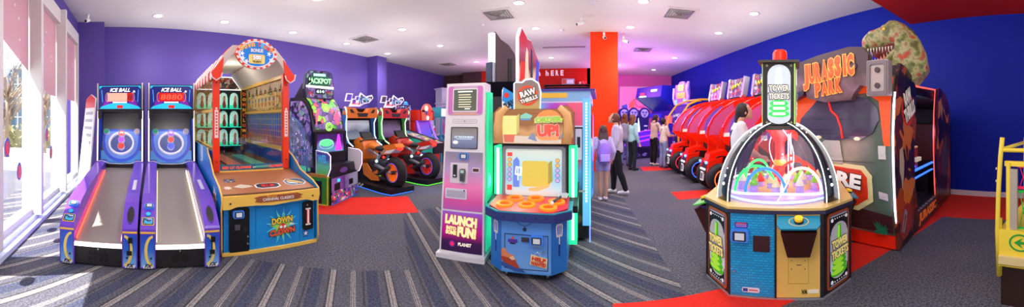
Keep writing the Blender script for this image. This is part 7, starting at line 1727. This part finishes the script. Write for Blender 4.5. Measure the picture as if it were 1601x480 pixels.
def person(x, y, face, h, label, top, bot, shoe, hair, hairstyle, pose, vox=.011, sleeve='long', legs='long', bag=None, look=0, skin='e0a888'):
    """face: compass angle the person faces (0 = +y, measured clockwise to +x)"""
    t = thing('person', label, 'person', (x, y, 0), pi-R(face) if False else R(180-face))
    s = h/1.7
    P = {k: Vector(v)*s for k, v in dict(hipL=(-.09, 0, .90), hipR=(.09, 0, .90), kneeL=(-.10, -.02, .49), kneeR=(.10, -.02, .49), anL=(-.10, .02, .08), anR=(.10, .02, .08),
         shL=(-.165, 0, 1.39), shR=(.165, 0, 1.39), elL=(-.23, .02, 1.10), elR=(.23, .02, 1.10), wrL=(-.24, -.06, .86), wrR=(.24, -.06, .86), head=(0, -.02, 1.585), neck=(0, .0, 1.44)).items()}
    for k, v in pose.items(): P[k] = Vector(v)*s
    # local -y is where the person looks
    SKm = mat(skin, .55)
    q = B(SKm)
    hc = P['head']; dn = Vector((0, -sin(look), -cos(look))); fw = Vector((0, -cos(look), sin(look)))
    def hp(f, u, sd=0): return hc+fw*f*s-dn*u*s+Vector((sd*s, 0, 0))
    q.ball(hc-dn*.02*s, .094*s, (.84, 1.0, 1.12), 20, 14)
    limb(q, [(hp(.03, -.03), .066*s), (hp(.052, -.085), .036*s)])
    q.tube([hp(.088, .018), hp(.104, -.018), hp(.094, -.03)], [.008*s, .013*s, .009*s], 8)     # nose
    for sd in (-1, 1):
        q.ball(hp(-.005, -.01, sd*.082), .022*s, (.5, .8, 1.2), 8, 6)                          # ears
        q.ball(hp(.072, .035, sd*.035), .020*s, (1, .5, .5), 8, 6)                             # brow
    limb(q, [(P['neck'], .052*s), (hc+Vector((0, .02*s, -.05*s)), .048*s)])
    cx = (P['hipL']+P['hipR'])/2; sc = (P['shL']+P['shR'])/2
    def mid(f): return cx.lerp(sc, f)
    RG = [(mid(-.08), .155, .105), (mid(.12), .150, .11), (mid(.4), .125, .095), (mid(.7), .15, .11), (mid(.95), .155, .10), (mid(1.06), .09, .07)]
    torso(q, [(c, rx*s, ry*s) for c, rx, ry in RG])
    for S_ in 'LR':
        limb(q, [(P['sh'+S_], .052*s), (P['el'+S_], .037*s), (P['wr'+S_], .025*s)])
        dd = (P['wr'+S_]-P['el'+S_])
        hand(q, P['wr'+S_], dd, s, 1 if S_ == 'L' else -1, Vector((.0, -1, .25)))
        limb(q, [(P['hip'+S_]+Vector((0, 0, -.02*s)), .082*s), (P['knee'+S_], .052*s), (P['knee'+S_].lerp(P['an'+S_], .35)+Vector((0, .012*s, 0)), .05*s), (P['an'+S_], .033*s)])
        limb(q, [(P['an'+S_]+Vector((0, .02, -.04))*s, .030*s), (P['an'+S_]+Vector((0, -.13, -.055))*s, .025*s)])
    remesh(q, 'body', t, vox)
    # face details
    q = B(mat('f4f0ec', .3)); 
    for sd in (-1, 1): q.ball(hp(.079, .012, sd*.032), .0125*s, n=8, h=6)
    q.m(mat('2c1c14', .3))
    for sd in (-1, 1): q.ball(hp(.0885, .012, sd*.032), .006*s, n=8, h=6)
    q.build('eye', t)
    q = B(mat('b85c58', .5)); q.ball(hp(.087, -.062), .018*s, (1.2, .4, .35), 10, 6); q.build('mouth', t)
    # top
    q = B(mat(top, .8)); g = .014*s
    RG2 = [(mid(-.05), .168, .12), (mid(.12), .166, .125), (mid(.4), .145, .112), (mid(.7), .165, .125), (mid(.95), .165, .112), (mid(1.08), .085, .075)]
    torso(q, [(c, rx*s, ry*s) for c, rx, ry in RG2])
    for S_ in 'LR':
        if sleeve == 'long': limb(q, [(P['sh'+S_], .068*s), (P['el'+S_], .055*s), (P['el'+S_].lerp(P['wr'+S_], .95), .042*s)])
        else: limb(q, [(P['sh'+S_], .068*s), (P['sh'+S_].lerp(P['el'+S_], .72), .062*s)])
    remesh(q, 'top', t, vox)
    # trousers
    q = B(mat(bot, .85))
    torso(q, [(mid(-.16), .155*s, .11*s), (mid(.02), .160*s, .115*s), (mid(.14), .152*s, .112*s)])
    for S_ in 'LR':
        if legs == 'long': limb(q, [(P['hip'+S_]+Vector((0, 0, -.02*s)), .094*s), (P['knee'+S_], .074*s), (P['knee'+S_].lerp(P['an'+S_], .35)+Vector((0, .012*s, 0)), .07*s), (P['knee'+S_].lerp(P['an'+S_], .92), .054*s)])
        else: limb(q, [(P['hip'+S_]+Vector((0, 0, -.02*s)), .094*s), (P['hip'+S_].lerp(P['knee'+S_], .42), .088*s)])
    remesh(q, 'trousers' if legs == 'long' else 'shorts', t, vox)
    for S_ in 'LR':
        a = P['an'+S_]; q = B(mat(shoe, .5)); limb(q, [(a+Vector((0, .03, -.035))*s, .042*s), (a+Vector((0, -.04, -.035))*s, .042*s), (a+Vector((0, -.15, -.047))*s, .033*s)]); q.m(mat('f0eeec', .5))
        o = remesh(q, 'shoe', t, vox); 
        zmin = min(v.co.z for v in o.data.vertices)
    # hair
    q = B(mat(hair, .6))
    q.ball(hp(-.018, .03), .104*s, (.92, .98, 1.05), 18, 12)
    def back(u, b, sd=0): return hp(-b, u, sd)
    if hairstyle == 'long':
        for sd in (-.06, -.03, 0, .03, .06):
            limb(q, [(back(0, .04, sd), .045*s), (back(-.14, .065, sd*1.3), .042*s), (back(-.28, .085, sd*1.3), .036*s), (back(-.38, .08, sd*1.1), .02*s)])
    elif hairstyle == 'ponytail':
        limb(q, [(back(.03, .09), .035*s), (back(-.08, .14), .036*s), (back(-.24, .14), .032*s), (back(-.36, .12), .014*s)])
    elif hairstyle == 'bun':
        q.ball(back(.0, .11), .045*s)
        for sd in (-.04, 0, .04): limb(q, [(back(0, .04, sd), .045*s), (back(-.09, .05, sd), .03*s)])
    else:
        limb(q, [(back(0, .03), .08*s), (back(-.05, .035), .06*s)])
    hm = remesh(q, 'hair', t, vox)
    # keep the hair off the face
    me = hm.data; bmh = bmesh.new(); bmh.from_mesh(me)
    for v in bmh.verts:
        d_ = (v.co-hc); f_ = d_.dot(fw)/s; u_ = -d_.dot(dn)/s
        if f_ > .04 and u_ < .058+(.11-f_)*.35: v.co -= fw*(f_-.04)*s*1.0
    bmh.to_mesh(me); bmh.free()
    if bag == 'backpack':
        q = B(mat('a878d0', .7)); c = mid(.42)+Vector((0, .19*s, 0))
        q.ball(c, .17*s, (.98, .55, 1.35), 18, 12); q.box(c.x-.12*s, c.x+.12*s, c.y-.03*s, c.y+.07*s, c.z-.22*s, c.z+.1*s, .03*s)
        o = remesh(q, 'backpack', t, .012); q = B(mat('c8a0dc', .7)); q.box(c.x-.11*s, c.x+.11*s, c.y+.075*s, c.y+.115*s, c.z-.19*s, c.z-.02*s, .02*s)
        for sx in (-1, 1): q.tube([c+Vector((sx*.1, -.02, .2))*s, mid(1.02)+Vector((sx*.1, .0, .05))*s, mid(.75)+Vector((sx*.12, -.135, 0))*s, mid(.3)+Vector((sx*.15, -.05, 0))*s], .014*s, 6)
        q.build('backpack_pocket', o)
    if bag == 'crossbody':
        q = B(mat('24242c', .5)); q.tube([mid(1.02)+Vector((-.12, .0, .05))*s, mid(.8)+Vector((-.03, -.135, 0))*s, mid(.3)+Vector((.12, -.115, 0))*s, mid(.02)+Vector((.19, -.02, 0))*s, mid(.4)+Vector((.08, .12, 0))*s, mid(.85)+Vector((-.05, .12, 0))*s, mid(1.02)+Vector((-.12, .0, .05))*s], .009*s, 6)
        c = mid(.0)+Vector((.2, -.0, -.03))*s; q.box(c.x-.03*s, c.x+.03*s, c.y-.1*s, c.y+.1*s, c.z-.09*s, c.z+.07*s, .02*s); q.build('shoulder_bag', t)
    return t
person(.165, 5.70, -8, 1.37, 'girl seen from behind with long brown hair, lilac top and purple backpack', 'd8c4e4', 'c0a8d8', 'e8e8f4', '5c3830', 'long', dict(kneeL=(-.075, 0, .47), kneeR=(.075, 0, .47), anL=(-.06, .02, .08), anR=(.07, .02, .08), elL=(-.25, .03, 1.12), wrL=(-.24, -.10, .92), elR=(.25, .03, 1.12), wrR=(.24, -.1, .92)), .009, legs='short', bag='backpack')
person(.46, 6.15, -75, 1.63, 'teenage girl in pale lilac sweater, black leggings and white trainers, looking down', 'cfc4dc', '14121c', 'ece8ee', '6c3c28', 'ponytail', dict(head=(0, -.07, 1.565), kneeL=(-.09, -.10, .50), kneeR=(.09, .06, .49), anL=(-.09, -.10, .08), anR=(.09, .20, .10), elL=(-.21, -.02, 1.12), wrL=(-.19, -.14, .93), elR=(.21, .03, 1.12), wrR=(.2, -.06, .88)), .009, look=.45)
person(.98, 9.85, 20, 1.66, 'woman with long light brown hair and grey blue top, behind the teal cardigan', '98a4c4', '6880b8', '40404c', '70442c', 'long', {}, .012)
person(1.12, 8.98, 60, 1.62, 'woman in a pale teal cardigan and dark trousers beside the purple ride', 'a4d0dc', '14202c', '181c24', '6c3c28', 'long', dict(elR=(.22, -.02, 1.12), wrR=(.2, -.2, 1.0)), .012)
person(1.92, 9.85, 70, 1.66, 'woman in a beige sweater and black trousers leaning behind the boy', 'd4b8a8', '100c14', 'e8dcd8', '241414', 'bun', dict(head=(0, -.10, 1.56), shL=(-.165, -.05, 1.37), shR=(.165, -.05, 1.37), elR=(.2, -.22, 1.2), wrR=(.15, -.42, 1.12), elL=(-.2, -.2, 1.18), wrL=(-.14, -.4, 1.1)), .012, look=.3)
person(2.1, 9.22, 65, 1.52, 'boy with black hair in a cream shirt and pale jeans at the last red racer', 'e4d4c8', '8c9cc8', '50587c', '14100f', 'short', dict(elL=(-.2, -.1, 1.12), wrL=(-.14, -.32, 1.1), elR=(.2, -.1, 1.12), wrR=(.14, -.32, 1.1)), .012, bag='crossbody', look=.15)
person(1.92, 3.78, 108, 1.72, 'woman in white tee and denim with dark ponytail and thin shoulder strap', 'ece4e8', '7c88b8', 'e0e0e4', '281818', 'ponytail', dict(head=(0, -.07, 1.575), elL=(-.2, -.06, 1.12), wrL=(-.17, -.24, 1.0), elR=(.21, -.05, 1.12), wrR=(.19, -.22, .98)), .009, sleeve='short', bag='crossbody', look=.35)
person(2.95, 8.5, 90, 1.35, 'child with black curly hair sitting in the farthest red racer', 'c83838', '30344c', '202020', '0c0a0c', 'short', dict(hipL=(-.09, 0, .74), hipR=(.09, 0, .74), kneeL=(-.1, -.42, .76), kneeR=(.1, -.42, .76), anL=(-.1, -.6, .46), anR=(.1, -.6, .46), shL=(-.15, .05, 1.2), shR=(.15, .05, 1.2), neck=(0, .05, 1.26), head=(0, .03, 1.40), elL=(-.2, -.12, 1.02), wrL=(-.14, -.34, 1.08), elR=(.2, -.12, 1.02), wrR=(.14, -.34, 1.08)), .012)
